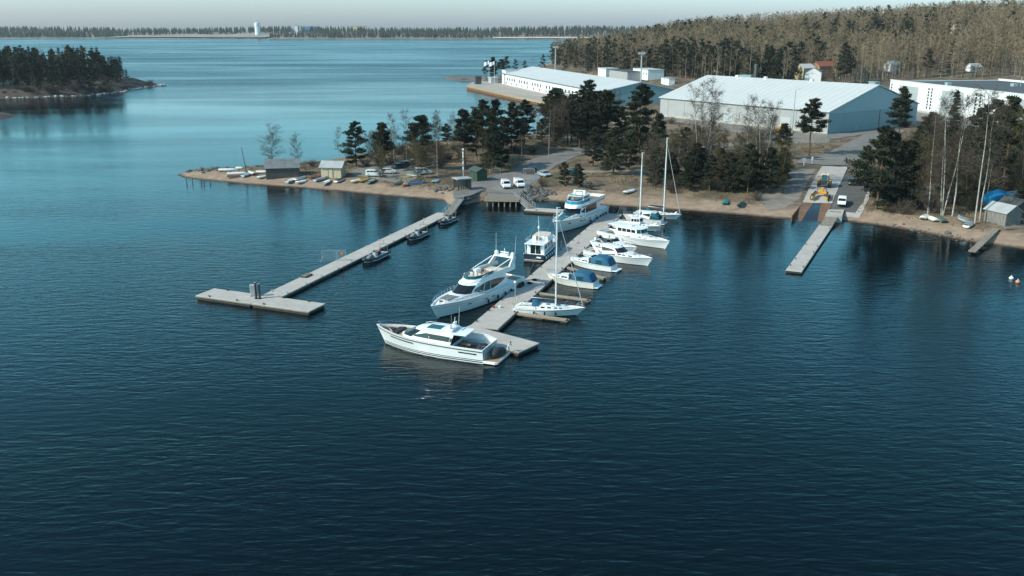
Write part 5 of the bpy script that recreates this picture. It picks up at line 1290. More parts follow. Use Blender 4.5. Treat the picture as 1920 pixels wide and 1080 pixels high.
# ---- inflatable boats along the left pier
def rib(label, bow, stn, mats=('dark', 'tealc')):
    r, L = boat_root('inflatable_boat', label, bow, stn, 'inflatable boat', 'inflatable boats at the left pier'); w = 1.15
    tubem = mat('dark_tube', (.018, .03, .035), .5); b = MB(); ring = []
    pts = [(-L/2, w), (-L/4, w), (0, w), (L*.2, w*.97), (L*.34, w*.75), (L*.44, w*.42), (L*.49, 0)]
    pts = pts+[(x, -y) for x, y in pts[-2::-1]]; rs = []
    for i, (x, y) in enumerate(pts):
        a = pts[max(0, i-1)]; c = pts[min(len(pts)-1, i+1)]; d_ = Vector((c[0]-a[0], c[1]-a[1], 0)).normalized(); nn = Vector((-d_.y, d_.x, 0)); rad = .27 if 0 < i < len(pts)-1 else .2
        zc = .5+.22*max(0, x/(L/2))**2
        rs.append([tuple(Vector((x, y, zc))+nn*rad*math.cos(k*math.pi/4)+Vector((0, 0, rad*math.sin(k*math.pi/4)))) for k in range(8)])
    b.loft(rs).build('tube', tubem, r, True)
    hb = MB(); rs = []
    for x, k, kz in ((-L/2+.15, 1, -.25), (0, 1, -.28), (L*.25, .85, -.2), (L*.45, .25, .3)): rs.append([(x, w*k*.95, .55), (x, w*k*.8, .1), (x, 0, kz), (x, -w*k*.8, .1), (x, -w*k*.95, .55)])
    hb.loft(rs).build('hull', M['gelgrey'], r); MB().add([(-L/2+.1, w*.9, .42), (L*.2, w*.9, .42), (L*.42, w*.3, .5), (L*.42, -w*.3, .5), (L*.2, -w*.9, .42), (-L/2+.1, -w*.9, .42)], [(0, 1, 2, 3, 4, 5)]).build('deck', M['greyc'], r)
    for sd in (1, -1): MB().path([(-L/2+.1, sd*(w+.24), .32), (L*.2, sd*(w+.22), .32), (L*.36, sd*(w*.7+.24), .4)], .05).build('rub_strake', M['gel'], r)
    MB().box((-.1, 0, .85), (.8, .7, .9)).build('console', M['gelgrey'], r, bevel=.08); MB().add([(.3, .3, 1.3), (.3, -.3, 1.3), (.1, -.28, 1.65), (.1, .28, 1.65)], [(0, 1, 2, 3)]).build('windscreen', M['glass'], r)
    for x in (-.9, -1.7): MB().box((x, 0, .7), (.65, .5, .55)).box((x-.25, 0, 1.1), (.12, .5, .4)).build('seat', M['dark'], r, bevel=.06)
    cvb = MB(); rs = []
    for x, wd, hh in ((L*.12, .5, .9), (L*.2, .6, 1.25), (L*.3, .5, 1.1), (L*.36, .3, .75)): rs.append([(x, wd*c_, .45+(hh-.45)*s_) for c_, s_ in ((1, 0), (.95, .6), (.6, .95), (-.6, .95), (-.95, .6), (-1, 0))])
    cvb.loft(rs).build('covered_locker', M['greyc'], r, True)
    b = MB().path([(-L/2+.5, .8, .6), (-L/2+.3, .75, 2.0), (-L/2+.3, -.75, 2.0), (-L/2+.5, -.8, .6)], .045); b.tube((-L/2+.3, 0, 2.0), (-L/2+.3, 0, 2.7), .03).build('antenna_frame', M['greyc'], r)
    e = MB().box((-L/2-.1, 0, 1.05), (.55, .42, .6)).box((-L/2-.1, 0, .5), (.25, .2, .9)); e.build('outboard_motor', M['black'], r, bevel=.06)
    return r
RD = (l1-l0).normalized(); RN = Vector((RD.y, -RD.x, 0))
for (px, sgn, lb, Lb) in (((707,486), 1, 'dark inflatable boat with orange gear and stern to shore, nearest of three', 7.6), ((789,446), 1, 'middle of three dark inflatable boats along the left pier', 7.0), ((829,416), 1, 'dark inflatable boat nearest the left gangway', 6.6)):
    c = F3(*px); s = (c-l0).dot(RD); c = l0+RD*s+RN*(3.3/2+1.75); c.z = 0
    q = rib(lb, c-RD*Lb/2, c+RD*Lb/2)
    if px[0] == 707: MB().sphere((-1.2, .2, 1.3), .25, 8, 5).box((-2.2, -.3, 1.0), (.4, .4, .5)).build('orange_gear', M['orange'], q)
# ------------------------------------------------------------------ vehicles
def wheel(r, x, y, rad=.33, wd=.22):
    t = MB(); t.tube((x, y-wd/2, rad), (x, y+wd/2, rad), rad, n=14); o = t.build('wheel', M['black'], r, True)
    s = 1 if y > 0 else -1
    MB().tube((x, y+s*(wd/2-.01), rad), (x, y+s*(wd/2+.02), rad), rad*.6, n=10).build('rim', M['alu'], o)
def vehicle(name, label, p, rz, body, cat, L=4.4, W=1.8, kind='car', z=None):
    """x forward. body lofted from cross sections, cabin above"""
    r = empty(name, p, rz, label, cat)
    if kind == 'van':
        prof = [(-.5, .35, 1.95), (-.48, .3, 2.0), (.22, .3, 2.0), (.30, .3, 1.9), (.40, .3, 1.25), (.48, .32, 1.02), (.5, .4, .75)]
        H = 2.0
    elif kind == 'mpv':
        prof = [(-.5, .35, 1.3), (-.48, .3, 1.72), (-.3, .3, 1.82), (.12, .3, 1.8), (.2, .3, 1.66), (.34, .3, 1.08), (.48, .32, .9), (.5, .4, .7)]; H = 1.8
    else:
        prof = [(-.5, .38, .88), (-.48, .3, .98), (-.42, .3, 1.05), (-.28, .3, 1.42), (-.05, .3, 1.47), (.1, .3, 1.42), (.24, .3, .98), (.44, .3, .84), (.5, .4, .65)]; H = 1.45
    b = MB(); rs = []
    for fx, z0, z1_ in prof:
        belt = min(z1_, 1.02 if H < 1.6 else 1.15); w = W/2*(1 if abs(fx) < .46 else .92); k = max(0, z1_-belt); wt = w-.16*k if k > 0 else w*.94
        x = fx*L
        rs.append([(x, w*.96, z0), (x, w, (z0+belt)/2), (x, w*.98, belt), (x, wt, z1_-.03), (x, wt*.6, z1_), (x, -wt*.6, z1_), (x, -wt, z1_-.03), (x, -w*.98, belt), (x, -w, (z0+belt)/2), (x, -w*.96, z0)])
    b.loft(rs).build('body', body, r, True)
    belt = 1.02 if H < 1.6 else 1.15
    def glass(nm, pts): MB().add(pts, [(0, 1, 2, 3)]).build(nm, M['glass'], r)
    # windscreen and rear window quads slightly proud of the profile
    def slope(i, j, fa, fb, nm):
        a, c = prof[i], prof[j]; pa = lambda f: (a[0]+(c[0]-a[0])*f)*L; pz = lambda f: a[2]+(c[2]-a[2])*f
        dx, dz = (c[0]-a[0])*L, c[2]-a[2]; n = math.hypot(dx, dz); ox_, oz_ = -dz/n*.02, dx/n*.02
        if ox_*(1 if i > 2 else -1) < 0: ox_, oz_ = -ox_, -oz_
        oz_ = abs(oz_)
        w0, w1 = (W/2-.12-.16*max(0, pz(fa)-belt)), (W/2-.12-.16*max(0, pz(fb)-belt))
        glass(nm, [(pa(fa)+ox_, w0, pz(fa)+oz_), (pa(fb)+ox_, w1, pz(fb)+oz_), (pa(fb)+ox_, -w1, pz(fb)+oz_), (pa(fa)+ox_, -w0, pz(fa)+oz_)])
    def side(x0, x1, zt_, xs0=0, xs1=0):
        for s in (1, -1):
            y0 = s*(W/2*.985+.012); y1 = s*(W/2-.16*(zt_-belt)+.012); glass('side_window', [(x0*L, y0, belt+.04), (x1*L, y0, belt+.04), ((x1+xs1)*L, y1, zt_), ((x0+xs0)*L, y1, zt_)])
    if kind == 'van': slope(3, 4, .08, .95, 'windscreen'); side(.16, .34, 1.75, 0, -.07); glass('rear_window', [(-.503*L, .6, 1.2), (-.503*L, -.6, 1.2), (-.503*L, -.55, 1.75), (-.503*L, .55, 1.75)])
    elif kind == 'mpv': slope(4, 5, .1, .95, 'windscreen'); side(.02, .26, 1.6, 0, -.08); side(-.22, 0, 1.6); side(-.44, -.24, 1.58, .03, 0); slope(0, 1, .1, .85, 'rear_window')
    else: slope(5, 6, .08, .95, 'windscreen'); slope(2, 3, .12, .92, 'rear_window'); side(-.06, .2, 1.36, 0, -.1); side(-.36, -.08, 1.36, .1, 0)
    for fx in (-.31, .31):
        for s in (1, -1): wheel(r, fx*L, s*(W/2-.12))
    for s in (1, -1):
        MB().box((.495*L, s*W*.36, .72), (.06, .34, .18)).build('headlight', M['lamp'], r); MB().box((-.497*L, s*W*.42, .85), (.05, .16, .3)).build('tail_light', M['red'], r)
        MB().box((.2*L, s*(W/2+.1), belt+.08), (.12, .2, .16)).build('wing_mirror', M['black'], r)
    MB().box((.497*L, 0, .42), (.08, W*.86, .22)).build('bumper', M['black'], r); MB().box((-.497*L, 0, .45), (.08, W*.86, .22)).build('bumper', M['black'], r)
    return r
paint = lambda n, c: mat('car_'+n, c, .3, coat=.4)
Wp = paint('white', (.78, .79, .80)); q18 = lambda x, y: (lambda p: Vector((p.x, p.y, 1.72)))(at(x, y, 1.72))
vehicle('van', 'left of two white vans parked on the quay', q18(948,352), R(-79), Wp, 'van', 4.4, 1.85, 'van')
vehicle('van', 'right of two white vans parked on the quay', q18(973,350), R(-77), Wp, 'van', 4.9, 1.95, 'van')
vehicle('van', 'dark maroon van behind the mesh fence beside the white vans', G(996,327,.08), R(-10), paint('maroon', (.05, .02, .022)), 'van', 4.6, 1.9, 'mpv')
vehicle('car', 'silver-blue car parked beside the road behind the small pines', G(1020,331,.08), R(-60), paint('silver', (.35, .42, .46)), 'car')
vehicle('car', 'dark teal car half hidden behind the small pines by the road', G(1078,328,.08), R(5), paint('teal', (.01, .08, .085)), 'car')
vehicle('van', 'white and black minivan on the lane beside the slipway', G(1578,385,.13), R(-112), Wp, 'van', 4.6, 1.85, 'mpv')
vehicle('car', 'dark green car at the top of the slipway lane', G(1597,347,.13), R(-108), paint('green', (.006, .045, .045)), 'car')
for lb, px, rz_, c, kd in (('leftmost white car parked under trees behind the beach boats', (702,331), 0, (.75, .76, .76), 'mpv'), ('white car parked right behind the leftmost white one', (727,326), .1, (.72, .72, .72), 'car'),
   ('dark blue car parked under the trees on the spit', (748,316), .9, (.01, .05, .07), 'car'), ('black car behind the dark blue one on the spit', (762,312), .9, (.02, .02, .022), 'car'),
   ('light grey car deepest in the spit parking area', (775,308), .9, (.5, .5, .52), 'car'), ('white caravan-like van half hidden by the trunk right of the parking', (793,327), .3, (.75, .75, .76), 'mpv'),
   ('black car in the shade of the birches below the big hall', (1341,281), .8, (.02, .02, .02), 'car')):
    vehicle('car' if 'van ' not in lb else 'van', lb, G(*px, .1), rz_, paint('p%d' % px[0], c), 'car' if 'van ' not in lb else 'van', kind=kd)

# yellow tractor with a boat trailer on the slipway, facing the water
pA, pB = G(1545,352,.24), G(1528,388,.24); dv = pB-pA; rz_ = math.atan2(dv.y, dv.x)
r = empty('tractor', pA, rz_, 'yellow tractor with dark cab on the slipway', 'tractor'); r.rotation_euler[1] = math.atan2(-(dv.z), math.hypot(dv.x, dv.y))*.9
MB().box((-.2, 0, 1.2), (3.6, 1.0, .7)).build('chassis', M['dark'], r); MB().prism([(-1.4, -.95), (.9, -.85), (.9, .85), (-1.4, .95)], 1.5, 3.0, [(-1.2, -.8), (.5, -.72), (.5, .72), (-1.2, .8)]).build('cab', M['glasst'], r)
MB().box((-.35, 0, 3.08), (2.1, 1.9, .18)).build('cab_roof', mat('cream_roof', (.62, .5, .36), .5), r, bevel=.05)
for x, y in ((-1.35, .9), (-1.35, -.9), (.8, .82), (.8, -.82)): MB().tube((x, y, 1.4), (x*.88, y*.88, 3.05), .07).build('cab_pillar', M['yellow'], r)
MB().prism([(-2.7, -.75), (-1.4, -.8), (-1.4, .8), (-2.7, .75)], 1.1, 2.1).build('bonnet', M['yellow'], r, bevel=.08)
for s in (1, -1): MB().box((.2, s*1.35, 1.75), (1.9, .6, .12)).build('mudguard', M['yellow'], r, bevel=.04)
for x, rad, wd in ((.3, .92, .62), (-2.1, .7, .5)):
    for s in (1, -1):
        t = MB(); y = s*1.25; t.tube((x, y-wd/2, rad), (x, y+wd/2, rad), rad, n=18); o = t.build('wheel', M['black'], r, True)
        MB().tube((x, y+s*(wd/2-.02), rad), (x, y+s*(wd/2+.02), rad), rad*.55, n=12).build('rim', M['yellow'], o)
MB().box((1.3, 0, 1.3), (.9, 1.3, .8)).build('counterweight', M['dark'], r)
for s in (1, -1): MB().box((.95, s*.7, 3.0), (.12, .22, .16)).build('work_light', M['lamp'], r)
MB().tube((-.4, 0, 3.15), (-.4, 0, 3.4), .1).build('beacon', M['orange'], r)
pt = G(1541,367,.24); r = empty('boat_trailer', pt, rz_, 'yellow two-armed boat trailer lowered towards the water behind the tractor', 'trailer'); r.rotation_euler[1] = math.atan2(-dv.z, math.hypot(dv.x, dv.y))*1.0
MB().box((.2, 0, .9), (2.2, .4, .4)).box((1.6, 0, .85), (.5, 3.0, .5)).box((.6, 0, 1.25), (.5, .7, .9)).build('yoke', M['yellow'], r, bevel=.05)
for s in (1, -1):
    MB().loft([[(1.6+dx, s*(1.25+o_), zz) for o_, zz in ((-.28, .55), (.28, .55), (.28, 1.15), (-.28, 1.15))] for dx in (0,)]+[[(6.6, s*(1.6+o_), zz) for o_, zz in ((-.22, .5), (.22, .5), (.22, .95), (-.22, .95))]]).build('arm', M['yellow'], r)
    for k in range(5): MB().box((2.3+k*1.0, s*(1.3+.06*k), 1.22), (.5, .34, .22)).build('support_pad', M['dark'], r)
    for x in (3.0, 4.3, 5.6):
        o = MB(); o.tube((x, s*1.9-.16, .42), (x, s*1.9+.16, .42), .42, n=12); w_ = o.build('wheel', M['black'], r, True); MB().tube((x, s*2.04, .42), (x, s*2.08, .42), .22, n=8).build('rim', M['yellow'], w_)
    MB().tube((6.6, s*1.6, .6), (7.2, s*1.6, .45), .2, .1).build('arm_tip', M['yellow'], r)
    MB().path([(1.4, s*1.0, 1.1), (1.2, s*.9, 1.9), (.4, s*.3, 1.6)], .08).build('hydraulic_hose', M['black'], r)
# yellow loader by the hall
p = G(1468,250,.1); r = empty('wheel_loader', p, .6, 'bright yellow wheel loader half hidden by trees in front of the big hall', 'loader')
MB().box((-1.6, 0, 1.7), (2.6, 1.9, 1.3)).build('engine_cover', M['yellow'], r, bevel=.1); MB().prism([(-.4, -.8), (1.0, -.8), (1.0, .8), (-.4, .8)], 1.3, 3.4).build('cab', M['glasst'], r); MB().box((.3, 0, 3.48), (1.7, 1.8, .16)).build('cab_roof', M['yellow'], r)
for s in (1, -1): MB().path([(.9, s*.6, 1.8), (2.6, s*.6, 2.4), (3.6, s*.6, 1.0)], .16).build('lift_arm', M['yellow'], r)
MB().ext([(3.4, .4), (4.6, .3), (4.6, .45), (3.7, .7), (3.6, 1.5), (3.4, 1.5)], -1.4, 1.4).build('bucket', M['yellow'], r)
for x in (-1.7, 1.4):
    for s in (1, -1): wheel(r, x, s*1.1, .8, .5)

# ------------------------------------------------------------------ beach boats and dinghies
def dinghy(label, px, rz, L, B, m, inverted=False, inside=None, roll=0.0, group='small boats drawn up on the shore', dz=0.0, cover=None):
    p = G(*px); r = empty('dinghy', p+Vector((0, 0, dz)), rz, label, 'dinghy', group); N = 10
    b = MB(); rs = []
    for i in range(N+1):
        t = i/N; x = -L/2+L*t; hb = B/2*(.80+.2*math.sin(math.pi/2*min(1, t/.45))) if t < .45 else max(.02, B/2*(1-((t-.45)/.55)**2.2)); zt = .50+.16*t*t; kz = .04+.36*max(0, (t-.75)/.25)**2
        pts = [(x, hb, zt), (x, hb*.9, zt*.45), (x, hb*.45, kz+.03), (x, 0, kz), (x, -hb*.45, kz+.03), (x, -hb*.9, zt*.45), (x, -hb, zt)]
        if inverted: pts = [(a, c, .66-d_) for a, c, d_ in pts]
        rs.append(pts)
    n = 7; b.v = [q for s in rs for q in s]; b.f = [(j*n+i, j*n+i+1, j*n+n+i+1, j*n+n+i) for j in range(N) for i in range(n-1)]+[tuple(range(n))]
    o = b.build('hull', m, r, True)
    sd = o.modifiers.new('thick', 'SOLIDIFY'); sd.thickness = .05
    rail_ = MB()
    for s in (0, n-1): rail_.path([rs[i][s] for i in range(N+1)], .04, 4)
    rail_.build('gunwale', inside or M['gelgrey'], r)
    if not inverted:
        for t in (.25, .55): x = -L/2+L*t; MB().box((x, 0, .38), (.25, B*.86, .04)).build('thwart', inside or M['wood'], r)
    else: MB().box((-.1*L, 0, .655), (L*.7, .05, .05)).build('keel', m, r)
    if cover:
        cvr = MB(); c_ = []
        for i in range(N+1): q = rs[i]; c_.append([q[0], (q[0][0], q[0][1]*.5, q[0][2]+.14), (q[0][0], 0, q[0][2]+.2), (q[0][0], -q[0][1]*.5, q[0][2]+.14), q[-1]])
        cvr.v = [a for s in c_ for a in s]; cvr.f = [(j*5+i, j*5+i+1, j*5+6+i, j*5+5+i) for j in range(N) for i in range(4)]; cvr.build('cover', cover, r, True)
    if roll: r.rotation_euler[0] = roll
    return r
wb = mat('boat_white', (.70, .70, .68), .5, var=.1); gb = mat('boat_grey', (.22, .25, .26), .55, var=.2); rb = mat('boat_brown_red', (.20, .07, .05), .6, var=.2); bb = mat('boat_blue', (.02, .12, .26), .5, var=.1)
yb = mat('boat_yellow', (.55, .34, .05), .55, var=.1); pk = mat('boat_pink', (.45, .22, .17), .6, var=.15); gn = mat('boat_green', (.06, .13, .11), .6, var=.2); lb_ = mat('boat_pale_blue', (.30, .42, .48), .5, var=.15); tq = mat('boat_turquoise', (.03, .24, .22), .5, var=.1); dkb = mat('boat_dark', (.03, .04, .05), .6, var=.2); ol = mat('boat_olive', (.22, .20, .06), .6)
for lb, px, rz_, L, m, inv, cv in (
 ('leftmost upturned white boat at the back of the sand spit', (428,320), .1, 5.2, wb, True, None), ('small white box-shaped pram behind the mast pole on the spit', (450,317), 0, 2.2, wb, True, None),
 ('upturned white boat in front of the leftmost one on the spit', (446,327), .25, 5.6, wb, True, None), ('dark red upturned boat below the white ones on the spit', (443,332), .35, 4.6, rb, True, None),
 ('pale blue boat standing at the foot of the mast pole', (463,330), 1.2, 3.6, lb_, False, lb_), ('red and white striped boat right of the mast pole', (472,327), 2.2, 4.2, rb, False, wb),
 ('white boat close to the left of the dark grey hut', (496,324), .15, 4.4, wb, True, None), ('white upturned dinghy at the left front of the dark grey hut', (494,333), 1.0, 3.6, wb, True, None),
 ('dark boat leaning behind the right end of the grey hut', (562,330), .8, 4.0, dkb, True, None), ('large pale grey boat right of the dark grey hut', (548,340), .7, 5.2, lb_, False, wb),
 ('white boat next to the large pale grey one', (564,336), .6, 4.6, wb, False, None), ('white boat nearest the water right of the grey hut', (567,342), .6, 4.2, wb, True, None),
 ('red-brown boat left of the beige shed door', (594,333), .45, 4.4, rb, True, None), ('grey-blue boat in front of the beige shed, left one', (602,338), .55, 4.4, lb_, False, gb),
 ('grey boat in front of the beige shed, nearest the water', (613,344), .8, 4.6, gb, False, wb), ('white-sided dark boat at the right of the beige shed door', (637,340), .7, 4.2, wb, False, dkb),
 ('white boat beside the yellow one on the beach', (669,340), .7, 4.4, wb, True, None), ('yellow upturned boat on the beach', (684,339), .65, 4.6, yb, True, None), ('dark green boat right of the yellow one', (697,342), .7, 4.2, gn, False, gb),
 ('grey-green upturned dinghy left of the pink boat', (748,345), 1.1, 3.4, gn, True, None), ('pinkish upturned boat left of the bright blue one', (763,346), .8, 4.0, pk, True, None), ('bright blue upturned boat on the beach', (783,345), .35, 5.2, bb, True, None),
 ('pale grey dinghy near the right end of the beach', (818,341), .7, 3.4, lb_, True, None), ('olive yellow boat under the trees behind the blue boat', (763,333), -.3, 3.6, ol, True, None), ('white and blue boat under the trees behind the pink boat', (775,331), -.3, 4.0, wb, False, lb_),
 ('white upturned boat on the grass bank above the middle pier beach', (1182,360), .5, 5.0, wb, True, None), ('turquoise upturned boat on the bank left of the slipway', (1361,380), 1.2, 4.2, tq, True, None), ('dark green upturned boat right of the turquoise one', (1391,385), .6, 4.2, mat('boat_dkgreen', (.01, .07, .075), .5), True, None),
 ('leftmost white upturned boat on the right-hand bank below the birches', (1735,408), .5, 4.0, wb, True, None), ('white upturned boat in the middle of the row below the birches', (1748,412), .9, 4.0, wb, True, None), ('dark green boat at the right end of the row below the birches', (1766,414), .8, 3.8, gn, True, None),
 ('pale blue boat left of the wooden boathouse', (1806,414), .9, 4.4, lb_, False, gb), ('white motor dinghy nearest the water left of the boathouse', (1816,424), .5, 4.2, wb, False, gb)):
    dinghy(lb, px, rz_*1.75 if .4 <= rz_ < 1.0 else rz_, L, 1.6 if L > 3 else 1.2, m, inv, M['wood'] if not inv else None, cover=cv)

# ------------------------------------------------------------------ sheds and fences
def shed(name, label, p, rz, L, W, H, rh, wm, rm, door=None, boards=True, over=.3, win=False):
    r = empty(name, p, rz, label, 'shed')
    MB().box((0, 0, H/2-.3), (L-.06, W-.06, H+.6)).build('core_wall', wm, r)
    bd = {}
    for s in (-1, 1):
        for ax, ln in (('x', L), ('y', W)):
            n = max(4, int(ln/.55))
            if ax not in bd:
                bd[ax] = MB().box((0, 0, H/2-.05), ((ln/n-.04) if ax == 'x' else .05, .05 if ax == 'x' else (ln/n-.04), H+.1)).build('board', wm, r); first = bd[ax]
            else: first = None
            for k in range(n):
                o = first if first else bd[ax].copy()
                if first is None: col.objects.link(o); o.parent = r
                first = None
                q = -ln/2+(k+.5)*ln/n; o.location = (q, s*W/2, random.Random(k).uniform(-.03, .03)) if ax == 'x' else (s*L/2, q, 0)
    g = MB()
    for s in (-1, 1): g.add([(s*L/2, -W/2, H), (s*L/2, W/2, H), (s*L/2, 0, H+rh), (s*(L/2-.1), -W/2, H), (s*(L/2-.1), W/2, H), (s*(L/2-.1), 0, H+rh)], [(0, 1, 2), (3, 4, 5), (0, 2, 5, 3), (1, 2, 5, 4)])
    g.build('gable', wm, r)
    for s in (-1, 1):
        y0, z0, z1_ = s*(W/2+over), H-over*rh/(W/2)+.04, H+rh+.04; e = over
        MB().add([(-L/2-e, y0, z0), (L/2+e, y0, z0), (L/2+e, 0, z1_), (-L/2-e, 0, z1_), (-L/2-e, y0, z0+.1), (L/2+e, y0, z0+.1), (L/2+e, 0, z1_+.1), (-L/2-e, 0, z1_+.1)],
          [(0, 1, 2, 3), (7, 6, 5, 4), (0, 4, 5, 1), (1, 5, 6, 2), (3, 2, 6, 7), (0, 3, 7, 4)]).build('roof_pitch', rm, r)
    if door:
        fx, side_ = door
        if side_ == 'y': d_ = MB().box((fx, -W/2-.05, H*.42), (1.1, .08, H*.84)).build('door', wm, r); MB().box((fx+.4, -W/2-.11, H*.42), (.1, .05, .1)).build('handle', M['black'], d_); fb_ = MB(); [fb_.box((fx+s*.6, -W/2-.06, H*.43), (.1, .1, H*.88)) for s in (-1, 1)]; fb_.build('door_frame', M['woodd'], r)
        else: d_ = MB().box((-L/2-.05, fx, H*.42), (.08, 1.2, H*.84)).build('door', wm, r); MB().box((-L/2-.11, fx+.4, H*.42), (.05, .1, .1)).build('handle', M['black'], d_)
    return r
shed('boat_shed', 'dark grey weathered hut with pale roof on the spit under the bare trees', G(531,329), R(12), 8.6, 5.4, 2.5, 1.9, M['woodd'], mat('old_grey_roof', (.15, .165, .175), .7, var=.3, scale=.8))
shed('beach_shed', 'beige boarded shed with a pale roof on the beach', G(626,331), R(-8), 5.4, 4.0, 2.9, 1.2, M['beige'], M['roofg'], (-.1, 'y'), over=.5)
p = at(897,337,1.72); shed('kiosk', 'dark green kiosk with gable roof on the quay', Vector((p.x, p.y, 1.72)), R(-62), 4.4, 2.9, 2.5, .7, M['greenw'], mat('green_felt', (.05, .07, .065), .8), (.0, 'y'), over=.35)
p = at(867,355,1.72); r = empty('shelter', (p.x, p.y, 1.72), R(28), 'grey flat-roofed waiting shelter at the stone quay edge', 'shelter')
MB().box((0, 0, 2.75), (4.0, 3.2, .22)).build('roof', M['roofg'], r)
for x in (-1.7, 1.7):
    for y in (-1.3, 1.3): MB().box((x, y, 1.32), (.16, .16, 2.64)).build('post', M['woodd'], r)
MB().box((0, 1.3, 1.3), (3.3, .08, 2.3)).build('back_wall', M['wood'], r); MB().box((1.72, 0, 1.3), (.08, 2.5, 2.3)).build('side_wall', M['woodd'], r); MB().box((-.2, .7, .45), (2.6, .5, .1)).build('bench', M['wood'], r)
for k in range(6): MB().box((-1.5+k*.6, -1.3, .6), (.08, .06, 1.1)).build('slat', M['woodd'], r)
p = G(1878,417); shed('boathouse', 'weathered wooden boathouse at the right shore beside a jetty', p, R(-70), 5.2, 4.0, 2.5, 1.3, mat('silver_boards', (.19, .175, .16), .9, var=.3, scale=2, stretch=(3, 3, .5)), M['roofg'], (0, 'x'))
p = G(1898,404); shed('boathouse', 'dark-roofed shed behind the weathered boathouse', p, R(-70), 4.5, 3.6, 2.4, 1.2, M['woodd'], M['roofd'])
# tarpaulin-covered boat and white hull behind the boathouse
p = G(1862,392); r = empty('covered_boat', p, R(15), 'large boat under a bright blue tarpaulin behind the boathouse', 'boat')
b = MB(); rs = []; rg = random.Random(3)
for x, w_, h_ in ((-2.4, 1.0, 2.6), (-2.2, 1.5, 3.3), (-1, 1.7, 3.9), (.6, 1.75, 4.1), (2.0, 1.6, 3.8), (2.3, 1.2, 3.2)): rs.append([(x+rg.uniform(-.1, .1), w_*c_*rg.uniform(.93, 1.05), 1.0+(h_-1.0)*s_*rg.uniform(.95, 1.03)) for c_, s_ in ((.8, 0), (1, .35), (.95, .75), (.5, .98), (0, 1.03), (-.5, .98), (-.95, .75), (-1, .35), (-.8, 0))])
b.loft(rs).build('tarpaulin', M['tarp'], r, True)
for x in (-1.6, 1.6):
    for y in (-.9, .9): MB().tube((x, y, -.1), (x, y*.8, 1.3), .09).build('stand', M['woodd'], r)
p = G(1888,388); r = empty('laid_up_boat', p, R(12), 'pale grey boat hull laid up right of the blue tarpaulin', 'boat')
b = MB(); rs = []
for x, w_, z0, z1_ in ((-3, 1.4, 1.0, 3.0), (0, 1.5, .9, 3.1), (2, 1.1, 1.3, 3.3), (3.4, .15, 2.2, 3.6)): rs.append([(x, w_*.6, z0), (x, w_, (z0+z1_)/2), (x, w_*.95, z1_), (x, 0, z1_+.25), (x, -w_*.95, z1_), (x, -w_, (z0+z1_)/2), (x, -w_*.6, z0), (x, 0, z0-.2)])
b.loft(rs).build('hull', lb_, r, True)
for x in (-2, 1.2): MB().box((x, 0, .4), (.4, 1.6, .9)).build('stand', M['woodd'], r)
# jetty at the boathouse
A_, B_ = at(1822,471,.6), G(1868,431,.35); d_ = B_-A_; r = empty('jetty', (A_.x, A_.y, 0), math.atan2(d_.y, d_.x), 'narrow sagging plank jetty in front of the boathouse', 'jetty'); Lj = math.hypot(d_.x, d_.y); n = int(Lj/.42); p0 = None
for k in range(n):
    if p0 is None: p0 = MB().box((0, 0, 0), (.38, 1.3, .06)).build('plank', M['wood'], r); o = p0
    else: o = p0.copy(); col.objects.link(o); o.parent = r
    o.location = ((k+.5)*Lj/n, .03*math.sin(k), .5+(B_.z-.5)*(k/n)); o.rotation_euler[2] = random.Random(k).uniform(-.05, .05)
for s in (1, -1): MB().tube((0, s*.45, .4), (Lj, s*.45, B_.z-.1), .08).build('beam', M['woodd'], r)
for k in range(4): MB().box((Lj*(.1+.22*k), 0, -.1), (.5, 1.5, .8)).build('stone_crib', M['rock'], r)
p = G(1900,428); r = empty('plank_stack', p, R(8), 'grey planks stacked beside the boathouse', 'planks')
for k in range(6): MB().box((rg.uniform(-.4, .4), -.7+.25*k, .12+.08*(k % 3)), (4.5, .22, .07), rg.uniform(-.08, .08)).build('plank', M['wood'], r)
# bicycles / rack tubes on the bank
p = G(1412,382); r = empty('hoop_tangle', p, .1, 'tangle of dark metal hoops on the bank right of the green boats', 'frame')
b = MB()
for cx_ in (-1.6, -.5, 1.2): [b.tube((cx_+.6*math.cos(i*.6), 0, .6+.6*math.sin(i*.6)), (cx_+.6*math.cos((i+1)*.6), .1, .6+.6*math.sin((i+1)*.6)), .04, n=4) for i in range(11)]
b.build('hoop', M['dark'], r); MB().path([(-2, 0, .1), (-1.5, .2, 1.3), (0, .1, .9), (1.2, 0, .6)], .04).build('bar', M['dark'], r)
# mesh fence panels around the parking
def fence_panel(label, A, B, h, m='alu'):
    d_ = B-A; r = empty('fence_panel', A, math.atan2(d_.y, d_.x), label, 'fence'); L = math.hypot(d_.x, d_.y); f = MB()
    f.path([(0, 0, 0), (0, 0, h), (L, 0, h), (L, 0, 0)], .045).tube((0, 0, .15), (L, 0, .15), .03); f.build('frame', M[m], r); g = MB()
    for k in range(1, int(L/.22)): g.tube((k*.22, 0, .15), (k*.22, 0, h), .008, n=3, cap=False)
    for k in range(1, int(h/.3)): g.tube((0, 0, .15+k*.3), (L, 0, .15+k*.3), .008, n=3, cap=False)
    g.build('wire_mesh', M[m], r)
fence_panel('tall wire fence panel right of the green kiosk', at(918,336,1.72), at(938,334,1.72), 2.6)
fence_panel('tall wire fence panel in front of the maroon van', at(981,336,1.72), at(1002,337,1.72), 2.8)
fence_panel('dark wire fence between the right white van and the rocks', at(984,360,1.7), at(1012,336,1.7), 2.2, 'gelgrey')
fence_panel('white mesh gate across the yard left of the lone pine', G(1470,277), G(1500,275), 2.4)
fence_panel('mesh fence right of the lone pine by the big hall corner', G(1525,276), G(1548,270), 2.4)
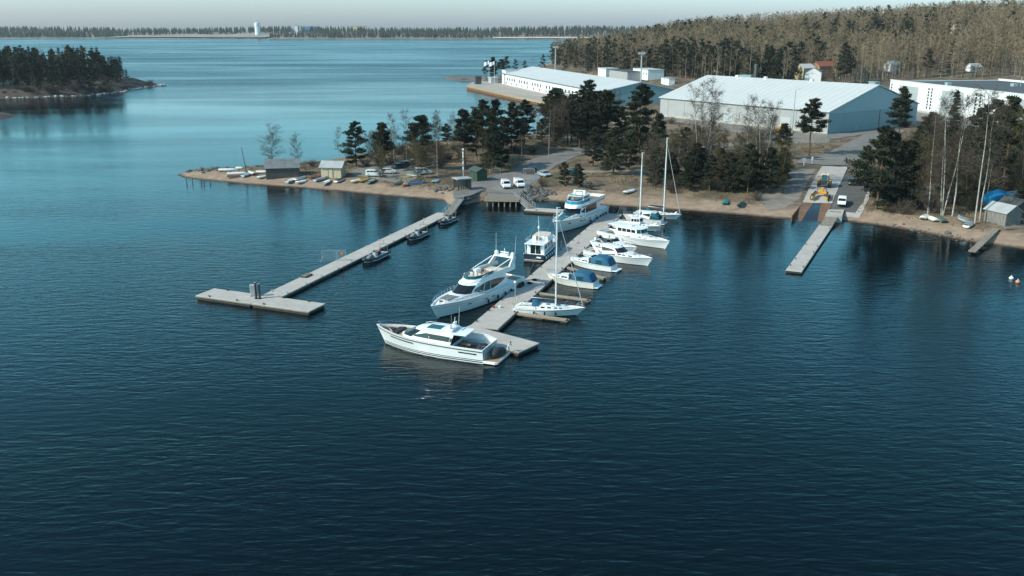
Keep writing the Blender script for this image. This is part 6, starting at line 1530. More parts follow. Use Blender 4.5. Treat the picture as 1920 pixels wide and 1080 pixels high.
# lattice mast by the kiosk, mast pole, guide posts in water
p = at(869,345,1.72); r = empty('signal_mast', (p.x, p.y, 1.72), 0, 'slim white-banded mast beside the waiting shelter', 'mast')
MB().tube((0, 0, 0), (0, 0, 8.6), .10, .07).build('pole', M['gelgrey'], r)
for z in (3.6, 5.0, 6.6, 7.4): MB().tube((0, 0, z), (0, 0, z+.7), .16).build('white_band', M['white'], r)
MB().box((0, 0, 8.7), (.5, .3, .4)).build('lamp_head', M['white'], r)
p = G(463,327); r = empty('mast_pole', p, 0, 'thin dark pole leaning above the boats on the spit', 'pole'); MB().tube((0, 0, 0), (-.9, .1, 7.4), .12, .06).build('pole', M['dark'], r); MB().tube((-.35, 0, .1), (.35, 0, .1), .1).build('foot', M['woodd'], r)
for k, (x, y) in enumerate(((350,344),(361,343),(377.5,344),(382.5,345.5),(394.5,345))):
    p = at(x, y); r = empty('mooring_post', (p.x, p.y, 0), 0, ('leftmost', 'second from the left', 'middle', 'fourth from the left', 'rightmost')[k]+' of five dark mooring posts in the water off the spit', 'post', 'mooring posts off the spit')
    MB().tube((0, 0, -2), (.05, 0, 1.35-.1*k), .13, .1, 7).build('post', M['woodd'], r); MB().tube((0, 0, 1.2-.1*k), (.05, 0, 1.4-.1*k), .12, .06, 7).build('post_head', M['wood'], r)
# two pier lamps and mooring poles on the middle pier
for lb, px, h_ in (('slim lamp with white globe by the stern of the nearest sailing boat', (966,570), 3.2), ('short mooring pole between the flybridge yacht and the trawler', (1084,456), 1.4), ('short mooring pole by the trawler yacht on the middle pier', (1052,468), 1.4)):
    p = at(px[0], px[1], ct); r = empty('pier_lamp' if h_ > 2 else 'mooring_pole', (p.x, p.y, ct), 0, lb, 'lamp' if h_ > 2 else 'pole')
    MB().tube((0, 0, 0), (0, 0, h_), .05).build('pole', M['alu'], r); MB().sphere((0, 0, h_+.15), .22 if h_ > 2 else .1, 10, 6).build('globe', M['lamp'] if h_ > 2 else M['alu'], r, True); MB().box((0, 0, .04), (.4, .4, .08)).build('foot', M['dark'], r)
p = at(1036,497,ct)
# hose, rope coils on the pier
for lb, px in (('dark coil of rope on the middle pier right of the flybridge yacht stern', (993,532)), ('coil of rope at the edge of the middle pier by the blue-canopied boat', (1002,526)), ('pair of reddish buckets beside the finger pier root', (932,577))):
    p = at(px[0], px[1], ct); r = empty('rope_coil' if 'rope' in lb else 'bucket_pair', (p.x, p.y, ct), 0, lb, 'rope' if 'rope' in lb else 'buckets'); b = MB()
    if 'rope' in lb:
        for j in range(3): [b.tube((.4*math.cos(i*.5), .4*math.sin(i*.5), .05+.07*j), (.4*math.cos((i+1)*.5), .4*math.sin((i+1)*.5), .05+.07*j), .04, n=4) for i in range(13)]
        b.build('coil', M['black'], r)
    else:
        for x in (-.5, .4): o = MB().tube((x, 0, 0), (x, 0, .35), .15, .2, 10).build('bucket', M['red'] if x < 0 else M['gel'], r)
# sea marks
for lb, px, m_ in (('white buoy in the water at the right edge', (1896,523), M['white']), ('orange-pink buoy beside the white buoy at the right edge', (1908,530), mat('faded_orange', (.6, .24, .13), .5))):
    p = at(*px); r = empty('buoy', (p.x, p.y, 0), 0, lb, 'buoy'); MB().sphere((0, 0, .15), .36, 12, 8, (1, 1, .85)).build('float', m_, r, True); MB().tube((0, 0, .4), (0, 0, .62), .07).build('eye', M['gel'], r)
# signs and small posts on the slipway approach
for lb, px in (('white notice board left of the slipway top', (1507,311)), ('white signpost by the road above the slipway', (1522,308))):
    p = G(*px); r = empty('notice_board', p, 0, lb, 'sign'); MB().tube((0, 0, -.2), (0, 0, 2.2), .06).build('post', M['white'], r); MB().box((0, -.08, 1.7), (1.0 if 'left' in lb else .5, .06, .9)).build('board', M['white'] if 'left' not in lb else M['gelgrey'], r)
p = G(1098,350); r = empty('covered_rack', p, 0, 'small pale blue-grey covered bundle under the bank bushes', 'bundle'); MB().sphere((0, 0, .95), .5, 9, 6, (.8, .8, 1.2)).build('cover', lb_, r, True); MB().tube((0, 0, -.2), (0, 0, .6), .1).build('post', M['woodd'], r)

# ------------------------------------------------------------------ people
def person(label, p, rz, top, legs, pose='stand', cap=None):
    r = empty('person', p, rz, label, 'person')
    lean = .0 if pose == 'stand' else .55
    hip = Vector((0, 0, .92 if pose == 'stand' else .85)); sh = hip+Vector((.5*math.sin(lean), 0, .5*math.cos(lean))); nk = sh+Vector((.09*math.sin(lean), 0, .1)); hd = nk+Vector((.03+.08*math.sin(lean), 0, .12)); tp = hd+Vector((.01, 0, .1))
    V = [hip, hip.lerp(sh, .5), sh, nk, hd, tp]; Rr = [(.15, .12), (.15, .11), (.17, .11), (.055, .06), (.09, .08), (.06, .055)]; E_ = [(0, 1), (1, 2), (2, 3), (3, 4), (4, 5)]
    hands = []
    for s in (1, -1):
        k = len(V); fwd = .28 if pose != 'stand' else .08
        a = [sh+Vector((0, s*.17, -.02)), sh+Vector((.04+fwd*.3, s*.24, -.28)), sh+Vector((.1+fwd, s*.22, -.50)), sh+Vector((.12+fwd*1.1, s*.21, -.58))]
        V += a; Rr += [(.06, .06), (.045, .045), (.033, .033), (.035, .022)]; E_ += [(2, k), (k, k+1), (k+1, k+2), (k+2, k+3)]; hands.append((a[-1], s))
        k = len(V); st = .06*s
        l_ = [hip+Vector((0, s*.1, -.06)), Vector((.04+st, s*.11, .48)), Vector((st-.03, s*.12, .09)), Vector((st+.14, s*.13, .04))]
        V += l_; Rr += [(.095, .095), (.06, .06), (.042, .042), (.04, .035)]; E_ += [(0, k), (k, k+1), (k+1, k+2), (k+2, k+3)]
    me = bpy.data.meshes.new('body'); me.from_pydata([tuple(v) for v in V], E_, []); o = bpy.data.objects.new('body_skeleton', me); col.objects.link(o)
    md = o.modifiers.new('skin', 'SKIN'); md.use_smooth_shade = True
    for i, q in enumerate(me.skin_vertices[0].data): q.radius = Rr[i]; q.use_root = (i == 0)
    o.modifiers.new('sub', 'SUBSURF').levels = 1
    dg = bpy.context.evaluated_depsgraph_get(); ev = o.evaluated_get(dg); m2 = bpy.data.meshes.new_from_object(ev); bpy.data.objects.remove(o)
    vv = [v.co.copy() for v in m2.vertices]; ff = [tuple(q.vertices) for q in m2.polygons]
    fb = MB(); fb.v = [tuple(v) for v in vv]; fb.f = ff
    for hp, s in hands:          # five fingers, thumb from the side of the palm
        for i in range(4): b0 = hp+Vector((.0+.012*i-.018, s*.0, -.02)); l_ = (.07, .08, .075, .06)[i]; fb.tube(b0, b0+Vector((.012, 0, -l_*.6)), .009, .008, 4); fb.tube(b0+Vector((.012, 0, -l_*.6)), b0+Vector((.03, 0, -l_)), .008, .006, 4)
        fb.tube(hp+Vector((.025, 0, .02)), hp+Vector((.06, 0, -.03)), .011, .008, 4)
    fb.tube(hd+Vector((.07, 0, .0)), hd+Vector((.11, 0, -.02)), .02, .012, 5)
    for s in (1, -1): fb.tube(hd+Vector((0, s*.07, 0)), hd+Vector((0, s*.1, .0)), .025, .02, 5)
    bo = fb.build('body', [M['skin'], top, legs], r, True)
    for q in bo.data.polygons:
        c = q.center; z = c.z
        q.material_index = 0
        if z < hip.z-.02 and abs(c.y) < .19 and z > -.1 and c.x < .25: q.material_index = 2
        if hip.z-.04 <= z < nk.z-.02 : q.material_index = 1
        if abs(c.y) > .17 and hip.z-.25 < z < hip.z: q.material_index = 1 if z > hip.z-.06 else 0
    hb = MB(); hb.sphere(hd+Vector((-.015, 0, .03)), .115, 10, 6, (1, .92, 1.05), -.1); hb.build('hair' if not cap else 'cap', cap or M['hair'], r, True)
    for s in (1, -1): MB().sphere(hd+Vector((.083, s*.033, .015)), .012, 6, 4).build('eye', M['black'], r)
    MB().box(hd+Vector((.085, 0, -.05)), (.012, .05, .012)).build('mouth', M['red'], r)
    return r
dk = mat('dark_jacket', (.015, .016, .02), .8); jean = mat('dark_trousers', (.02, .022, .03), .8); wsh = mat('white_shirt', (.62, .62, .6), .8)
p = at(1165,404,ct); person('person in dark clothes standing at the corner of the middle pier near the beach', Vector((p.x, p.y, ct)), R(-100), dk, jean)
p = at(1246,420,.3); person('person in dark clothes standing on the stern of the green-glass cruiser', Vector((p.x, p.y, .28)), R(-90), dk, jean)
bpy.context.view_layer.update()
p = BOAT1.matrix_world @ Vector((-9.0, -1.55, .44)); person('person in a white shirt bending over on the stern of the nearest yacht', p, BOAT1.rotation_euler[2]+R(160), wsh, wsh, 'bend')
# ------------------------------------------------------------------ trees
def fol(name, c0, c1, sc=.12, rough=.8):
    m = bpy.data.materials.new(name); m.use_nodes = True; n, l = m.node_tree.nodes, m.node_tree.links; b = n['Principled BSDF']; b.inputs['Roughness'].default_value = rough
    b.inputs['Specular IOR Level'].default_value = .2
    g = n.new('ShaderNodeNewGeometry'); t = n.new('ShaderNodeTexNoise'); t.inputs['Scale'].default_value = sc; t.inputs['Detail'].default_value = 3
    l.new(g.outputs['Position'], t.inputs['Vector']); r = n.new('ShaderNodeValToRGB'); e = r.color_ramp.elements; e[0].position, e[1].position = .35, .65
    e[0].color, e[1].color = (*c0, 1), (*c1, 1); l.new(t.outputs[0], r.inputs[0]); l.new(r.outputs[0], b.inputs['Base Color']); return m
PINE = fol('pine_needles', (.016, .023, .015), (.046, .047, .027)); SPRUCE = fol('spruce_needles', (.012, .020, .015), (.030, .038, .023))
TWIG = fol('bare_twigs', (.16, .118, .072), (.29, .215, .135), .05); TWIGN = fol('dark_twigs', (.055, .043, .034), (.11, .085, .064), .2); BUD = fol('budding_twigs', (.060, .050, .026), (.12, .10, .045), .1)
BARK = mat('pine_bark', (.11, .065, .042), .9, var=.35, scale=1.5); BARKW = mat('birch_bark', (.50, .47, .43), .85, c2=(.20, .18, .16), scale=1.1, stretch=(1, 1, .5)); BARKG = mat('grey_bark', (.13, .11, .095), .9, var=.3, scale=1.5)
class TB:
    """triangle soup built with numpy lists"""
    def __init__(s): s.v = []; s.f = []
    def tube(s, a, b, r0, r1, n=5):
        a, b = np.array(a, float), np.array(b, float); d = b-a; L = np.linalg.norm(d)+1e-9; d /= L
        u = np.cross(d, [0, 0, 1] if abs(d[2]) < .9 else [1, 0, 0]); u /= np.linalg.norm(u); w_ = np.cross(d, u); k = len(s.v)
        for p, r in ((a, r0), (b, r1)):
            for i in range(n): t = 2*math.pi*i/n; s.v.append(p+u*r*math.cos(t)+w_*r*math.sin(t))
        for i in range(n): j = (i+1) % n; s.f += [(k+i, k+j, k+n+j), (k+i, k+n+j, k+n+i)]
    def tri(s, a, b, c): k = len(s.v); s.v += [a, b, c]; s.f.append((k, k+1, k+2))
    def blades(s, c, rad, n, size, rg, up=.25, flat=.55):
        for _ in range(n):
            q = rg.normal(size=3); q /= np.linalg.norm(q)+1e-9; q *= rg.random()**.4; p = np.array(c)+q*np.array([rad, rad, rad*flat])
            d = q*np.array([1, 1, .6])+rg.normal(size=3)*.5+np.array([0, 0, up]); d /= np.linalg.norm(d)+1e-9
            e = np.cross(d, rg.normal(size=3)); e /= np.linalg.norm(e)+1e-9; z = size*rg.uniform(.6, 1.3)
            s.tri(p-e*z*.24-d*z*.3, p+e*z*.24-d*z*.3, p+d*z*1.0)
    def sliver(s, a, b, wd, rg):
        a, b = np.array(a), np.array(b); e = np.cross(b-a, rg.normal(size=3)); e /= np.linalg.norm(e)+1e-9; s.tri(a-e*wd, a+e*wd, b)
    def arr(s): return np.array(s.v, np.float32), np.array(s.f, np.int32)
def pine(seed, lod=0, low=.38, spread=.19, lean=0.0, H=20.0):
    rg = np.random.default_rng(seed); t, c = TB(), TB(); zs = np.linspace(0, 1, 7); cx = np.cumsum(rg.normal(0, .12, 7))+lean*zs**2*H; cy = np.cumsum(rg.normal(0, .12, 7)); cx -= cx[0]; cy -= cy[0]
    P = lambda f: np.array([np.interp(f, zs, cx), np.interp(f, zs, cy), f*H]); rad = lambda f: .27*(1-f)**.8+.04
    for a, b in zip(zs, zs[1:]): t.tube(P(a)+(np.array([0, 0, -.4]) if a == 0 else 0), P(b), rad(a)*(1.25 if a == 0 else 1), rad(b), 7 if lod == 0 else 4)
    nl = (38, 18, 9)[lod]; ang = rg.uniform(0, 6.28)
    for i in range(nl):
        f = low+(1-low)*(i+rg.uniform(.0, .9))/nl*.97; ang += 2.4+rg.normal(0, .5); g = (f-low)/(1-low)
        L = H*spread*(.55+.75*math.sin(math.pi*min(1, g*.75+.2)))*(1-.62*g**2)*rg.uniform(.55, 1.2); el = -.05+.55*g+rg.normal(0, .16)
        d = np.array([math.cos(ang)*math.cos(el), math.sin(ang)*math.cos(el), math.sin(el)]); p0 = P(f); p1 = p0+d*L+np.array([0, 0, .08*L])
        if lod < 2: t.tube(p0, p0+(p1-p0)*.9, .075*(1-.5*g), .02, 4 if lod == 0 else 3)
        for k in range((5, 2, 1)[lod]):
            q = p0+(p1-p0)*((.4+.62*(k+rg.uniform(.2, .8))/(5, 2, 1)[lod]) if lod < 2 else .7)+rg.normal(size=3)*np.array([.4, .4, .22])*L*.22
            c.blades(q, max(.45, (.24, .34, .5)[lod]*L+.2), (36, 26, 22)[lod], (.72, 1.1, 1.6)[lod], rg, .2, .42)
    c.blades(P(.99), .8, (26, 14, 8)[lod], (.6, .9, 1.4)[lod], rg, .5, .9); return t.arr(), c.arr()
def spruce(seed, lod=0, H=20.0, spread=.155, low=.08):
    rg = np.random.default_rng(seed); t, c = TB(), TB(); t.tube([0, 0, -.4], [0, 0, H*.6], .26, .12, 6); t.tube([0, 0, H*.6], [0, 0, H*.98], .12, .03, 4)
    nw = (24, 13, 8)[lod]
    for w_ in range(nw):
        f = low+(1-low)*w_/nw; L = H*spread*(1-f)**.85*rg.uniform(.8, 1.15)+.25
        for k in range((7, 5, 4)[lod]):
            a = rg.uniform(0, 6.28); p0 = np.array([0, 0, f*H+rg.uniform(-.3, .3)]); Lk = L*rg.uniform(.7, 1.15); d = np.array([math.cos(a), math.sin(a), -.28+.35*f])
            for j in range((3, 2, 1)[lod]):
                q = p0+d*Lk*((.35+.62*j/(2 if lod == 0 else 1)) if lod < 2 else .6); c.blades(q, .2*Lk+.22, (7, 6, 8)[lod], (.6, 1.0, 1.5)[lod], rg, -.15, .5)
    c.blades([0, 0, H*.98], .3, 10, .55, rg, 1, 2); return t.arr(), c.arr()
def birch(seed, lod=0, H=20.0, stems=1, spread=.16, low=.32, lean=0.0, tw=1.0):
    rg = np.random.default_rng(seed); t, c = TB(), TB()
    for st in range(stems):
        a0 = rg.uniform(0, 6.28); off = np.array([math.cos(a0), math.sin(a0), 0])*(.25 if stems > 1 else 0); ln = (.12 if stems > 1 else .03); hh = H*(1 if st == 0 else rg.uniform(.75, .97))
        zs = np.linspace(0, 1, 6); cx = off[0]+math.cos(a0)*ln*zs*hh+np.cumsum(rg.normal(0, .14, 6))+lean*zs*hh; cy = off[1]+math.sin(a0)*ln*zs*hh+np.cumsum(rg.normal(0, .14, 6))
        P = lambda f: np.array([np.interp(f, zs, cx), np.interp(f, zs, cy), f*hh]); rad = lambda f: (.13 if stems == 1 else .10)*(1-f)+.02
        for a, b in zip(zs, zs[1:]): t.tube(P(a)+(np.array([0, 0, -.4]) if a == 0 else 0), P(b), rad(a), rad(b), 6 if lod == 0 else 3)
        nb = (30, 16, 12)[lod]
        for i in range(nb):
            f = low+(1-low)*(i+rg.random())/nb*.96; a = rg.uniform(0, 6.28); g = (f-low)/(1-low); L = hh*spread*(.4+.9*math.sin(math.pi*(.15+.7*(1-g))))*rg.uniform(.6, 1.2)*(1-.4*g); el = .55+.35*g+rg.normal(0, .15)
            d = np.array([math.cos(a)*math.cos(el), math.sin(a)*math.cos(el), math.sin(el)]); p0 = P(f); p1 = p0+d*L
            if lod == 0: c.tube(p0, p1, .04*(1-.5*g)+.008, .008, 3)
            else: c.sliver(p0, p1, .07 if lod == 1 else .11, rg)
            for k in range((11, 7, 7)[lod]):
                q = p0+(p1-p0)*rg.uniform(.25, 1); dd = d+rg.normal(size=3)*.6; dd /= np.linalg.norm(dd); l2 = L*rg.uniform(.25, .5)+.3; e = q+dd*l2+np.array([0, 0, -.1*l2])
                c.sliver(q, e, (.02, .055, .13)[lod]*tw, rg)
                for j in range((4, 2, 1)[lod]): q2 = q+(e-q)*rg.uniform(.2, 1); d3 = dd+rg.normal(size=3)*.8+np.array([0, 0, -.35]); d3 /= np.linalg.norm(d3); c.sliver(q2, q2+d3*rg.uniform(.5, 1.1)*(1, 1.2, 1.8)[lod], (.018, .05, .12)[lod]*tw, rg)
    return t.arr(), c.arr()
def bush(seed, H=5.0, n=26, green=False):
    rg = np.random.default_rng(seed); t, c = TB(), TB()
    for i in range(n):
        a = rg.uniform(0, 6.28); el = rg.uniform(.7, 1.4); d = np.array([math.cos(a)*math.cos(el), math.sin(a)*math.cos(el), math.sin(el)]); L = H*rg.uniform(.6, 1); b0 = np.array([rg.normal(0, .35), rg.normal(0, .35), -.2]); t.tube(b0, b0+d*L, .05, .01, 3)
        for k in range(16):
            q = b0+d*L*rg.uniform(.25, 1); dd = d+rg.normal(size=3)*.7; dd /= np.linalg.norm(dd); l2 = rg.uniform(.4, 1.2); c.sliver(q, q+dd*l2, .03, rg)
            for j in range(3): q2 = q+dd*l2*rg.random(); d3 = dd+rg.normal(size=3); c.sliver(q2, q2+d3/np.linalg.norm(d3)*rg.uniform(.3, .7), .022, rg)
    return t.arr(), c.arr()
KINDS = {}
def proto(kind, var, gen, bark, leaf, name, ref_h):
    (tv, tf), (cv, cf) = gen
    a = mesh_np('trunk', tv, tf, bark, smooth=True); b = mesh_np('crown', cv, cf, leaf)
    KINDS.setdefault(kind, []).append((a.data, b.data, name, ref_h)); bpy.data.objects.remove(a); bpy.data.objects.remove(b)
for i in range(4): proto('pine', i, pine(10+i, 0, (.30, .42, .22, .5)[i], (.21, .20, .23, .23)[i]), BARK, PINE, 'pine_tree', 20.)
for i in range(2): proto('fullpine', i, pine(30+i, 0, .10, .25), BARK, PINE, 'pine_tree', 20.)
proto('leanpine', 0, pine(41, 0, .35, .17, .10), BARK, PINE, 'pine_tree', 20.)
for i in range(2): proto('spruce', i, spruce(50+i, 0), BARKG, SPRUCE, 'spruce_tree', 20.)
for i in range(3): proto('birch', i, birch(60+i, 0, 20., 1, .17, .28, 0.0, 1.3), BARKW, TWIGN, 'birch_tree', 20.)
for i in range(2): proto('multi', i, birch(70+i, 0, 20., 3, .14, .2), BARKW, TWIGN, 'birch_tree', 20.)
for i in range(2): proto('grey', i, birch(80+i, 0, 20., 2, .24, .15, 0.0, 1.6), BARKG, TWIGN, 'bare_tree', 20.)
for i in range(2): proto('bud', i, birch(85+i, 0, 20., 3, .19, .06, 0.0, 2.2), BARKG, BUD, 'alder_tree', 20.)
for i in range(2): proto('bush', i, bush(90+i, 5., 34), BARKG, TWIGN, 'bare_shrub', 5.)
for i in range(3): proto('mpine', i, pine(110+i, 1, (.3, .4, .2)[i], .19), BARK, PINE, 'pine_tree', 20.)
for i in range(2): proto('mspruce', i, spruce(120+i, 1), BARKG, SPRUCE, 'spruce_tree', 20.)
for i in range(3): proto('mbirch', i, birch(130+i, 1, 20., 1, .18, (.12, .3, .2)[i]), BARKW, TWIG, 'birch_tree', 20.)
for i in range(1): proto('mbud', i, birch(136+i, 1, 20., 2, .18, .12), BARKG, BUD, 'alder_tree', 20.)
trg = random.Random(11)
def tree(kind, p, h, label, cat='tree', group=None, wide=1.0, rz=None):
    a, b, nm, rh = trg.choice(KINDS[kind]); s = h/rh
    r = empty(nm, p, trg.uniform(0, 6.28) if rz is None else rz, label, cat, group); r.scale = (s*wide, s*wide, s)
    for m_, n_ in ((a, 'trunk'), (b, 'crown')): o = bpy.data.objects.new(n_, m_); col.objects.link(o); o.parent = r
    return r
def ptree(kind, x, yb, yt, label, wide=1.0, rz=None, xt=None):
    p = G(x, yb); h = (yb-yt)/(yb-48.0)*(CAM_H-p.z)*1.02
    return tree(kind, p, h, label, 'shrub' if kind == 'bush' else 'tree', None, wide, rz)
ND = [
 ('grey',510,312,236,'taller twin-stemmed bare tree behind the dark grey hut',1.45), ('grey',557,308,250,'slender bare tree right of the dark grey hut'), ('birch',636,303,238,'thin bare birch left of the beige shed pine'),
 ('fullpine',668,312,227,'dense dark pine right of the beige shed'), ('pine',718,322,231,'slim-topped pine above the parked white cars'), ('bud',712,334,266,'brownish bare tree in front of the slim-topped pine'),
 ('birch',742,310,215,'pale bare birch left of the tall spit pine'), ('birch',763,306,208,'tallest bare birch on the spit'), ('pine',790,320,218,'tall pine in the middle of the spit'), ('bud',785,336,258,'brown bushy tree in front of the middle spit pine'),
 ('grey',803,334,268,'bare grey tree beside the trunk by the blue boat'), ('birch',819,329,232,'thin straight bare tree left of the shelter'), ('pine',838,276,232,'small distant pine behind the rocky mound'), ('grey',850,280,213,'bare tree behind the rocky mound'),
 ('pine',872,309,206,'tall straight-trunked pine behind the white-banded mast'), ('fullpine',893,292,205,'wide pine left of the pine group behind the kiosk'), ('pine',905,284,188,'pine with open crown in front of the far water'), ('pine',932,288,188,'tall pine in the group behind the kiosk'),
 ('fullpine',925,320,232,'large dark pine right behind the kiosk'), ('fullpine',940,312,236,'second dark pine close behind the kiosk'), ('pine',958,284,192,'pine right of the group behind the kiosk'), ('pine',983,272,188,'pine before the far quay, left one'),
 ('birch',1005,286,204,'bare birch by the bend of the road'), ('birch',1028,294,206,'leaning white-stemmed birch by the road'), ('pine',1040,256,166,'tall pine before the long white building, left one'), ('pine',1058,258,182,'pine before the long white building, second'),
 ('pine',1075,256,178,'pine before the long white building, third'), ('pine',1100,258,152,'tallest pine before the long white building'), ('bud',1116,256,190,'budding tree under the tallest quay pine'), ('birch',1136,252,176,'pair-like birch before the quay building gable'), ('birch',1152,252,170,'birch right before the quay building gable'),
 ('fullpine',1198,288,160,'massive dark pine left of the big hall'), ('pine',1165,270,200,'pine left of the massive dark pine'), ('fullpine',1112,310,238,'rounded pine at the far side of the road'), ('fullpine',1150,326,240,'broad dark pine above the gravel track'), ('fullpine',1180,318,250,'dark pine right of the broad one above the track'),
 ('pine',1232,294,214,'pine at the right foot of the massive dark pine'), ('fullpine',1058,348,303,'small bushy pine at the parking edge'), ('fullpine',1084,352,306,'second small bushy pine at the parking edge'), ('fullpine',1136,312,255,'young pine behind the gravel track bend'),
 ('grey',1216,338,240,'bare tree behind the shorter mast'), ('grey',1246,345,262,'reddish bare tree right of the taller mast'), ('bud',1300,330,232,'olive budding tree under the left birch cluster'), ('multi',1312,332,158,'left white-stemmed birch cluster before the big hall'), ('birch',1330,330,152,'tallest birch of the left cluster before the big hall'),
 ('fullpine',1292,358,305,'low dark pine right of the taller mast'), ('fullpine',1330,358,290,'low dark pine left of the turquoise boat'), ('fullpine',1366,356,285,'dark pine behind the turquoise boat'), ('bud',1350,350,275,'brown tree behind the turquoise boat'), ('fullpine',1402,362,268,'dark pine behind the dark green boat'), ('bud',1382,345,250,'olive tree behind the dark green boat'),
 ('birch',1388,344,182,'white birch behind the green boats, left'), ('multi',1424,350,188,'white birch cluster left of the slipway'), ('birch',1440,348,196,'white birch right of the cluster by the slipway'), ('fullpine',1440,362,276,'dark pine at the left edge of the slipway bank'), ('bud',1462,352,258,'brown-green tree nearest the slipway on its left'), ('pine',1466,300,232,'small pine beside the yellow loader'), ('bud',1345,300,238,'olive bare tree before the middle of the big hall'), ('bud',1410,312,242,'brown bare tree before the hall doors'),
 ('pine',1516,292,186,'lone flat-topped pine at the road above the slipway'),
 ('leanpine',1684,272,165,'wind-leaning pine before the big hall end wall'), ('fullpine',1643,392,236,'big dark pine right of the slipway'), ('fullpine',1668,388,250,'dark pine close right of the big one by the slipway'), ('fullpine',1692,390,262,'third dark pine right of the slipway'), ('fullpine',1620,360,272,'small pine leaning over the dark green car'),
 ('spruce',1776,312,168,'narrow pointed spruce before the white works building'), ('multi',1768,404,170,'tallest white birch cluster on the right bank'), ('birch',1786,406,178,'white birch right of the tallest cluster'), ('birch',1742,400,215,'thin birch left of the tallest cluster'), ('bush',1750,398,330,'reddish bare shrub below the right-hand birches'), ('bud',1728,360,250,'brown bare tree among the right-hand birches'), ('grey',1752,340,240,'grey bare tree behind the right-hand birches'),
 ('birch',1830,420,168,'leaning white birch left of the boathouse'), ('birch',1838,414,200,'second leaning birch left of the boathouse'), ('pine',1846,330,188,'pine behind the blue tarpaulin'), ('pine',1882,340,182,'tall pine above the boathouse'), ('fullpine',1900,372,270,'dark broad pine behind the boathouse'), ('fullpine',1850,376,290,'dark low pine behind the blue tarpaulin'), ('fullpine',1812,372,296,'dark low pine between the leaning birches'), ('bud',1905,345,205,'budding tree at the right frame edge'), ('fullpine',1925,380,262,'dark pine cut by the right frame edge'), ('bud',1796,366,262,'brown tree behind the leaning birches'),
 ('bush',1018,350,330,'bare shrub on the rocks by the small pines'), ('bush',1105,356,336,'shrub right of the small bushy pines'), ('bush',1420,376,352,'low shrub behind the metal hoops'), ('bush',1260,362,338,'low shrub on the bank right of the masts'), ('bush',585,312,296,'low bare shrub behind the beige shed'), ('bush',840,300,280,'brown shrub on the rocky mound'),
 ('pine',925,150,108,'pine left of the long white quay building'), ('pine',940,148,112,'second pine left of the long white quay building'), ('mpine',912,151,114,'leftmost pine on the far quay point'), ('mpine',950,146,106,'pine rising behind the end block of the quay building'), ('mbirch',905,150,122,'bare tree at the tip of the far quay point'), ('mbirch',975,140,112,'bare tree behind the middle of the quay building roof'),
 ('mpine',966,142,112,'pine behind the quay building end block'), ('mpine',984,138,114,'pine behind the quay building roof, left'), ('mpine',1018,134,103,'round pine behind the quay building roof'), ('mbirch',1000,136,106,'bare birch behind the quay building roof'), ('mpine',1060,136,104,'pine right of the far floodlight mast')]
for q in ND: ptree(*q)
for lab_, (x, yb, yt) in (('isolated spruce on the bare rock at the island point', (240,164,129)),): ptree('mspruce', x, yb, yt, lab_)

# ---- undergrowth and young trees between the beaches and the halls
sg = random.Random(31); ORD = ['leftmost', 'second from left', 'third from left', 'fourth from left', 'fifth from left', 'sixth from left', 'seventh from left', 'eighth from left', 'ninth from left', 'tenth from left']+['%dth from left' % i for i in range(11, 40)]
def scatter(poly, n, kinds, h0, h1, where, group, gap=2.2):
    P = [at(x, y, 2.5) for x, y in poly]; pl = np.array([(p.x, p.y) for p in P]); x0, y0 = pl.min(0); x1, y1 = pl.max(0); done = []; made = []; tries = 0
    wd = {'bud': 'brown-green budding tree', 'grey': 'bare grey tree', 'birch': 'slim bare birch', 'multi': 'bare birch clump', 'bush': 'bare brown shrub', 'fullpine': 'bushy young pine', 'pine': 'pine', 'spruce': 'young spruce'}
    while len(done) < n and tries < n*60:
        tries += 1; x, y = sg.uniform(x0, x1), sg.uniform(y0, y1)
        if sdist(np.array([x]), np.array([y]), pl)[0] < 0 or tz(x, y) < 1.0 or any((x-a)**2+(y-b)**2 < gap*gap for a, b in done): continue
        done.append((x, y)); k = sg.choice(kinds); h_ = sg.uniform(h0, h1)*(.45 if k == 'bush' else 1)
        made.append((x/y, k, tree(k, Vector((x, y, tz(x, y))), h_, None, 'shrub' if k == 'bush' else 'tree', group, 1.15)))
    for k in kinds:      # name each by its order from the left among its kind in that stand
        row = sorted([q for q in made if q[1] == k], key=lambda q: q[0])
        for i, q in enumerate(row): q[2]['label'] = wd[k]+' '+where+((', '+(ORD[i] if i < len(row)-1 else 'rightmost')) if len(row) > 1 else '')
scatter([(650,300),(700,318),(850,318),(880,300),(850,275),(720,290)], 34, ['bud','bush','grey','bud'], 4, 10, 'behind the cars on the spit', 'undergrowth on the spit')
scatter([(880,305),(960,308),(1035,276),(1060,256),(930,268)], 20, ['bud','fullpine','bush','birch'], 4, 10, 'between the kiosk and the far bay', 'undergrowth behind the kiosk')
scatter([(1010,268),(1140,245),(1160,262),(1110,285),(1060,280)], 26, ['birch','bud','pine','grey','pine'], 9, 17, 'in the grove before the far quay', 'grove before the far quay')
scatter([(1165,318),(1290,316),(1440,304),(1450,285),(1330,278),(1180,285)], 46, ['bud','grey','bush','fullpine','birch'], 4, 9, 'between the gravel track and the big hall', 'grove below the big hall')
scatter([(1200,345),(1260,352),(1475,362),(1470,322),(1300,326)], 50, ['bud','fullpine','bush','grey','fullpine'], 4, 9, 'on the bank between the masts and the slipway', 'thicket left of the slipway')
scatter([(1690,290),(1700,385),(1800,395),(1960,400),(1960,300),(1800,285)], 66, ['bud','grey','birch','fullpine','bush'], 6, 14, 'in the thicket behind the boathouse shore', 'thicket on the right shore')
scatter([(1240,232),(1300,246),(1480,268),(1480,258),(1300,236)], 12, ['birch','bud','bush'], 5, 9, 'along the front of the big hall', 'trees before the big hall', 4)
scatter([(1640,370),(1640,392),(1700,396),(1700,340)], 10, ['fullpine','bush'], 4, 9, 'under the dark pines right of the slipway', 'undergrowth right of the slipway')
